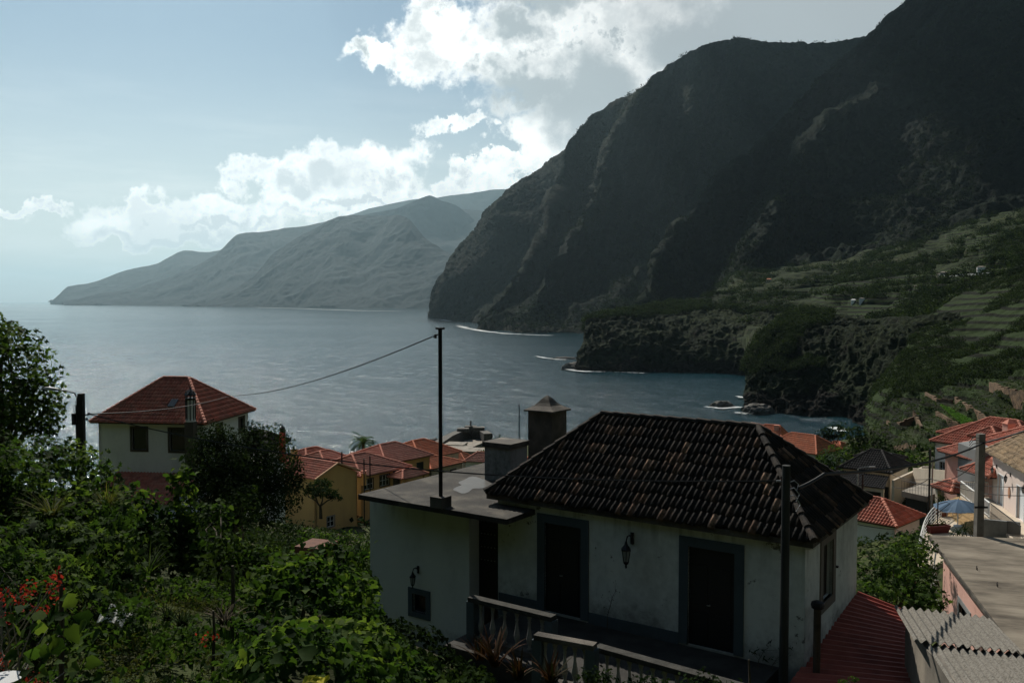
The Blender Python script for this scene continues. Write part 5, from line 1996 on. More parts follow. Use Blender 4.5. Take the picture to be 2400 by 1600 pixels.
def ochre_houses():
    vx = math.atan2(.8, .6)
    G = 'ochre houses below the flat roof'
    # gable ended house
    a = at(738, 1124, 92.4)
    H = empty('ochre_gable_house', a, vx, 'ochre gable ended house with a dark red ridge roof left of the poles', 'house', G)
    W_ = 6.3
    kw = dict(tw=.28, course=.42, amp=.045, res=5)
    ro, tri, verge = gable_roof(H, 0, W_, 0, 7.2, 0, 1.25, M_red, M_red, along='y', **kw)
    mb = MB()
    wall_mesh(mb, (.2, .2), (W_ - .2, .2), -6.2, -.1, [(1.6, 2.6, -5.4, -4.3)], t=.2)
    wall_mesh(mb, (W_ - .2, .2), (W_ - .2, 7.0), -6.2, -.1)
    wall_mesh(mb, (W_ - .2, 7.0), (.2, 7.0), -6.2, -.1)
    wall_mesh(mb, (.2, 7.0), (.2, .2), -6.2, -.1)
    for y in (.2, 6.8):
        V = [(.2, y, -.1), (W_ - .2, y, -.1), (W_ / 2, y, 1.12), (.2, y + .2, -.1), (W_ - .2, y + .2, -.1), (W_ / 2, y + .2, 1.12)]
        mb.add(V, [(0, 1, 2), (5, 4, 3), (0, 2, 5, 3), (1, 4, 5, 2)])
    mb.build('wall', M_yellow, H)
    window(H, (.2, .2), (W_ - .2, .2), 1.6, 2.6, -5.4, -4.3, M_greypl, M_wwood, M_glass, w=.1)
    mb = MB()
    for s, e in (((0, -.06, .03), (W_ / 2, -.06, 1.30)), ((W_, -.06, .03), (W_ / 2, -.06, 1.30))):
        mb.tube([s, e], .11, 6)
    mb.build('verge', pbr('ochre_verge', (.55, .33, .18), .8), ro)
    chimney(H, 2.4, 6.2, .5, at(713, 1060, 96).z - a.z, .55, M_yellow, M_dark)
    # long house with big grid windows
    a = at(847, 1115, 104)
    H = empty('ochre_house', a, vx, 'ochre house with two white-gridded windows and a low porch', 'house', G)
    hip_roof(H, -.4, 8.2, -.4, 8.4, 0, 1.75, 2.2, M_pinktile, M_red, under=M_dark, off=-.5, **kw)
    box_walls(H, 0, 7.8, 0, 8.0, 7.5, M_yellow, front=[(.5, 1.9, -1.75, -.55), (3.0, 4.6, -1.75, -.45), (5.3, 6.4, -2.6, -.3, 'dark')], left=[(2.2, 3.4, -2.0, -.8)], sash=M_wwood, surround=M_dark, w=.1, bars=(2, 1))
    hip_roof(H, 4.2, 8.8, -2.6, -.0, -.75, .75, 1.8, M_pinktile, M_red, under=M_dark, **kw)
    for x in (4.5, 8.4):
        MB().box(x - .15, x + .15, -2.4, -2.1, -4.5, -.9).build('porch_post', M_yellow, H)
    chimney(H, -.1, -.5, -1, .35, .45, M_yellow, M_pinktile, 'vented')
    chimney(H, 2.8, 4.6, 1.0, 1.95, .25, M_white, M_white)
    # paler small wall lit by the sun left of it
    # roofs beyond
    for i, (px, py, D, w, d, rise, rg, mat, lab, h, wm) in enumerate([
            (905, 1086, 113, 8.2, 7.5, 1.7, 3.0, M_pinktile, 'ochre house with a pinkish hip roof behind the porch', 5.5, M_yellow),
            (985, 1076, 128, 8.5, 8.5, 1.9, 2.5, M_orange, 'house with a bright orange hip roof behind the ochre group', 5, M_cream),
            (765, 1092, 112, 5.0, 6.5, 1.3, 1.5, M_pinktile, 'small pink-tiled roof just right of the gable ridge', 4, M_yellow),
            (720, 1084, 122, 6.5, 6.0, 1.35, 2.0, M_red, 'small hipped roof nearest the sea in the ochre group', 5, M_yellow),
            (1010, 1098, 120, 6.5, 5.5, .9, 2.0, M_orange, 'low orange tiled roof right of the ochre group', 4, M_cream)]):
        a = at(px, py, D)
        H = empty('hip_roof_house', a, vx, lab, 'house', G)
        hip_roof(H, -.4, w + .4, -.4, d + .4, 0, rise, rg, mat, M_red if mat is not M_orange else M_orange, under=M_dark, **kw)
        box_walls(H, 0, w, 0, d, h, wm, front=[(w - 2.6, w - 1.2, -1.9, -.7, 'shutter')], surround=wm)


ochre_houses()


def village_right():
    kw = dict(tw=.25, course=.40, amp=.055, res=6)
    # small garage
    a = at(2003, 1217, 72.3)
    b = onz(2102.5, 1235, a.z)
    d = (b - a).normalized()
    a = b - d * 5.8
    H = empty('small_garage', a, math.atan2(d.y, d.x), 'small white outbuilding with a bright red pyramid roof beside the old house', 'garage')
    hip_roof(H, 0, 5.8, 0, 5.6, 0, 1.45, .9, M_red, M_red, under=M_dark, **kw)
    box_walls(H, .35, 5.45, .35, 5.25, 2.6, M_white, right=[(.6, 1.5, -1.3, -.6, 'shutter')])
    # dark tiled house with a carport front
    a = at(1966, 1094, 94.5)
    b = onz(2091, 1109, a.z)
    d = (b - a)
    L = d.length
    H = empty('dark_roofed_house', a, math.atan2(d.y, d.x), 'cream house with black tiled roofs and an open carport', 'house')
    hip_roof(H, 0, L, 0, 6.6, 0, 1.7, 1.2, M_black, M_black, under=M_dark, **kw)
    box_walls(H, .3, L - .3, .3, 6.3, 6.0, M_cream, right=[(1.4, 2.0, -3.6, -2.2, 'dark'), (3.6, 4.6, -2.4, -1.3, 'shutter')], surround=M_cream)
    ro = tiled('porch_roof', [((-.6, -2.6, -1.15), (L + .1, -2.6, -1.15), (L - .3, -.0, -.35), (-.2, -.0, -.35))], M_black, H, tw=.25, course=.4, amp=.05, res=6)
    mb = MB()
    mb.box(-.5, L, -2.5, -2.3, -1.6, -1.25)
    for x in (-.4, L * .52, L - .15):
        mb.box(x - .12, x + .12, -2.49, -2.27, -5.0, -1.6)
    mb.build('carport_frame', M_cream, H)
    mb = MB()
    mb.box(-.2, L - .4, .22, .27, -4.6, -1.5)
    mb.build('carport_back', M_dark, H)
    # higher small block behind it
    a2 = at(2000, 1068, 104)
    H = empty('black_roofed_annex', a2, math.atan2(d.y, d.x), 'small block with a black lean-to roof behind the carport house', 'house')
    hip_roof(H, 0, 5.2, 0, 3.0, 0, .5, 2.2, M_black, M_black, under=M_dark, **kw)
    box_walls(H, .2, 5.0, .2, 2.8, 4.5, M_cream)
    # yard walls right of it
    for (p, q, D0, D1, hb, lab) in [((2096, 1125), (2170, 1092), 88, 92, 5.5, 'cream sloping parapet wall right of the carport'), ((2140, 1096), (2222, 1102), 90, 82, 5.0, 'long cream retaining wall below the white dormer house'),
                                    ((2160, 1092), (2176, 1092), 91, 90, 2.0, 'short grey wall stub beside a white meter box')]:
        A, B = at(p[0], p[1], D0), at(q[0], q[1], D1)
        mb = MB()
        dd = (B - A)
        n = Vector((-dd.y, dd.x, 0)).normalized() * .25
        P = [A, B, B + n, A + n]
        zb = min(A.z, B.z) - hb
        mb.prism([(v.x, v.y) for v in P], zb, [v.z for v in P])
        tag(mb.build('garden_wall', M_cream), lab, 'wall')
    # deck with a railing and black garage mouth
    A, B, C, D = at(2113, 1150, 80), at(2172, 1160, 74), at(2236, 1140, 78), at(2160, 1128, 88)
    zd = A.z
    H = empty('garage', (A.x, A.y, zd), 0, 'flat deck over a black garage mouth behind the red pyramid roof', 'garage')
    pl = [onz(2113, 1150, zd), onz(2172, 1163, zd), onz(2236, 1142, zd), onz(2160, 1130, zd)]
    q = [p - Vector(H.location) for p in pl]
    mb = MB()
    mb.slab(q, .5)
    mb.build('deck', M_conc, H)
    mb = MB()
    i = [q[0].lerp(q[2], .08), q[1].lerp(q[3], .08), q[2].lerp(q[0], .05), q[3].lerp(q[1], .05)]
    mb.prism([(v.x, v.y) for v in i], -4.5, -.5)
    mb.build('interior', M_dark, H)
    mb = MB()
    for (s, e) in ((q[0], q[1]), (q[1], q[2])):
        mb.tube([s + Vector((0, 0, .95)), e + Vector((0, 0, .95))], .03, 5)
        n = int((e - s).length / .28)
        for k in range(n + 1):
            p = s.lerp(e, k / n)
            mb.tube([p, p + Vector((0, 0, .95))], .012, 4)
    mb.build('railing', M_metal, H)
    # red roofed houses down by the cove
    G = 'red roofed houses by the cove'
    for (A, B, D, dep, rise, rg, mat, lab, h) in [((1790, 1047), (1914, 1065), 152, 8.0, 2.4, 4.6, M_orange, 'house with a wide orange hip roof between the trees', 5),
                                                 ((1765, 1028), (1832, 1033), 178, 8.0, 2.5, 3.0, M_orange, 'orange roofed house nearest the cove with a pink chimney', 5),
                                                 ((1725, 1000), (1765, 1006), 200, 6.0, .9, 1.5, M_red, 'low red roof just showing above the old ridge', 4),
                                                 ((1935, 1049), (1972, 1052), 165, 6.0, .9, 1.0, M_orange, 'small orange roof to the right of the wide hip roof', 4)]:
        H, L = frame_house('cove_house', lab, A, B, D, None, G)
        hip_roof(H, 0, L, 0, dep, 0, rise, rg, mat, mat, under=M_dark, tw=.3, course=.5, amp=.06, res=5)
        box_walls(H, .4, L - .4, .4, dep - .4, h, M_white, front=[(L - 3.2, L - 1.4, -2.6, -.8, 'dark')] if L > 5 else ())
        if 'chimney' in lab:
            chimney(H, L * .7, 3.0, .5, 2.6, .9, M_pink, M_red)
    return


village_right()


def houses_far_right():
    kw = dict(tw=.25, course=.40, amp=.055, res=6)
    # white house with a dormer
    a = at(2178, 1032, 90)
    u = Vector((.52, -.85, 0)).normalized()
    rz = math.atan2(u.y, u.x)
    H = empty('dormer_house', a, rz, 'white house with a dormer window in its dark red roof', 'house')
    L, d = 10.5, 8.0
    ro = hip_roof(H, 0, L, 0, d, 0, 2.5, 2.8, M_red, M_red, under=M_dark, **kw)
    box_walls(H, .4, L - .4, .4, d - .4, 6.0, M_white, front=[(.5, 1.1, -3.4, -2.0, 'window'), (3.0, 5.4, -4.8, -1.6, 'dark')], left=[(2, 3.2, -2.4, -1.2, 'shutter')])
    # dormer
    dx = 5.4
    mb = MB()
    mb.box(dx - 1.2, dx + 1.2, .55, 2.6, -.15, .98)
    dm = mb.build('dormer', M_white, H)
    for o_ in [hip_roof(H, dx - 1.6, dx + 1.6, .2, 3.6, 1.0, .95, .5, M_red, M_red, under=M_dark, along='y', tw=.25, course=.4, amp=.05, res=6)]:
        o_.name = 'dormer_roof'
    mb = MB()
    wall_mesh(mb, (dx - 1.19, .50), (dx + 1.19, .50), -.1, .95, [(.75, 1.65, .15, .85)], t=.04)
    mb.build('dormer_front', M_white, dm)
    window(H, (dx - 1.19, .50), (dx + 1.19, .50), .75, 1.65, .15, .85, M_wwood, M_wwood, M_glass, w=.05, bars=(1, 0), dep=.0, name='dormer_window')
    for s in (.28, 1.68):
        mb = MB()
        panel_in(mb, (dx - 1.19, .48), (dx + 1.19, .48), s, s + .42, .08, .9, -.02, .03)
        mb.build('shutter', M_shut, dm)
    # pale extension behind with small roof
    a3 = at(2194, 1012, 98)
    K = empty('pink_extension', a3, rz, 'small pink house with a low red roof behind the dormer house', 'house')
    hip_roof(K, 0, 6.5, 0, 6.5, 0, 1.0, 2.4, M_red, M_red, under=M_dark, **kw)
    box_walls(K, .3, 6.2, .3, 6.2, 5, M_pink)
    # pink house
    a = at(2219, 1061, 65)
    u = Vector((.12, -.99, 0)).normalized()
    rz = math.atan2(u.y, u.x)
    H = empty('pink_house', a, rz, 'pink house with sweeping red roofs and a brown downpipe', 'house')
    L, d = 6.8, 13.0
    hip_roof(H, -1.2, L, 0, d, 0, 2.7, .6, M_red, M_red, under=M_dark, along='y', **kw)
    box_walls(H, -.8, L - .4, .4, d - .4, 8.0, M_pink)
    hip_roof(H, 3.2, 6.2, -1.1, 2.4, -.55, .8, 1.2, M_red, M_red, under=M_dark, **kw)
    ck = local(H, at(2364, 1010, 68))
    chimney(H, ck.x, ck.y, .2, at(2364, 992, 68).z - a.z, .62, M_pink, M_red, 'hip')
    mb = MB()
    mb.tube([(3.6, -.9, -.65), (3.6, .2, -1.0), (3.6, .28, -6.5)], .07, 8)
    mb.tube([(3.0, -1.15, -.62), (6.2, -1.15, -.62)], .06, 8)
    mb.build('downpipe', pbr('brown_pipe', (.03, .018, .014), .5), H)
    hip_roof(H, .2, 2.6, -1.3, .4, -2.35, .6, .6, M_red, M_red, under=M_dark, **kw)
    mb = MB()
    mb.box(.4, .7, -1.1, -.8, -5.5, -2.5)
    mb.build('porch_post', M_cream, H)
    # grey rendered end wall between the two pink houses
    a = at(2288, 1054, 61.5)
    G_ = empty('grey_outbuilding', a, 0, 'grey bare rendered block between the two pink houses', 'outbuilding')
    mb = MB()
    wd = at(2328, 1054, 61.5).x - a.x
    mb.prism([(0, 0), (wd, 0), (wd, 2.5), (0, 2.5)], -5, [0, .1, .3, .1])
    mb.build('wall', M_greypl, G_)
    mb = MB()
    mb.slab([(-.35, -.5, -1.55), (wd * .92, -.5, -1.75), (wd * .92, .1, -1.65), (-.35, .1, -1.45)], .06)
    mb.build('canopy', M_concdark, G_)
    # pale pink house with the tan roof and balcony
    a = at(2309, 1056, 60)
    b = onz(2404, 1110, a.z)
    d_ = (b - a).normalized()
    rz = math.atan2(d_.y, d_.x)
    H = empty('pale_pink_house', a, rz, 'pale pink house with a mossy tan tile roof and a white balcony', 'house')
    L, d = 15.0, 9.0
    hip_roof(H, -.2, L, 0, d, 0, 2.9, 9.0, M_beige, M_beige, under=M_cream, off=-1.0, tw=.24, course=.36, amp=.06, res=6, wob=.02)
    # openings on the long wall: local x grows towards the viewer
    box_walls(H, .1, L - .4, .45, d - .4, 7.0, M_pale, front=[(1.3, 2.5, -3.25, -1.25, 'door'), (5.2, 6.6, -3.25, -1.25, 'door'), (9.2, 10.4, -3.25, -1.25, 'door')], shutter=M_wwood, surround=M_wwood, w=.07)
    for x in (1.1, 4.0, 7.4, 11.0):
        lantern(H, (x, .43, -.85), .9)
    mb = MB()
    V = [(3.85 + .20 * math.cos(t), .43 - .03 * s, -2.0 + .36 * math.sin(t)) for s in (0, 1) for t in np.linspace(0, 2 * math.pi, 16, endpoint=False)]
    mb.add(V, [tuple(range(16, 32))] + [(k, (k + 1) % 16, 16 + (k + 1) % 16, 16 + k) for k in range(16)])
    mb.build('plaque', pbr('terracotta_plaque', (.38, .20, .12), .8), H)
    mb = MB()
    mb.slab([(-.6, -1.35, -3.25), (L - 3, -1.35, -3.25), (L - 3, .44, -3.25), (-.6, .44, -3.25)], .18)
    bo = mb.build('balcony', M_cream, H)
    mb = MB()
    for (s, e) in (((-.6, -1.3), (6.2, -1.3)), ((-.6, -1.3), (-.6, .4))):
        s, e = Vector((*s, -3.2)), Vector((*e, -3.2))
        mb.tube([s + Vector((0, 0, .95)), e + Vector((0, 0, .95))], .05, 6)
        mb.tube([s + Vector((0, 0, .12)), e + Vector((0, 0, .12))], .03, 5)
        n = int((e - s).length / .13)
        for k in range(n + 1):
            p = s.lerp(e, k / n)
            mb.tube([p, p + Vector((0, 0, .95))], .017 if k % 10 else .05, 4)
    mb.build('railing', M_whiterail, bo)
    mb = MB()
    s, e = Vector((6.4, -1.3, -3.2)), Vector((L - 3, -1.3, -3.2))
    mb.tube([s + Vector((0, 0, .95)), e + Vector((0, 0, .95))], .03, 6)
    n = int((e - s).length / .16)
    for k in range(n + 1):
        p = s.lerp(e, k / n)
        mb.tube([p, p + Vector((0, 0, .95))], .014, 4)
    mb.build('railing', M_metal, bo)
    tiled('canopy_roof', [((-.9, -2.9, -4.05), (7.6, -2.9, -4.05), (7.6, -1.36, -3.4), (-.9, -1.36, -3.4))], tile_mat('yellow_tan_tiles', [(.52, .36, .17), (.58, .41, .21), (.46, .31, .15)], moss=(.25, .17, .09), mossamt=.3), H, tw=.2, course=.3, amp=.05, res=6)
    mb = MB()
    for x in (-.6, 2.0, 4.6, 7.2):
        mb.box(x - .1, x + .1, -2.7, -2.5, -7, -4.15)
    mb.box(-.7, 7.4, -2.72, -2.48, -4.3, -4.12)
    mb.build('canopy_post', M_pale, H)
    tiled('canopy_roof', [((7.8, -2.4, -4.5), (12.5, -2.4, -4.5), (12.5, .44, -3.5), (7.8, .44, -3.5))], tile_mat('mossy_broken_tiles', [(.05, .04, .03), (.45, .35, .28), (.09, .07, .05), (.5, .42, .36)], moss=(.03, .03, .02), mossamt=.8, streak=.6), H, tw=.24, course=.36, amp=.07, res=6, wob=.04)


houses_far_right()


def sun_terrace():
    zf = CAMZ - 14.0
    pts = [(2150, 1330), (2158, 1290), (2166, 1258), (2178, 1236), (2192, 1220), (2206, 1211)]
    edge = [onz(px, py, zf) for px, py in pts]
    c = sum((Vector(p) for p in edge), Vector()) / len(edge)
    T = empty('sun_terrace', (edge[2].x, edge[2].y, zf), 0, 'pale rounded terrace with a curved white railing under the blue parasol', 'terrace')
    off = Vector(T.location)
    poly = [p - off for p in edge] + [onz(2300, 1207, zf) - off, onz(2306, 1262, zf) - off, onz(2306, 1300, zf) - off]
    poly = poly[::-1]
    mb = MB()
    mb.prism([(p.x, p.y) for p in poly], -3.0, 0)
    mb.build('paved_floor', noisy('pale_paving', [(.50, .42, .32), (.58, .49, .38)], scale=1.2, bump=.2, bscale=10), T)
    mb = MB()
    # smooth curve for the railing
    cur = []
    E = [p - off for p in edge]
    for i in range(len(E) - 1):
        for k in range(6):
            cur.append(E[i].lerp(E[i + 1], k / 6))
    cur.append(E[-1])
    for _ in range(4):
        cur = [cur[0]] + [(cur[i - 1] + cur[i] * 2 + cur[i + 1]) / 4 for i in range(1, len(cur) - 1)] + [cur[-1]]
    for h, r in ((.98, .035), (.76, .02), (.54, .02), (.32, .02), (.12, .02)):
        mb.tube([p + Vector((0, 0, h)) for p in cur], r, 6)
    for k in range(0, len(cur), 4):
        mb.tube([cur[k], cur[k] + Vector((0, 0, 1.0))], .03, 5)
    s, e = E[-1], onz(2300, 1207, zf) - off
    for h in (.95, .6, .3):
        mb.tube([s + Vector((0, 0, h)), e + Vector((0, 0, h))], .025, 5)
    for k in range(8):
        p = s.lerp(e, k / 7)
        mb.tube([p, p + Vector((0, 0, .95))], .025, 5)
    mb.build('railing', M_whiterail, T)
    # parasol
    p = at(2246, 1170, 55.2)
    U = empty('parasol', (p.x, p.y, zf), R(12), 'blue wind-blown parasol over the pale terrace', 'parasol')
    hp = p.z - zf
    mb = MB()
    n, V, F = 8, [], []
    rings = 7
    for i in range(rings):
        t = i / (rings - 1)
        for k in range(48):
            a = 2 * math.pi * k / 48
            fold = abs(((k * n / 48) % 1) - .5) * 2
            rr = t * 1.42 * (.93 + .07 * fold)
            z = -.52 * t ** 1.5 - .09 * t * (1 - fold) + .05 * t * math.sin(3 * a + .6) + (.16 * t * t * math.sin(9 * a) * (1 if math.cos(a) > .5 else .15))
            V.append((rr * math.cos(a) * 1.0, rr * math.sin(a), hp + z))
    for i in range(rings - 1):
        for k in range(48):
            F.append((i * 48 + k, i * 48 + (k + 1) % 48, (i + 1) * 48 + (k + 1) % 48, (i + 1) * 48 + k))
    mb.add(V, F)
    m = pbr('blue_canvas', (.10, .17, .27), .8)
    T_ = NT(m.node_tree)
    tr = T_.new('ShaderNodeBsdfTranslucent')
    tr.inputs['Color'].default_value = (.14, .24, .36, 1)
    mx = T_.new('ShaderNodeMixShader')
    mx.inputs[0].default_value = .35
    T_.l.new(T_.n['Principled BSDF'].outputs[0], mx.inputs[1])
    T_.l.new(tr.outputs[0], mx.inputs[2])
    T_.l.new(mx.outputs[0], T_.n['Material Output'].inputs['Surface'])
    mb.build('canopy', m, U, smooth=False)
    mb = MB()
    mb.tube([(0, 0, 0), (0, 0, hp + .08)], .03, 6)
    mb.lathe([(.25, 0), (.25, .08), (.05, .12)], (0, 0, 0), 10)
    mb.build('pole', M_wwood, U)
    mb = MB()
    for k in range(8):
        a = 2 * math.pi * k / 8
        mb.tube([(0, 0, hp - .02), (1.36 * math.cos(a), 1.36 * math.sin(a), hp - .58)], .012, 4)
    mb.build('rib', M_wwood, U)
    # lamp post, planters, red crate
    q = onz(2197, 1238, zf)
    L_ = empty('lamp_post', (q.x, q.y, zf), 0, 'slim black lamp post rising from the dark planter on the terrace', 'lamp post')
    mb = MB()
    hh = at(2197, 1168, q.y).z - zf
    mb.tube([(0, 0, 0), (0, 0, hh)], .035, 6)
    mb.build('pole', M_metal, L_)
    mb = MB()
    mb.tube([(0, 0, hh - .35), (.5, 0, hh - .2), (.75, 0, hh - .3), (0, 0, hh - .9)], .02, 4)
    mb.build('bracket', M_metal, L_)
    for (px, py, lab, w, col) in [(2196, 1247, 'dark red planter box at the foot of the lamp post', .75, (.10, .015, .015)), (2206, 1208, 'terracotta pot with a green bush under the parasol edge', .35, (.22, .08, .05)), (2270, 1211, 'red crate beside the far terrace railing', .42, (.30, .02, .03))]:
        q = onz(px, py, zf)
        P = empty('planter' if 'crate' not in lab else 'crate', (q.x, q.y, zf), .2, lab, 'planter' if 'crate' not in lab else 'crate')
        mb = MB()
        h = .45
        V = []
        for z, s in ((0, .8), (h, 1.0), (h, .85), (h - .1, .85)):
            V += [(-w * s, -.3 * s, z), (w * s, -.3 * s, z), (w * s, .3 * s, z), (-w * s, .3 * s, z)]
        F = [(3, 2, 1, 0), (12, 13, 14, 15)] + [(r * 4 + k, r * 4 + (k + 1) % 4, r * 4 + 4 + (k + 1) % 4, r * 4 + 4 + k) for r in range(3) for k in range(4)]
        mb.add(V, F)
        mb.build('box', pbr(lab.split()[0] + '_pot', col, .6), P)
        if 'crate' not in lab:
            rs = np.random.RandomState(5)
            n = 260 if 'bush' in lab else 90
            rr = (.5, .5, .6) if 'bush' in lab else (w, .3, .2)
            Pp, Nn = shell_points((0, 0, h + rr[2] * .6), rr, n, rs)
            leaves('foliage', Pp, Nn, .13, 'oval', L_far, P, rs=rs)
    # dark sunken yard with low walls to the right
    A = at(2300, 1215, 50)
    mb = MB()
    a, b = onz(2300, 1216, CAMZ - 12.6), onz(2392, 1224, CAMZ - 12.6)
    d = (b - a).normalized()
    n = Vector((-d.y, d.x, 0)) * .2
    mb.prism([(v.x, v.y) for v in (a, b, b + n, a + n)], CAMZ - 15, CAMZ - 12.6)
    tag(mb.build('yard_wall', M_greypl), 'low grey yard wall below the pale pink house', 'wall')
    mb = MB()
    q = [onz(2206, 1262, zf - .05), onz(2420, 1300, zf - .05), onz(2420, 1225, zf - .05), onz(2300, 1208, zf - .05)]
    mb.slab(q, .5)
    tag(mb.build('yard_paving', M_asphalt), kind='structure')


sun_terrace()


# ------------------------------------------------------------------ harbour, shore and distant buildings
def harbour():
    zs = 0.0
    pier = [(1000, 1062), (1030, 1052), (1062, 1040), (1098, 1030), (1128, 1030)]
    top = 5.6
    # outer wall: thick curved bar standing in the sea
    ln = [onz(px, py, top) for px, py in [(1008, 1052), (1040, 1035), (1062, 1020), (1085, 1010), (1103, 1006), (1122, 1008), (1134, 1016)]]
    P = empty('pier', ln[0].xy.to_3d(), 0, 'dark curved stone pier with a lower quay inside it', 'pier')
    off = Vector(P.location)
    mb = MB()
    for i in range(len(ln) - 1):
        a, b = ln[i] - off, ln[i + 1] - off
        d = (b - a)
        n = Vector((-d.y, d.x, 0)).normalized() * 3.0
        mb.prism([(v.x, v.y) for v in (a, b, b + n, a + n)], -8, [a.z, b.z, b.z, a.z])
    for (i, h) in ((3, .9), (4, 1.1), (5, 1.0)):
        a = ln[i] - off
        mb.box(a.x - 2, a.x + 2, a.y - .5, a.y + 2.6, top - .5, top + h)
    mb.build('sea_wall', M_stone, P)
    qy = [onz(px, py, 2.6) for px, py in [(1040, 1062), (1066, 1064), (1120, 1042), (1138, 1034), (1132, 1026), (1090, 1032)]]
    mb = MB()
    mb.prism([((v - off).x, (v - off).y) for v in qy], -8, 2.6)
    mb.build('quay', M_conc, P)
    b = ln[4]
    M = empty('beacon', (b.x, b.y + 1.2, top), 0, 'striped beacon mast at the bend of the pier', 'beacon')
    hh = at(1105, 986, b.y).z - top
    n = 9
    mb = MB()
    for k in range(n):
        mb.tube([(0, 0, hh * k / n), (0, 0, hh * (k + .55) / n)], .42, 6)
    mb.tube([(0, 0, 0), (0, 0, hh)], .16, 5)
    mb.build('mast', M_metal, M)
    # shore buildings
    G = 'low buildings by the harbour'
    for (px, py, D, w, d, h, mat, roof, lab) in [
            (985, 1046, 245, 4.5, 6, 4, M_cream, None, 'tiny cream box building left of the mast above the sea'), (1012, 1052, 235, 10, 6, 4, M_greypl, None, 'flat roofed grey building with a pale front right of the mast'),
            (1042, 1043, 240, 5.0, 5, 4.5, M_cream, None, 'small pale block standing higher by the harbour'), (1060, 1058, 225, 9, 6, 4, M_conc, None, 'long grey flat block in front of the quay'),
            (1092, 1060, 232, 5.5, 6, 3.0, M_cream, None, 'pale low block beside the square stack'),
            (1034, 1076, 190, 5.0, 5, 3, M_cream, M_orange, 'narrow orange roof just right of the mast'), (1090, 1080, 175, 5.5, 4.5, 3, M_white, M_pinktile, 'white house with a pale pink roof beside the square stack'),
            (1226, 1088, 130, 6.0, 5, 3, M_white, M_orange, 'orange roof peeping out between the two stacks')]:
        a = at(px, py, D)
        H = empty('harbour_house', (a.x, a.y, a.z), R(-12), lab, 'building', G)
        box_walls(H, 0, w, 0, d, h + 3, mat, z1=-.01, front=[(w * .2, w * .2 + 1.2, -2.4, -1.0, 'dark'), (w * .6, w * .6 + 1.2, -2.4, -1.0, 'dark')])
        if roof is None:
            mb = MB()
            mb.box(-.2, w + .2, -.2, d + .2, -.008, .25)
            mb.build('flat_roof', M_conc, H)
        else:
            hip_roof(H, -.4, w + .4, -.4, d + .4, 0, 2.4 if 'peeping' in lab else 1.5, 1.6, roof, roof, under=M_dark, tw=.3, course=.5, amp=.05, res=4)
    # distant hillside houses
    G = 'tiny houses on the far hillside'
    def snap(px, py):
        best = None
        for nm in ('terraced_hillside', 'headland_near', 'headland_far'):
            Gd = HILLS[nm].reshape(-1, 3)
            Gd = Gd[Gd[:, 1] > 50]
            cz, cy = Gd[:, 2] - CAMZ, Gd[:, 1]
            dep = cy * math.cos(PITCH) - cz * math.sin(PITCH)
            upv = cy * math.sin(PITCH) + cz * math.cos(PITCH)
            e = (1200 + FPX * Gd[:, 0] / dep - px) ** 2 + (800 - FPX * upv / dep - py) ** 2
            k = e < 120
            if k.any():
                j = np.argmin(np.where(k, dep, 1e9))
                if best is None or Gd[j][1] < best[1]:
                    best = Gd[j]
        return best
    for (px, py, D, w, mat, roof, lab) in [(1796, 642, 985, 11, M_cream, M_orange, 'lone farmhouse with an orange roof below the rocky gully'), (1990, 695, 640, 6, M_white, M_white, 'small white hut among the trees above the near headland'),
                                           (2010, 692, 642, 7, M_white, M_conc, 'white box house right of the small white hut'), (2196, 630, 700, 7, M_cream, M_conc, 'tiny cream house beside the hillside road'),
                                           (2212, 626, 700, 10, M_greypl, M_conc, 'tiny grey house left of the hillside wall'), (2292, 616, 690, 10, M_white, M_conc, 'tiny white roofed house above the hillside wall'),
                                           (2350, 615, 680, 5, M_conc, M_conc, 'tiny square hut at the right end of the hillside wall'), (2120, 658, 640, 3, M_conc, M_conc, 'left one of two grey posts on the field terraces'),
                                           (2139, 655, 640, 3, M_conc, M_conc, 'right one of two grey posts on the field terraces')]:
        a = at(px, py, D)
        sp = snap(px, py + 8)
        if sp is not None:
            w = w * .55 * sp[1] / D
            a = Vector((sp[0], sp[1], sp[2] + w * .38))
        H = empty('hillside_house', a, R(-20), lab, 'house', G)
        mb = MB()
        mb.box(-w / 2, w / 2, -w * .35, w * .35, -w * .38 - 3, 0)
        mb.build('wall', mat, H)
        mb = MB()
        k = w / 2 + .25
        q = w * .35 + .25
        mb.add([(-k, -q, -.01), (k, -q, -.01), (k, q, -.01), (-k, q, -.01), (-k * .5, 0, w * .16), (k * .5, 0, w * .16)], [(3, 2, 1, 0), (0, 1, 5, 4), (1, 2, 5), (2, 3, 4, 5), (3, 0, 4)])
        mb.build('roof', pbr('flat_orange_tiles', (.45, .16, .08), .8) if roof is M_orange else roof, H)
    mb = MB()
    a, b = at(2205, 634, 690), at(2345, 631, 680)
    sa, sb = snap(2210, 636), snap(2340, 634)
    if sa is not None and sb is not None:
        a, b = Vector(sa) + Vector((0, 0, 1.2)), Vector(sb) + Vector((0, 0, 1.2))
    for k in range(46):
        p = a.lerp(b, k / 45)
        mb.box(p.x - .5, p.x + .5, p.y - .3, p.y + .3, p.z - 1.8, p.z - .6)
    tag(mb.build('road_parapet', M_white), 'dotted white parapet of the road across the far hillside', 'wall')
    # sea rocks
    rs = np.random.RandomState(4)
    G = 'sea rocks in the surf'
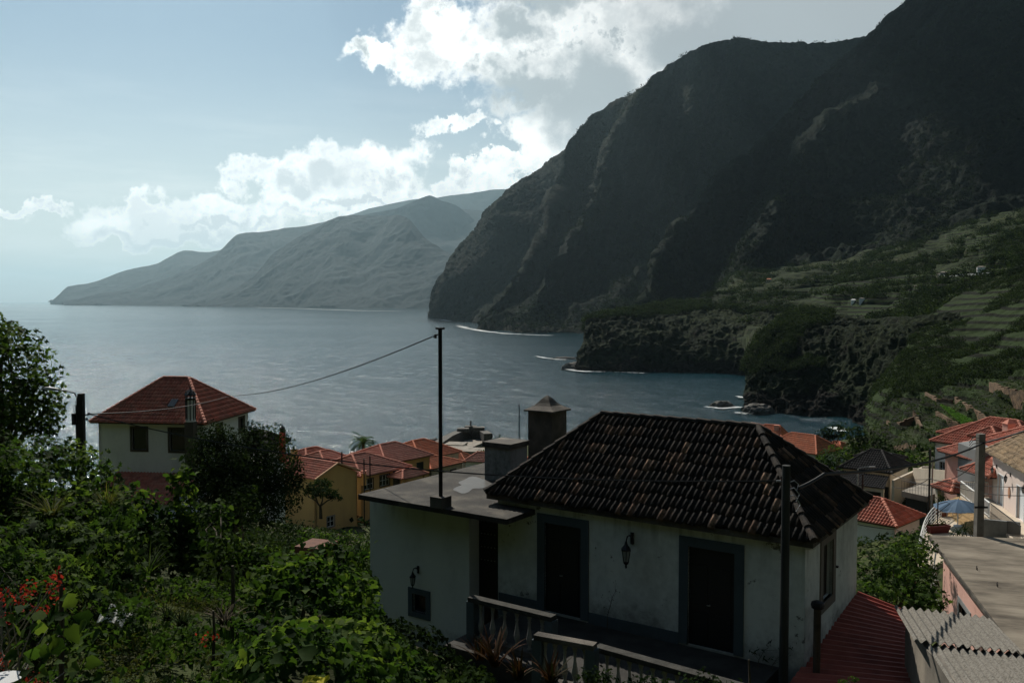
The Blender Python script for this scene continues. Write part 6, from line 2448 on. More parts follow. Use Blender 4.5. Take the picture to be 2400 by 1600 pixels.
    for (px, py, rx, ry, rz_, lab) in [(1692, 955, 4.6, 2.2, 2.6, 'low black rock alone in the surf of the cove'), (1775, 968, 6, 4, 3.5, 'rock at the foot of the rounded headland'), (1352, 866, 9, 4, 4.5, 'pointed rock at the tip of the flat headland'),
                                       (1322, 841, 9, 3, 1.6, 'flat rock shelf off the tip of the flat headland'), (1018, 1040, 2.2, 2, 1.6, 'small dark rock left of the pier root'), (1027, 1046, 1.6, 1.5, 1.2, 'smaller rock beside the pier root'),
                                       (1146, 1034, 1.4, 1.2, 1.0, 'tiny rock in the foam right of the pier')]:
        p = onz(px, py, 0)
        import bmesh
        bm = bmesh.new()
        bmesh.ops.create_icosphere(bm, subdivisions=4, radius=1)
        V = np.array([v.co[:] for v in bm.verts])
        F = [tuple(v.index for v in f.verts) for f in bm.faces]
        bm.free()
        V *= (1 + .45 * fbm(V * 1.6 + px * .1, 4, ridged=True))[:, None]
        V = V * np.array([rx, ry, rz_])
        V[:, 2] = np.where(V[:, 2] > 0, V[:, 2], V[:, 2] * .5)
        o = mesh_obj('rock', V, F, M_stone)
        o.location = (p.x, p.y, 0)
        tag(o, lab, 'rock', G)
    # foam lying on the water
    m = pbr('sea_foam', (.62, .66, .66), .8)
    T = NT(m.node_tree)
    tc_ = T.new('ShaderNodeTexCoord')
    b_ = T.n['Principled BSDF']
    at_ = T.new('ShaderNodeAttribute', attribute_name='edge')
    g = T.new('ShaderNodeNewGeometry')
    mp = T.new('ShaderNodeMapping')
    T.put(mp.inputs['Vector'], g.outputs['Position'])
    mp.inputs['Scale'].default_value = (.5, 1.1, 1)
    nz_ = T.noise(mp.outputs[0], .45, 8, .7)
    nl_ = T.noise(mp.outputs[0], .05, 6, .65)
    al = T.smooth(T.math('ADD', T.math('ADD', T.math('MULTIPLY', nz_, 1.6), T.math('MULTIPLY', nl_, 1.8)), T.math('SUBTRACT', at_.outputs['Fac'], 2.35)), .0, .35)
    al = T.math('MULTIPLY', al, .85)
    T.put(b_.inputs['Alpha'], al)
    G = 'patches of surf'
    for (pts, w0, w1, lab) in [
            ([(1634, 951), (1660, 953), (1690, 956), (1722, 954), (1738, 950)], 2.0, 4.5, 'surf ring round the lone rock in the cove'),
            ([(1715, 966), (1740, 967), (1762, 971)], 1.5, 5.0, 'white surf breaking on the rounded headland foot'),
            ([(1245, 832), (1275, 838), (1310, 842), (1335, 842)], 1.5, 5.0, 'streak of surf running to the flat rock shelf'),
            ([(1315, 860), (1345, 868), (1375, 870), (1430, 871), (1560, 875)], 5.0, 2.0, 'surf along the foot of the flat headland'),
            ([(1010, 747), (1035, 749), (1060, 753)], 9, 9, 'thin surf line under the outermost cliff'),
            ([(1060, 757), (1090, 768), (1130, 775), (1180, 781), (1260, 785), (1360, 787)], 12, 7, 'long line of surf under the great cliff'),
            ([(560, 719), (700, 723), (850, 728), (1000, 730)], 30, 30, 'pale surf line along the distant coast'),
            ([(1130, 1030), (1150, 1036), (1170, 1032)], 4.0, 5.0, 'foam right of the pier head'),
            ([(1000, 1038), (1014, 1033), (1030, 1028)], 3.0, 4.0, 'foam left of the pier root'),
            ([(965, 1052), (985, 1046), (1000, 1042)], 2.0, 3.0, 'thin foam beside the harbour boxes'),
            ([(1952, 998), (1968, 1006), (1982, 1012)], 3.0, 5.0, 'white surf glimpsed between the trees above the cove'),
            ([(1722, 927), (1735, 929), (1745, 932)], 2.0, 3.0, 'small wash at the left flank of the rounded headland'),
            ([(690, 1009), (712, 1010), (735, 1009)], 1.2, 1.2, 'whitecap off the red chimney')]:
        C = [onz(px, py, 0.75) for px, py in pts]
        cur = []
        for i in range(len(C) - 1):
            for k in range(12):
                cur.append(C[i].lerp(C[i + 1], k / 12))
        cur.append(C[-1])
        n = len(cur)
        V, E = [], []
        for i, p in enumerate(cur):
            t = i / (n - 1)
            w = (w0 + (w1 - w0) * t) * 1.4
            dd = (cur[min(i + 1, n - 1)] - cur[max(i - 1, 0)]).normalized()
            nn = Vector((-dd.y, dd.x, 0))
            for k in range(7):
                s = k / 3 - 1
                V.append(p + nn * s * w)
                E.append((1 - s * s) * min(1, 6 * t + .05, 6 * (1 - t) + .05))
        F = [(i * 7 + k, i * 7 + k + 1, i * 7 + 8 + k, i * 7 + 7 + k) for i in range(n - 1) for k in range(6)]
        o = mesh_obj('foam', V, F, m, attr={'edge': E})
        tag(o, lab, 'foam', G, 'stuff')


harbour()
# ------------------------------------------------------------------ vegetation
L_vine = leaf_mat('vine_leaf', (.008, .020, .006), (.030, .062, .012), (.105, .15, .030), trans=.42)
L_fig = leaf_mat('fig_leaf', (.009, .020, .006), (.03, .06, .013), (.08, .12, .028), trans=.4)
L_dark = leaf_mat('evergreen_leaf', (.005, .010, .004), (.013, .025, .008), (.034, .055, .016), trans=.22, rough=.9, spec=.02)
L_weed = leaf_mat('weed_leaf', (.03, .035, .012), (.05, .065, .018), (.11, .10, .035), trans=.35, rough=.7)
L_red = leaf_mat('red_flower', (.12, .010, .010), (.22, .02, .02), (.34, .04, .035), trans=.4, rough=.7)
L_aloe = leaf_mat('reddish_aloe', (.015, .018, .008), (.045, .022, .010), (.08, .035, .018), trans=.1)
L_yel = leaf_mat('yellow_leaf', (.2, .2, .02), (.35, .33, .04), (.5, .45, .06), trans=.4)
L_dry = leaf_mat('dry_stalk', (.03, .025, .016), (.07, .055, .036), (.12, .10, .065), trans=0)


def crown(parent, name, blobs_, size, kind, mat, dens=1.6, rs=None, thick=.45, lump=.25, up=-1.0, tone=(0, 1), droop=.3, ls=1.0):
    """one crown from several lumpy ellipsoids: (centre, (rx, ry, rz))"""
    PP, NN = [], []
    for c, r in blobs_:
        a = 4 * math.pi * ((r[0] * r[1]) ** 1.6 / 3 + (r[0] * r[2]) ** 1.6 / 3 + (r[1] * r[2]) ** 1.6 / 3) ** (1 / 1.6)
        n = int(a / (size * size) * dens)
        P, N = shell_points(c, r, n, rs, thick=thick, lump=lump, up=up, ls=ls)
        PP.append(P)
        NN.append(N)
    P, N = np.concatenate(PP), np.concatenate(NN)
    N = N * .6 + np.array([0, 0, .55])
    cl = fbm(P / (size * 7) + 3, 2) * .9 + .5
    t = np.clip(cl * (tone[1] - tone[0]) + tone[0] + rs.normal(size=len(P)) * .18, 0, 1)
    return leaves(name, P, N, size, kind, mat, parent, tone=t, jitter=.55, rs=rs, droop=droop)


def limbs(parent, base, targets, r0, rs, name='trunk', mat=None, fork=.45):
    mb = MB()
    base = Vector(base)
    top = sum((Vector(t) for t in targets), Vector()) / len(targets)
    f = base.lerp(top, fork)
    mb.tube([base - Vector((0, 0, .5)), base.lerp(f, .5) + Vector((rs.uniform(-.1, .1), rs.uniform(-.1, .1), 0)) * r0 * 6, f], [r0 * 1.25, r0, r0 * .8], 8)
    for t in targets:
        t = Vector(t)
        mid = f.lerp(t, .5) + Vector((rs.uniform(-.15, .15), rs.uniform(-.15, .15), rs.uniform(0, .15))) * (t - f).length
        mb.tube([f, mid, t], [r0 * .6, r0 * .4, r0 * .12], 6)
    return mb.build(name, mat or M_bark, parent)


def tree(name, label, cat, spec, size, kind, mat, base=None, r0=.12, seed=1, dens=1.6, group=None, branches=True, **kw):
    """spec: list of (px, py, D, rx_px, ry_px[, depth factor]) crowns as they show"""
    rs = np.random.RandomState(seed)
    cs = []
    for s in spec:
        px, py, D, rx, ry = s[:5]
        k = D / FPX
        cs.append((at(px, py, D), (rx * k, rx * k * (s[5] if len(s) > 5 else .8), ry * k)))
    c0 = cs[0][0]
    if base is None:
        base = Vector((c0.x, c0.y, min(gz(c0.x, c0.y), c0.z - cs[0][1][2])))
    T = empty(name, base, 0, label, cat, group)
    b = Vector(base)
    cl = [(tuple(c - b), r) for c, r in cs]
    crown(T, 'crown' if cat in ('tree', 'palm') else 'foliage', cl, size, kind, mat, dens, rs, **kw)
    if branches:
        tg = []
        for c, r in cl:
            for _ in range(3):
                tg.append((c[0] + rs.uniform(-.5, .5) * r[0], c[1] + rs.uniform(-.5, .5) * r[1], c[2] + rs.uniform(-.2, .5) * r[2]))
        limbs(T, (0, 0, 0), tg, r0, rs, 'trunk' if cat == 'tree' else 'stem')
    return T


def cover(name, label, poly, size, kind, mat, dens, hfun, seed, tone=(0, 1), jitter=.5, kindp='stuff', layers=1, z0=0.0, thr=None):
    """leaves laid over the ground inside the region poly: list of (px at near, D) quads given as (D, pxmin, pxmax) rows"""
    rs = np.random.RandomState(seed)
    Ds = np.array([r[0] for r in poly], float)
    a0 = np.array([(r[1] - 1200) / FPX * r[0] for r in poly])
    a1 = np.array([(r[2] - 1200) / FPX * r[0] for r in poly])
    area = np.trapezoid(a1 - a0, Ds) if hasattr(np, 'trapezoid') else np.trapz(a1 - a0, Ds)
    n = int(area / (size * size) * dens)
    y = rs.uniform(Ds[0], Ds[-1], n * 2)
    w = np.interp(y, Ds, a1 - a0)
    y = y[rs.uniform(0, w.max(), len(y)) < w][:n]
    x = np.interp(y, Ds, a0) + rs.uniform(0, 1, len(y)) * np.interp(y, Ds, a1 - a0)
    e = .12
    f = lambda x, y: ground_z(x, y) + hfun(x, y)
    z = f(x, y)
    gx = (f(x + e, y) - z) / e
    gy = (f(x, y + e) - z) / e
    N = np.stack([-gx, -gy, np.ones(len(x))], 1)
    N /= np.linalg.norm(N, axis=1)[:, None]
    P = np.stack([x, y, z + z0 - rs.uniform(0, 1, len(x)) ** 2 * size * 2.5], 1)
    if thr is not None:
        k = fbm(P / thr[0] + seed, 3) > thr[1]
        P, N = P[k], N[k]
    t = np.clip(fbm(P / (size * 9) + seed, 3) * .8 + .5, 0, 1) * (tone[1] - tone[0]) + tone[0] + rs.normal(size=len(P)) * .15
    o = leaves(name, P, N, size, kind, mat, tone=t, jitter=jitter, rs=rs, droop=.35)
    return tag(o, label, 'undergrowth', None, kindp)


def lump(a, b, s, seed=0.0):
    return lambda x, y: a + b * fbm(np.stack([x / s, y / s, np.full(len(x), seed)], 1), 3)


def mound(lst, a=.25, b=.25, s=1.2):
    """height bumps at (x, y, r, h)"""
    base = lump(a, b, s, 3.3)

    def f(x, y):
        z = base(x, y)
        for (cx_, cy_, r, h) in lst:
            z = np.maximum(z, base(x, y) + h * np.clip(1 - ((x - cx_) ** 2 + (y - cy_) ** 2) / r ** 2, 0, 1) ** .6)
        return z
    return f


# --- foreground: heart-leaved creeper along the bottom and up to the annex
cover('creeper_foliage', 'bright heart-leaved creeper covering the bank at the bottom of the view', [(4.6, 500, 1800), (6.0, 520, 1500), (7.5, 540, 1280), (9.0, 520, 1040), (10.5, 560, 900)], .115, 'heart', L_vine, 4.2, mound([(-1.6, 9.5, 1.6, .5), (-.5, 7.3, 1.2, .35), (.3, 6.3, 1.3, .35)], .45, .5, 1.1), 5, tone=(0, .95))
cover('creeper_foliage', 'creeper on the dark mound against the annex wall', [(10.5, 500, 940), (12.0, 540, 905), (14.0, 580, 885), (16.5, 640, 872), (22.0, 700, 864)], .13, 'heart', L_vine, 3.0, mound([(-3.0, 13.5, 2.2, .6), (-2.8, 16.0, 2.0, .6)], .4, .6, 1.5), 6, tone=(0, .85))
cover('weed_foliage', 'low brownish weeds on the neglected garden plot', [(7.5, -100, 560), (9.0, -60, 540), (11, 0, 560), (13, 60, 600), (15.5, 150, 640)], .075, 'long', L_weed, 5.0, lump(.15, .45, .8, 1.0), 7, tone=(0, .9), jitter=.9)
cover('weed_foliage', 'taller green weeds scattered over the garden plot', [(7.0, -100, 600), (9.0, -60, 560), (12, 20, 600), (16, 150, 660)], .10, 'oval', L_fig, 3.4, lump(.35, 1.0, .8, 2.0), 8, tone=(0, .8), jitter=.8, thr=(.9, -.12))
cover('bank_foliage', 'tangled climbing leaves covering the whole left bank', [(10.5, -400, 330), (13, -300, 330), (16, -150, 270), (20, -80, 190)], .13, 'lobed', L_fig, 3.6, lump(1.0, 1.3, 1.6, 2.7), 14, tone=(0, 1))
cover('bank_foliage', 'dark broken growth in the hollow below the evergreen', [(15, 330, 640), (18, 340, 660), (24, 300, 700), (30, 280, 700)], .15, 'oval', L_dark, 3.0, lump(.9, 1.6, 1.4, 2.9), 15, tone=(0, 1))
cover('slope_shrubbery', 'dark bushy growth on the slope between the annex and the ochre houses', [(20, 480, 870), (26, 420, 870), (34, 400, 868), (45, 450, 866), (62, 500, 862)], .26, 'oval', L_dark, 2.4, lump(.8, 1.6, 3.0, 4.0), 9, tone=(.2, 1))
cover('slope_shrubbery', 'sunlit loose foliage over the slope left of the annex', [(26, 640, 872), (34, 660, 870), (45, 690, 868), (60, 700, 866)], .22, 'oval', L_fig, 1.5, lump(1.2, 1.7, 2.4, 5.0), 10, tone=(.1, 1), thr=(2.5, -.05))
cover('slope_shrubbery', 'tangled greenery around the village houses on the right', [(22, 1960, 2260), (34, 1900, 2250), (50, 1850, 2200), (75, 1840, 2240), (100, 1780, 2500)], .34, 'oval', L_dark, 1.7, lump(.4, 1.0, 4.0, 6.0), 11, tone=(.1, 1), thr=(7, -.08))
cover('slope_shrubbery', 'bushes and crops between the far village houses and the shore', [(95, 500, 2500), (130, 400, 2500), (180, 600, 2400), (230, 900, 2200), (262, 1100, 2050)], .9, 'quad', L_far, 1.9, lump(.6, 2.6, 9.0, 7.0), 12, tone=(.0, .9), thr=(14, -.1))

cover('undergrowth_foliage', 'dark undergrowth filling the gully between the creeper and the terrace', [(7.2, 1180, 1560), (8.5, 1040, 1450), (11.0, 920, 1350), (14.0, 880, 1240), (19, 866, 1110)], .12, 'heart', L_dark, 3.6, lump(.3, .7, 1.1, 8.7), 16, tone=(0, 1))
cover('field_shrubbery', 'rough grass and bushes over the open slope below the gardens', [(20, -900, 450), (32, -700, 900), (50, -500, 1900), (80, -300, 2000), (110, -100, 2000)], .5, 'oval', L_dark, 1.5, lump(.1, .7, 4.5, 12.0), 17, tone=(.1, 1), thr=(8, -.12))
# --- the tree at the left edge and the overgrown bank
tree('broadleaf_tree', 'bushy fig tree filling the left edge against the sea', 'tree', [(10, 870, 27, 115, 110), (70, 935, 27.5, 85, 75), (-60, 800, 26, 90, 80), (25, 800, 28, 55, 45), (95, 985, 27, 55, 50), (-60, 980, 25.5, 120, 110)], .19, 'lobed', L_fig, r0=.12, seed=3, dens=1.9)
G = 'overgrown shrubs on the left bank'
for i, (spec, size, kind, mat, lab, dens) in enumerate([
        ([(160, 1075, 16, 80, 48), (90, 1085, 15.5, 100, 62), (235, 1120, 16.5, 55, 45)], .12, 'lobed', L_vine, 'bright climbing shrub right below the fig tree', 1.9),
        ([(20, 1130, 14, 120, 90), (-60, 1080, 13.5, 100, 90)], .11, 'lobed', L_fig, 'leafy shrub at the left edge under the fig tree', 1.9),
        ([(200, 1200, 15, 130, 80), (300, 1200, 16, 75, 70), (120, 1220, 14.5, 110, 70)], .12, 'heart', L_vine, 'wide vine mound sloping down towards the low red roof', 1.9),
        ([(60, 1260, 12.5, 120, 60), (170, 1290, 12.5, 90, 50)], .16, 'lobed', L_fig, 'large-leaved shrub with dangling leaves above the flowers', 1.6),
        ([(330, 1290, 16, 75, 70), (260, 1320, 15, 80, 60)], .11, 'heart', L_dark, 'dark shrub in the hollow below the low red roof', 1.9),
        ([(428, 1150, 17.5, 34, 65), (420, 1230, 17.2, 48, 60), (436, 1300, 17, 52, 50)], .14, 'heart', L_vine, 'upright creeper-covered stump before the dark tree', 1.9),
        ([(520, 1290, 18, 60, 40), (500, 1220, 20, 55, 50)], .13, 'heart', L_fig, 'shrub to the right of the creeper-covered stump', 1.8),
        ([(90, 1400, 10, 110, 45), (0, 1340, 10.5, 90, 50)], .09, 'oval', L_fig, 'small-leaved shrub behind the red flowers', 1.6),
        ([(700, 1350, 14.5, 95, 60), (790, 1310, 15.5, 75, 45)], .13, 'heart', L_vine, 'sunlit vine mound beside the annex corner', 1.9),
        ([(560, 1290, 20, 45, 25), (620, 1300, 19, 60, 22)], .12, 'heart', L_vine, 'low vine hummock behind the wooden stake', 1.6)]):
    tree('shrub', lab, 'shrub', spec, size, kind, mat, r0=.035, seed=30 + i, dens=dens, group=G, thick=.6, lump=.4)

tree('evergreen_tree', 'big dark evergreen tree in front of the white house', 'tree', [(545, 1090, 50, 95, 85), (620, 1060, 51, 75, 65), (640, 1150, 50, 75, 75), (500, 1130, 49, 80, 70), (560, 1170, 48, 110, 75), (690, 1110, 51, 28, 50), (505, 1025, 50, 45, 38), (590, 1015, 51, 34, 28), (470, 1060, 50, 40, 45), (560, 1110, 49, 100, 80)], .17, 'oval', L_dark, r0=.28, seed=50, dens=2.6, thick=.7)
tree('shrub', 'dark rounded shrub at the foot of the big evergreen', 'shrub', [(575, 1185, 36, 45, 48)], .2, 'oval', L_dark, r0=.06, seed=51, dens=2.0)


def umbrella_tree():
    b = at(752, 1204, 78)
    T = empty('umbrella_tree', b, 0, 'small flat-topped tree with bare forked trunk before the ochre gable', 'tree')
    k = 78 / FPX
    rs = np.random.RandomState(61)
    cl = [((dx * k, rs.uniform(-1, 1), (1204 - py) * k), (rx * k, rx * k * .9, ry * k)) for dx, py, rx, ry in [(-8, 1146, 30, 17), (14, 1152, 30, 16), (-28, 1158, 18, 12), (34, 1165, 16, 11), (0, 1136, 22, 11)]]
    crown(T, 'crown', cl, .26, 'oval', L_dark, 2.6, rs, up=-.5, tone=(.2, 1))
    mb = MB()
    P = lambda dx, py: Vector((dx * k, 0, (1204 - py) * k))
    mb.tube([P(0, 1215), P(0, 1195), P(-1, 1185)], [.16, .13, .11], 7)
    for pts in ([P(-1, 1186), P(-12, 1172), P(-26, 1164), P(-34, 1156)], [P(-1, 1186), P(4, 1172), P(6, 1158), P(2, 1145)], [P(0, 1184), P(16, 1172), P(30, 1166)], [P(-8, 1177), P(-12, 1162), P(-14, 1148)]):
        mb.tube(pts, [.09, .065, .04, .025][:len(pts)], 6)
    mb.build('trunk', M_bark, T)


umbrella_tree()


def palm(px, py, D, label, fl=2.6, n=20, ht=8, seed=1, name='palm_tree', mat=None, width=.55):
    rs = np.random.RandomState(seed)
    p = at(px, py, D)
    T = empty(name, (p.x, p.y, p.z - ht), 0, label, 'palm' if 'palm' in name else 'plant')
    if ht > 1.5:
        mb = MB()
        mb.tube([(0, 0, 0), (.1, 0, ht * .5), (0, 0, ht)], [.28, .24, .22], 9)
        mb.build('trunk', M_bark, T)
    V, F, tn = [], [], []
    for k in range(n):
        a = 2 * math.pi * k / n + rs.uniform(-.2, .2)
        e0 = rs.uniform(.15, 1.35)
        L = fl * rs.uniform(.8, 1.1)
        pt = Vector((0, 0, ht))
        d = Vector((math.cos(a) * math.cos(e0), math.sin(a) * math.cos(e0), math.sin(e0)))
        seg = 14
        side = Vector((-math.sin(a), math.cos(a), 0))
        for s in range(seg):
            d = (d + Vector((0, 0, -.13 - .02 * s / seg * 4))).normalized()
            q = pt + d * L / seg
            if s > 0:
                for sg in (-1, 1):
                    w = width * math.sin(math.pi * (s + .5) / seg) ** .6 * fl / 2.6
                    tip = pt + side * sg * w + d * w * .8 - Vector((0, 0, w * .35))
                    i = len(V)
                    V += [tuple(pt), tuple(pt.lerp(q, .62)), tuple(tip), tuple(tip - d * .01)]
                    F.append((i, i + 1, i + 2, i + 3))
            i = len(V)
            wd = side * .02
            V += [tuple(pt - wd), tuple(pt + wd), tuple(q + wd), tuple(q - wd)]
            F.append((i, i + 1, i + 2, i + 3))
            pt = q
    mesh_obj('fronds', np.array(V), np.array(F), mat or L_fig, T, attr={'tone': rs.uniform(.2, .8, len(V))})
    return T


palm(851, 1040, 132, 'palm tree rising above the ochre roofs', fl=2.9, n=30, ht=9)
palm(2262, 1243, 49, 'large spiky yucca on the terrace edge by the concrete pole', fl=1.0, n=34, ht=.5, seed=2, name='yucca_plant', mat=L_dark, width=.05)
palm(2247, 1246, 48, 'smaller spiky yucca left of the large one', fl=.6, n=24, ht=.3, seed=3, name='yucca_plant', mat=L_dark, width=.05)
palm(1170, 1032, 150, 'small conifer crown behind the square stack', fl=1.9, n=22, ht=5, seed=4, name='young_palm_tree', mat=L_dark, width=.25)

# --- trees of the right-hand village
G = 'trees among the village houses'
for i, (spec, size, mat, lab, kind) in enumerate([
        ([(2065, 1345, 29, 80, 55), (2130, 1320, 30, 70, 60), (2110, 1400, 28, 95, 55), (2040, 1400, 27, 60, 45), (2165, 1400, 29, 45, 55)], .19, L_fig, 'spreading fig tree between the old house and the flat pink house', 'lobed'),
        ([(2140, 1275, 33, 50, 35), (2110, 1310, 33, 45, 40)], .19, L_fig, 'fig boughs reaching up below the curved railing', 'lobed'),
        ([(1960, 1075, 118, 45, 32), (1925, 1095, 116, 30, 22)], .55, L_fig, 'round lit tree at the right end of the wide orange roof', 'oval'),
        ([(1960, 1010, 165, 32, 22), (1930, 1020, 165, 22, 14)], .7, L_dark, 'dark tree in front of the surf in the cove', 'oval'),
        ([(2035, 1040, 135, 45, 30), (2000, 1020, 138, 28, 28), (2015, 1065, 130, 40, 28)], .6, L_dark, 'tall dark tree beside the terraced slope', 'oval'),
        ([(2075, 1055, 130, 30, 18)], .55, L_dark, 'low dark tree left of the fields', 'oval'),
        ([(2110, 1075, 112, 40, 16), (2150, 1078, 108, 30, 20)], .5, L_fig, 'green hedge row behind the black roofs', 'oval'),
        ([(1905, 1125, 84, 30, 25)], .4, L_dark, 'dark shrub just behind the old roof hip', 'oval'),
        ([(2320, 1010, 96, 30, 12), (2380, 990, 90, 40, 16)], .5, L_dark, 'dark bush behind the chimney of the pink house', 'oval'),
        ([(1128, 1062, 190, 16, 8)], .6, L_fig, 'bush beside the pale pink harbour roof', 'oval')]):
    tree('leafy_tree', lab, 'tree', spec, size, kind, mat, r0=.12 if spec[0][2] < 60 else .2, seed=70 + i, dens=1.8, group=G, thick=.55, lump=.35)


def blades(name, label, cat, base, n, L, w, mat, seed, spread=1.0, up=.8, group=None):
    rs = np.random.RandomState(seed)
    T = empty(name, base, 0, label, cat, group)
    V, F, tn = [], [], []
    for k in range(n):
        a = rs.uniform(0, 2 * math.pi)
        d = Vector((math.cos(a) * spread * rs.uniform(.2, 1), math.sin(a) * spread * rs.uniform(.2, 1), up)).normalized()
        side = Vector((-math.sin(a), math.cos(a), 0))
        l = L * rs.uniform(.6, 1.1)
        p = Vector((rs.uniform(-.05, .05), rs.uniform(-.05, .05), 0))
        seg = 5
        i0 = len(V)
        for s in range(seg + 1):
            t = s / seg
            ww = w * (1 - t) ** .7 + .002
            V += [tuple(p - side * ww), tuple(p + side * ww)]
            d = (d + Vector((0, 0, -.16))).normalized()
            p = p + d * l / seg
        for s in range(seg):
            i = i0 + 2 * s
            F.append((i, i + 1, i + 3, i + 2))
        tn += [rs.uniform(0, 1)] * (2 * seg + 2)
    mesh_obj('blade_leaves', np.array(V), np.array(F), mat, T, attr={'tone': tn})
    return T


G = 'reddish aloes below the balustrade'
for i, (px, py, D, lab) in enumerate([(1160, 1560, 15.0, 'tallest reddish aloe standing below the balustrade'), (1125, 1545, 15.6, 'reddish aloe against the annex corner'), (1215, 1590, 14.0, 'thin-leaved reddish aloe right of the tallest'),
                                      (1290, 1600, 12.8, 'low brown aloe at the lower end of the balustrade')]):
    blades('aloe_plant', lab, 'plant', at(px, py, D), 26, .75 if i == 0 else .5, .03, L_aloe, 90 + i, spread=.6, group=G)
G = 'grass tufts of the garden plot'
for i, (px, py, D, n, L, lab, m) in enumerate([(300, 1320, 15, 60, 1.0, 'tall reed-like grass tuft in the hollow', L_fig), (350, 1335, 14.5, 50, .9, 'arching grass tuft right of the tall one', L_fig), (525, 1450, 11, 40, .5, 'pale striped grass tuft beside the wooden stake', L_dry),
                                            (395, 1440, 10.5, 60, .28, 'fine rosemary tuft left of centre in the garden', L_dark), (430, 1452, 10.2, 60, .28, 'second fine rosemary tuft beside the first', L_dark), (120, 1200, 13, 60, .8, 'drooping grass plume on the left bank', L_weed),
                                            (250, 1180, 14.5, 60, .8, 'silvery grass plume on the vine mound', L_weed)]):
    blades('grass_tuft', lab, 'grass', at(px, py + 12, D), n, L * .7, .009, m, 100 + i, spread=.9, group=G)


def garden_bits():
    rs = np.random.RandomState(8)
    for (px, py0, py1, D, r, lab) in [(545, 1325, 1470, 11.5, .03, 'wooden stake standing among the vines'), (142, 1340, 1620, 7.2, .022, 'thin dark cane rising from the red flowers'), (500, 1430, 1530, 10, .02, 'short cane in the middle of the garden plot'),
                                      (1755, 1545, 1640, 9.0, .014, 'bent bare twig near the bottom edge')]:
        a, b = at(px, py0, D), at(px - 4, py1, D)
        mb = MB()
        mb.tube([b - Vector((0, 0, .4)), b.lerp(a, .5) + Vector((.02, 0, 0)), a], [r, r * .9, r * .6], 6)
        tag(mb.build('garden_stake', M_bark), lab, 'stake')
    # plastic sheet on the soil
    n = 14
    c = at(272, 1452, 11.6)
    V = []
    for i in range(n):
        for j in range(n):
            u, v = i / (n - 1) - .5, j / (n - 1) - .5
            V.append((c.x + u * .36 + v * .08, c.y + v * .5, c.z + .06 + .10 * math.sin(7 * u + 4 * v) * math.cos(9 * v) + rs.uniform(-.015, .015)))
    F = [(i * n + j, i * n + j + 1, (i + 1) * n + j + 1, (i + 1) * n + j) for i in range(n - 1) for j in range(n - 1)]
    tag(mesh_obj('plastic_sheet', V, F, pbr('white_plastic', (.75, .75, .72), .4)), 'crumpled white plastic sheet lying in the garden plot', 'plastic sheet')
    p = at(10, 1604, 6.0)
    mb = MB()
    mb.lathe([(.02, .03), (.09, .03), (.10, .045), (.12, .05)], (p.x, p.y, p.z), 24)
    tag(mb.build('white_dish', pbr('white_glaze', (.35, .36, .37), .4)), 'white dish under the red flowers in the bottom left corner', 'dish')
    # flowering shrub: twigs, red blossom, big leaves
    c = at(60, 1520, 6.6)
    T = empty('flowering_shrub', (c.x, c.y, c.z - .9), 0, 'red flowering shrub with pale bare twigs in the bottom left corner', 'shrub')
    off = Vector(T.location)
    mb = MB()
    fl = []
    for k in range(26):
        e = at(rs.uniform(-60, 170), rs.uniform(1340, 1600), rs.uniform(5.8, 7.4))
        s = at(rs.uniform(-120, 60), 1640, 6.6)
        mid = s.lerp(e, .5) + Vector((rs.uniform(-.1, .1), 0, rs.uniform(-.05, .1)))
        mb.tube([s - off, mid - off, e - off], [.009, .006, .003], 5)
        fl += [e, mid.lerp(e, .6)]
    mb.build('branch', pbr('pale_twig', (.20, .18, .15), .8), T)
    fl = [f for f in fl if rs.uniform() < .08] + [at(x, y, D) for x, y, D in [(60, 1380, 7.4), (20, 1400, 7.2), (130, 1385, 7.5), (90, 1430, 7.3), (10, 1450, 6.9), (60, 1400, 7.6), (480, 1495, 8.6)]]
    PP = np.concatenate([np.array(f - off) + rs.normal(size=(26, 3)) * np.array([.045, .045, .035]) for f in fl])
    leaves('blossom', PP, rs.normal(size=PP.shape), .035, 'quad', L_red, T, rs=rs)
    P2 = np.array([np.array(at(rs.uniform(-40, 230), rs.uniform(1400, 1600), rs.uniform(5.6, 7.0)) - off) for _ in range(70)])
    leaves('foliage', P2, np.tile([-.3, -.5, .7], (70, 1)), .115, 'heart', L_vine, T, rs=rs, tone=rs.uniform(.2, .9, 70))
    # dry weed against the wall, weeds on the terrace
    for i, (s, yy, hh, lab) in enumerate([(S_OF(1435), HY0 - .25, 1.0, 'dry branched weed growing against the wall between the doors'), (S_OF(1790), HY0 - .3, .45, 'leafy weed at the wall foot right of the right door'), (S_OF(1822), HY0 - .3, .35, 'small weed at the wall foot beside the dark pole')]):
        b = H2W(s, yy, HZF)
        T = empty('wall_weed', b, 0, lab, 'weed')
        mb = MB()
        pts = [Vector((0, 0, 0)), Vector((.02, 0, hh * .4)), Vector((.12, 0, hh * .8)), Vector((.22, 0, hh))]
        mb.tube(pts, [.01, .008, .005, .003], 4)
        P = []
        for k in range(7):
            a = pts[1].lerp(pts[3], k / 7)
            e = a + Vector((rs.uniform(-.25, .3), rs.uniform(-.2, .1), rs.uniform(.02, .2)))
            mb.tube([a, e], [.004, .002], 4)
            P += [np.array(e) + rs.normal(size=3) * .03 for _ in range(4)]
        mb.build('stem', M_bark, T)
        P = np.array(P)
        leaves('foliage', P, rs.normal(size=P.shape), .06 if i == 0 else .12, 'long', L_dry if i == 0 else L_dark, T, rs=rs)
    # very large leaves low in the frame
    P = np.array([tuple(at(*q)) for q in [(600, 1560, 7.0), (650, 1545, 7.4), (745, 1598, 5.6), (600, 1590, 6.4), (720, 1530, 7.8)]])
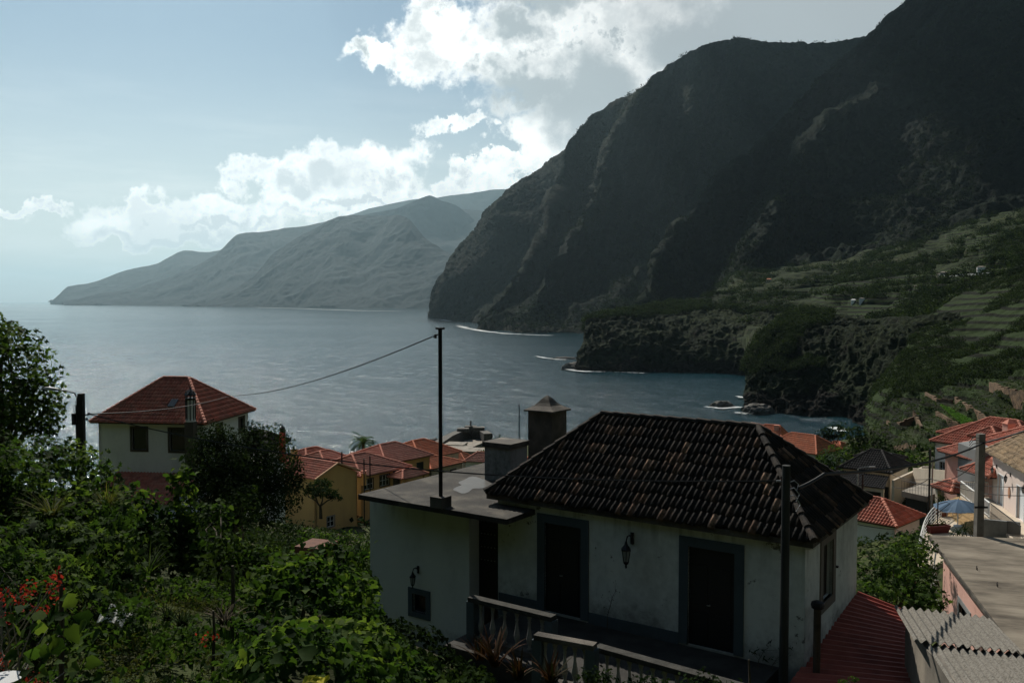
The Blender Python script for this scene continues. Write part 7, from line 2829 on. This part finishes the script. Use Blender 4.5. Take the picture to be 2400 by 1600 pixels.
    E = empty('elephant_ear_plant', P[0] - np.array([0, 0, .5]), 0, 'elephant ear plant with very large ribbed leaves at the bottom', 'plant')
    P = P - np.array(E.location)
    o = leaves('foliage', P, np.tile([-.2, -.45, .8], (5, 1)), .18, 'heart', L_fig, E, rs=rs, tone=np.array([.5, .4, .95, .5, .5]), jitter=.15)
    P = np.array([tuple(at(745 + k * 7, 1594 - abs(k) * 1.5, 5.5)) for k in range(-3, 4)])
    E = empty('yellow_leaved_plant', P[0] - np.array([0, 0, .4]), 0, 'yellow-green leaf catching the light at the bottom edge', 'plant')
    P = P - np.array(E.location)
    o = leaves('foliage', P, np.tile([0, -.5, .8], (7, 1)), .09, 'oval', L_yel, E, rs=rs, jitter=.2)
    # little terracotta patch of roof behind the vines
    a = at(735, 1262, 33)
    mb = MB()
    mb.box(-.3, .8, -.8, .4, -2.5, -.1)
    o = mb.build('tiled_step', noisy('worn_terracotta', [(.10, .045, .03), (.16, .07, .045)], scale=6, bump=.4))
    o.location = a
    o.rotation_euler = (0, 0, R(-20))
    tag(o, 'small terracotta topped wall stub behind the vines left of the annex', 'wall')
    # creeper clinging to the annex wall corner
    c = H2W(local(HOUSE, onz(870, 1350, CAMZ - 7)).x, AY0 + .1, -7.6)


garden_bits()

G = 'dark shrubs in front of the long balustrade'
for i, (spec, lab) in enumerate([([(1400, 1590, 15.2, 45, 28)], 'dark shrub at the left end of the long balustrade'), ([(1520, 1612, 14.8, 60, 32)], 'dark shrub half hiding the balusters below the door gap'), ([(1660, 1618, 14.2, 70, 38)], 'dark shrub below the right door')]):
    tree('shrub', lab, 'shrub', spec, .09, 'oval', L_dark, r0=.02, seed=140 + i, dens=2.0, group=G, thick=.7, lump=.5)
# sprig in front of the red lean-to roof
tree('sprig', 'pale green sprig rising in front of the red lean-to roof', 'shrub', [(2000, 1590, 13, 14, 6), (1975, 1598, 13, 14, 6)], .05, 'oval', L_vine, base=at(1960, 1640, 13), r0=.01, seed=120)
# ------------------------------------------------------------------ the steep valley behind the viewpoint
def back_hills():
    a = np.linspace(R(75), R(300), 150)      # clockwise from ahead: right side, behind, left side
    r = np.array([26, 45, 80, 140, 240, 380, 560, 800, 1150])
    h = np.array([-3, 6, 30, 75, 150, 260, 380, 520, 620.])
    G = np.zeros((len(a), len(r), 3))
    for i, t in enumerate(a):
        w = np.clip((R(292) - t) / R(45), 0, 1) ** .7 * np.clip((t - R(70)) / R(20), .3, 1)
        for j in range(len(r)):
            G[i, j] = (math.sin(t) * r[j], math.cos(t) * r[j], CAMZ - 3 + (h[j] + 3) * w - (1 - w) * r[j] * .1)
    P = G.reshape(-1, 3)
    P[:, 2] += fbm(P / 130.0, 4) * np.clip(np.hypot(P[:, 0], P[:, 1]) - 30, 0, 300) * .12
    tag(mesh_obj('hillside_behind', P, grid_faces(len(a), len(r)), M_head), kind='structure')


back_hills()


# ------------------------------------------------------------------ unseen cloud deck, added to shade the mountains and dim the ambient
def shade_cloud_deck():
    m = noisy('shade_cloud_vapour', [(.75, .76, .78), (.85, .85, .86)], scale=.002, rough=1, bump=0)
    import bmesh
    bm = bmesh.new()
    rr = random.Random(5)
    spots = [(x - 900, y + 2230, s) for (x, y, s) in [(1000, 1250, 450), (1350, 2100, 800), (1200, 850, 500), (1700, 1400, 900), (900, 2900, 600), (900, 1900, 330), (-120, 2350, 300), (280, 2050, 260), (520, 1300, 200), (900, 1000, 260), (1000, 1700, 400)]]
    for (x, y, s) in spots + [(2300, 2000, 1000), (900, -700, 800), (1500, -1200, 1000), (300, -1200, 800), (-500, -1500, 900)]:
        for k in range(7):
            q = s * rr.uniform(.35, .65)
            mt = Matrix.Translation((x + rr.uniform(-.5, .5) * s, y + rr.uniform(-.5, .5) * s, 2350 + q * .3 + rr.uniform(-60, 60))) @ Matrix.Diagonal((q, q, q * .45, 1))
            bmesh.ops.create_icosphere(bm, subdivisions=3, radius=1, matrix=mt)
    me = bpy.data.meshes.new('shade_clouds')
    bm.to_mesh(me)
    bm.free()
    P = np.array([v.co for v in me.vertices])
    P += np.stack([fbm(P / 260.0 + k, 4) for k in (0, 9, 21)], 1) * 150
    P[:, 2] = np.maximum(P[:, 2], 2040)
    me.vertices.foreach_set('co', P.astype(np.float32).ravel())
    me.materials.append(m)
    o = bpy.data.objects.new('shade_clouds', me)
    COL.objects.link(o)
    tag(o, label='unseen grey cloud deck added to shade the mountains', kind='stuff')


shade_cloud_deck()


# ------------------------------------------------------------------ air
def make_haze():
    m = bpy.data.materials.new('haze')
    m.use_nodes = True
    T = NT(m.node_tree)
    for nd in list(T.n):
        T.n.remove(nd)
    v = T.new('ShaderNodeVolumePrincipled')
    v.inputs['Color'].default_value = (.60, .87, 1.0, 1)
    v.inputs['Density'].default_value = 0.00003
    v.inputs['Anisotropy'].default_value = .68
    o = T.new('ShaderNodeOutputMaterial')
    T.l.new(v.outputs[0], o.inputs['Volume'])
    x0, x1, y0, y1, z0, z1 = -46000, 46000, -4000, 61000, -13.5, 1950
    V = [(x, y, z) for z in (z0, z1) for y in (y0, y1) for x in (x0, x1)]
    F = [(0, 2, 3, 1), (4, 5, 7, 6), (0, 1, 5, 4), (2, 6, 7, 3), (0, 4, 6, 2), (1, 3, 7, 5)]
    tag(mesh_obj('haze', V, F, m), label='thin sea haze over the bay', kind='stuff')


make_haze()
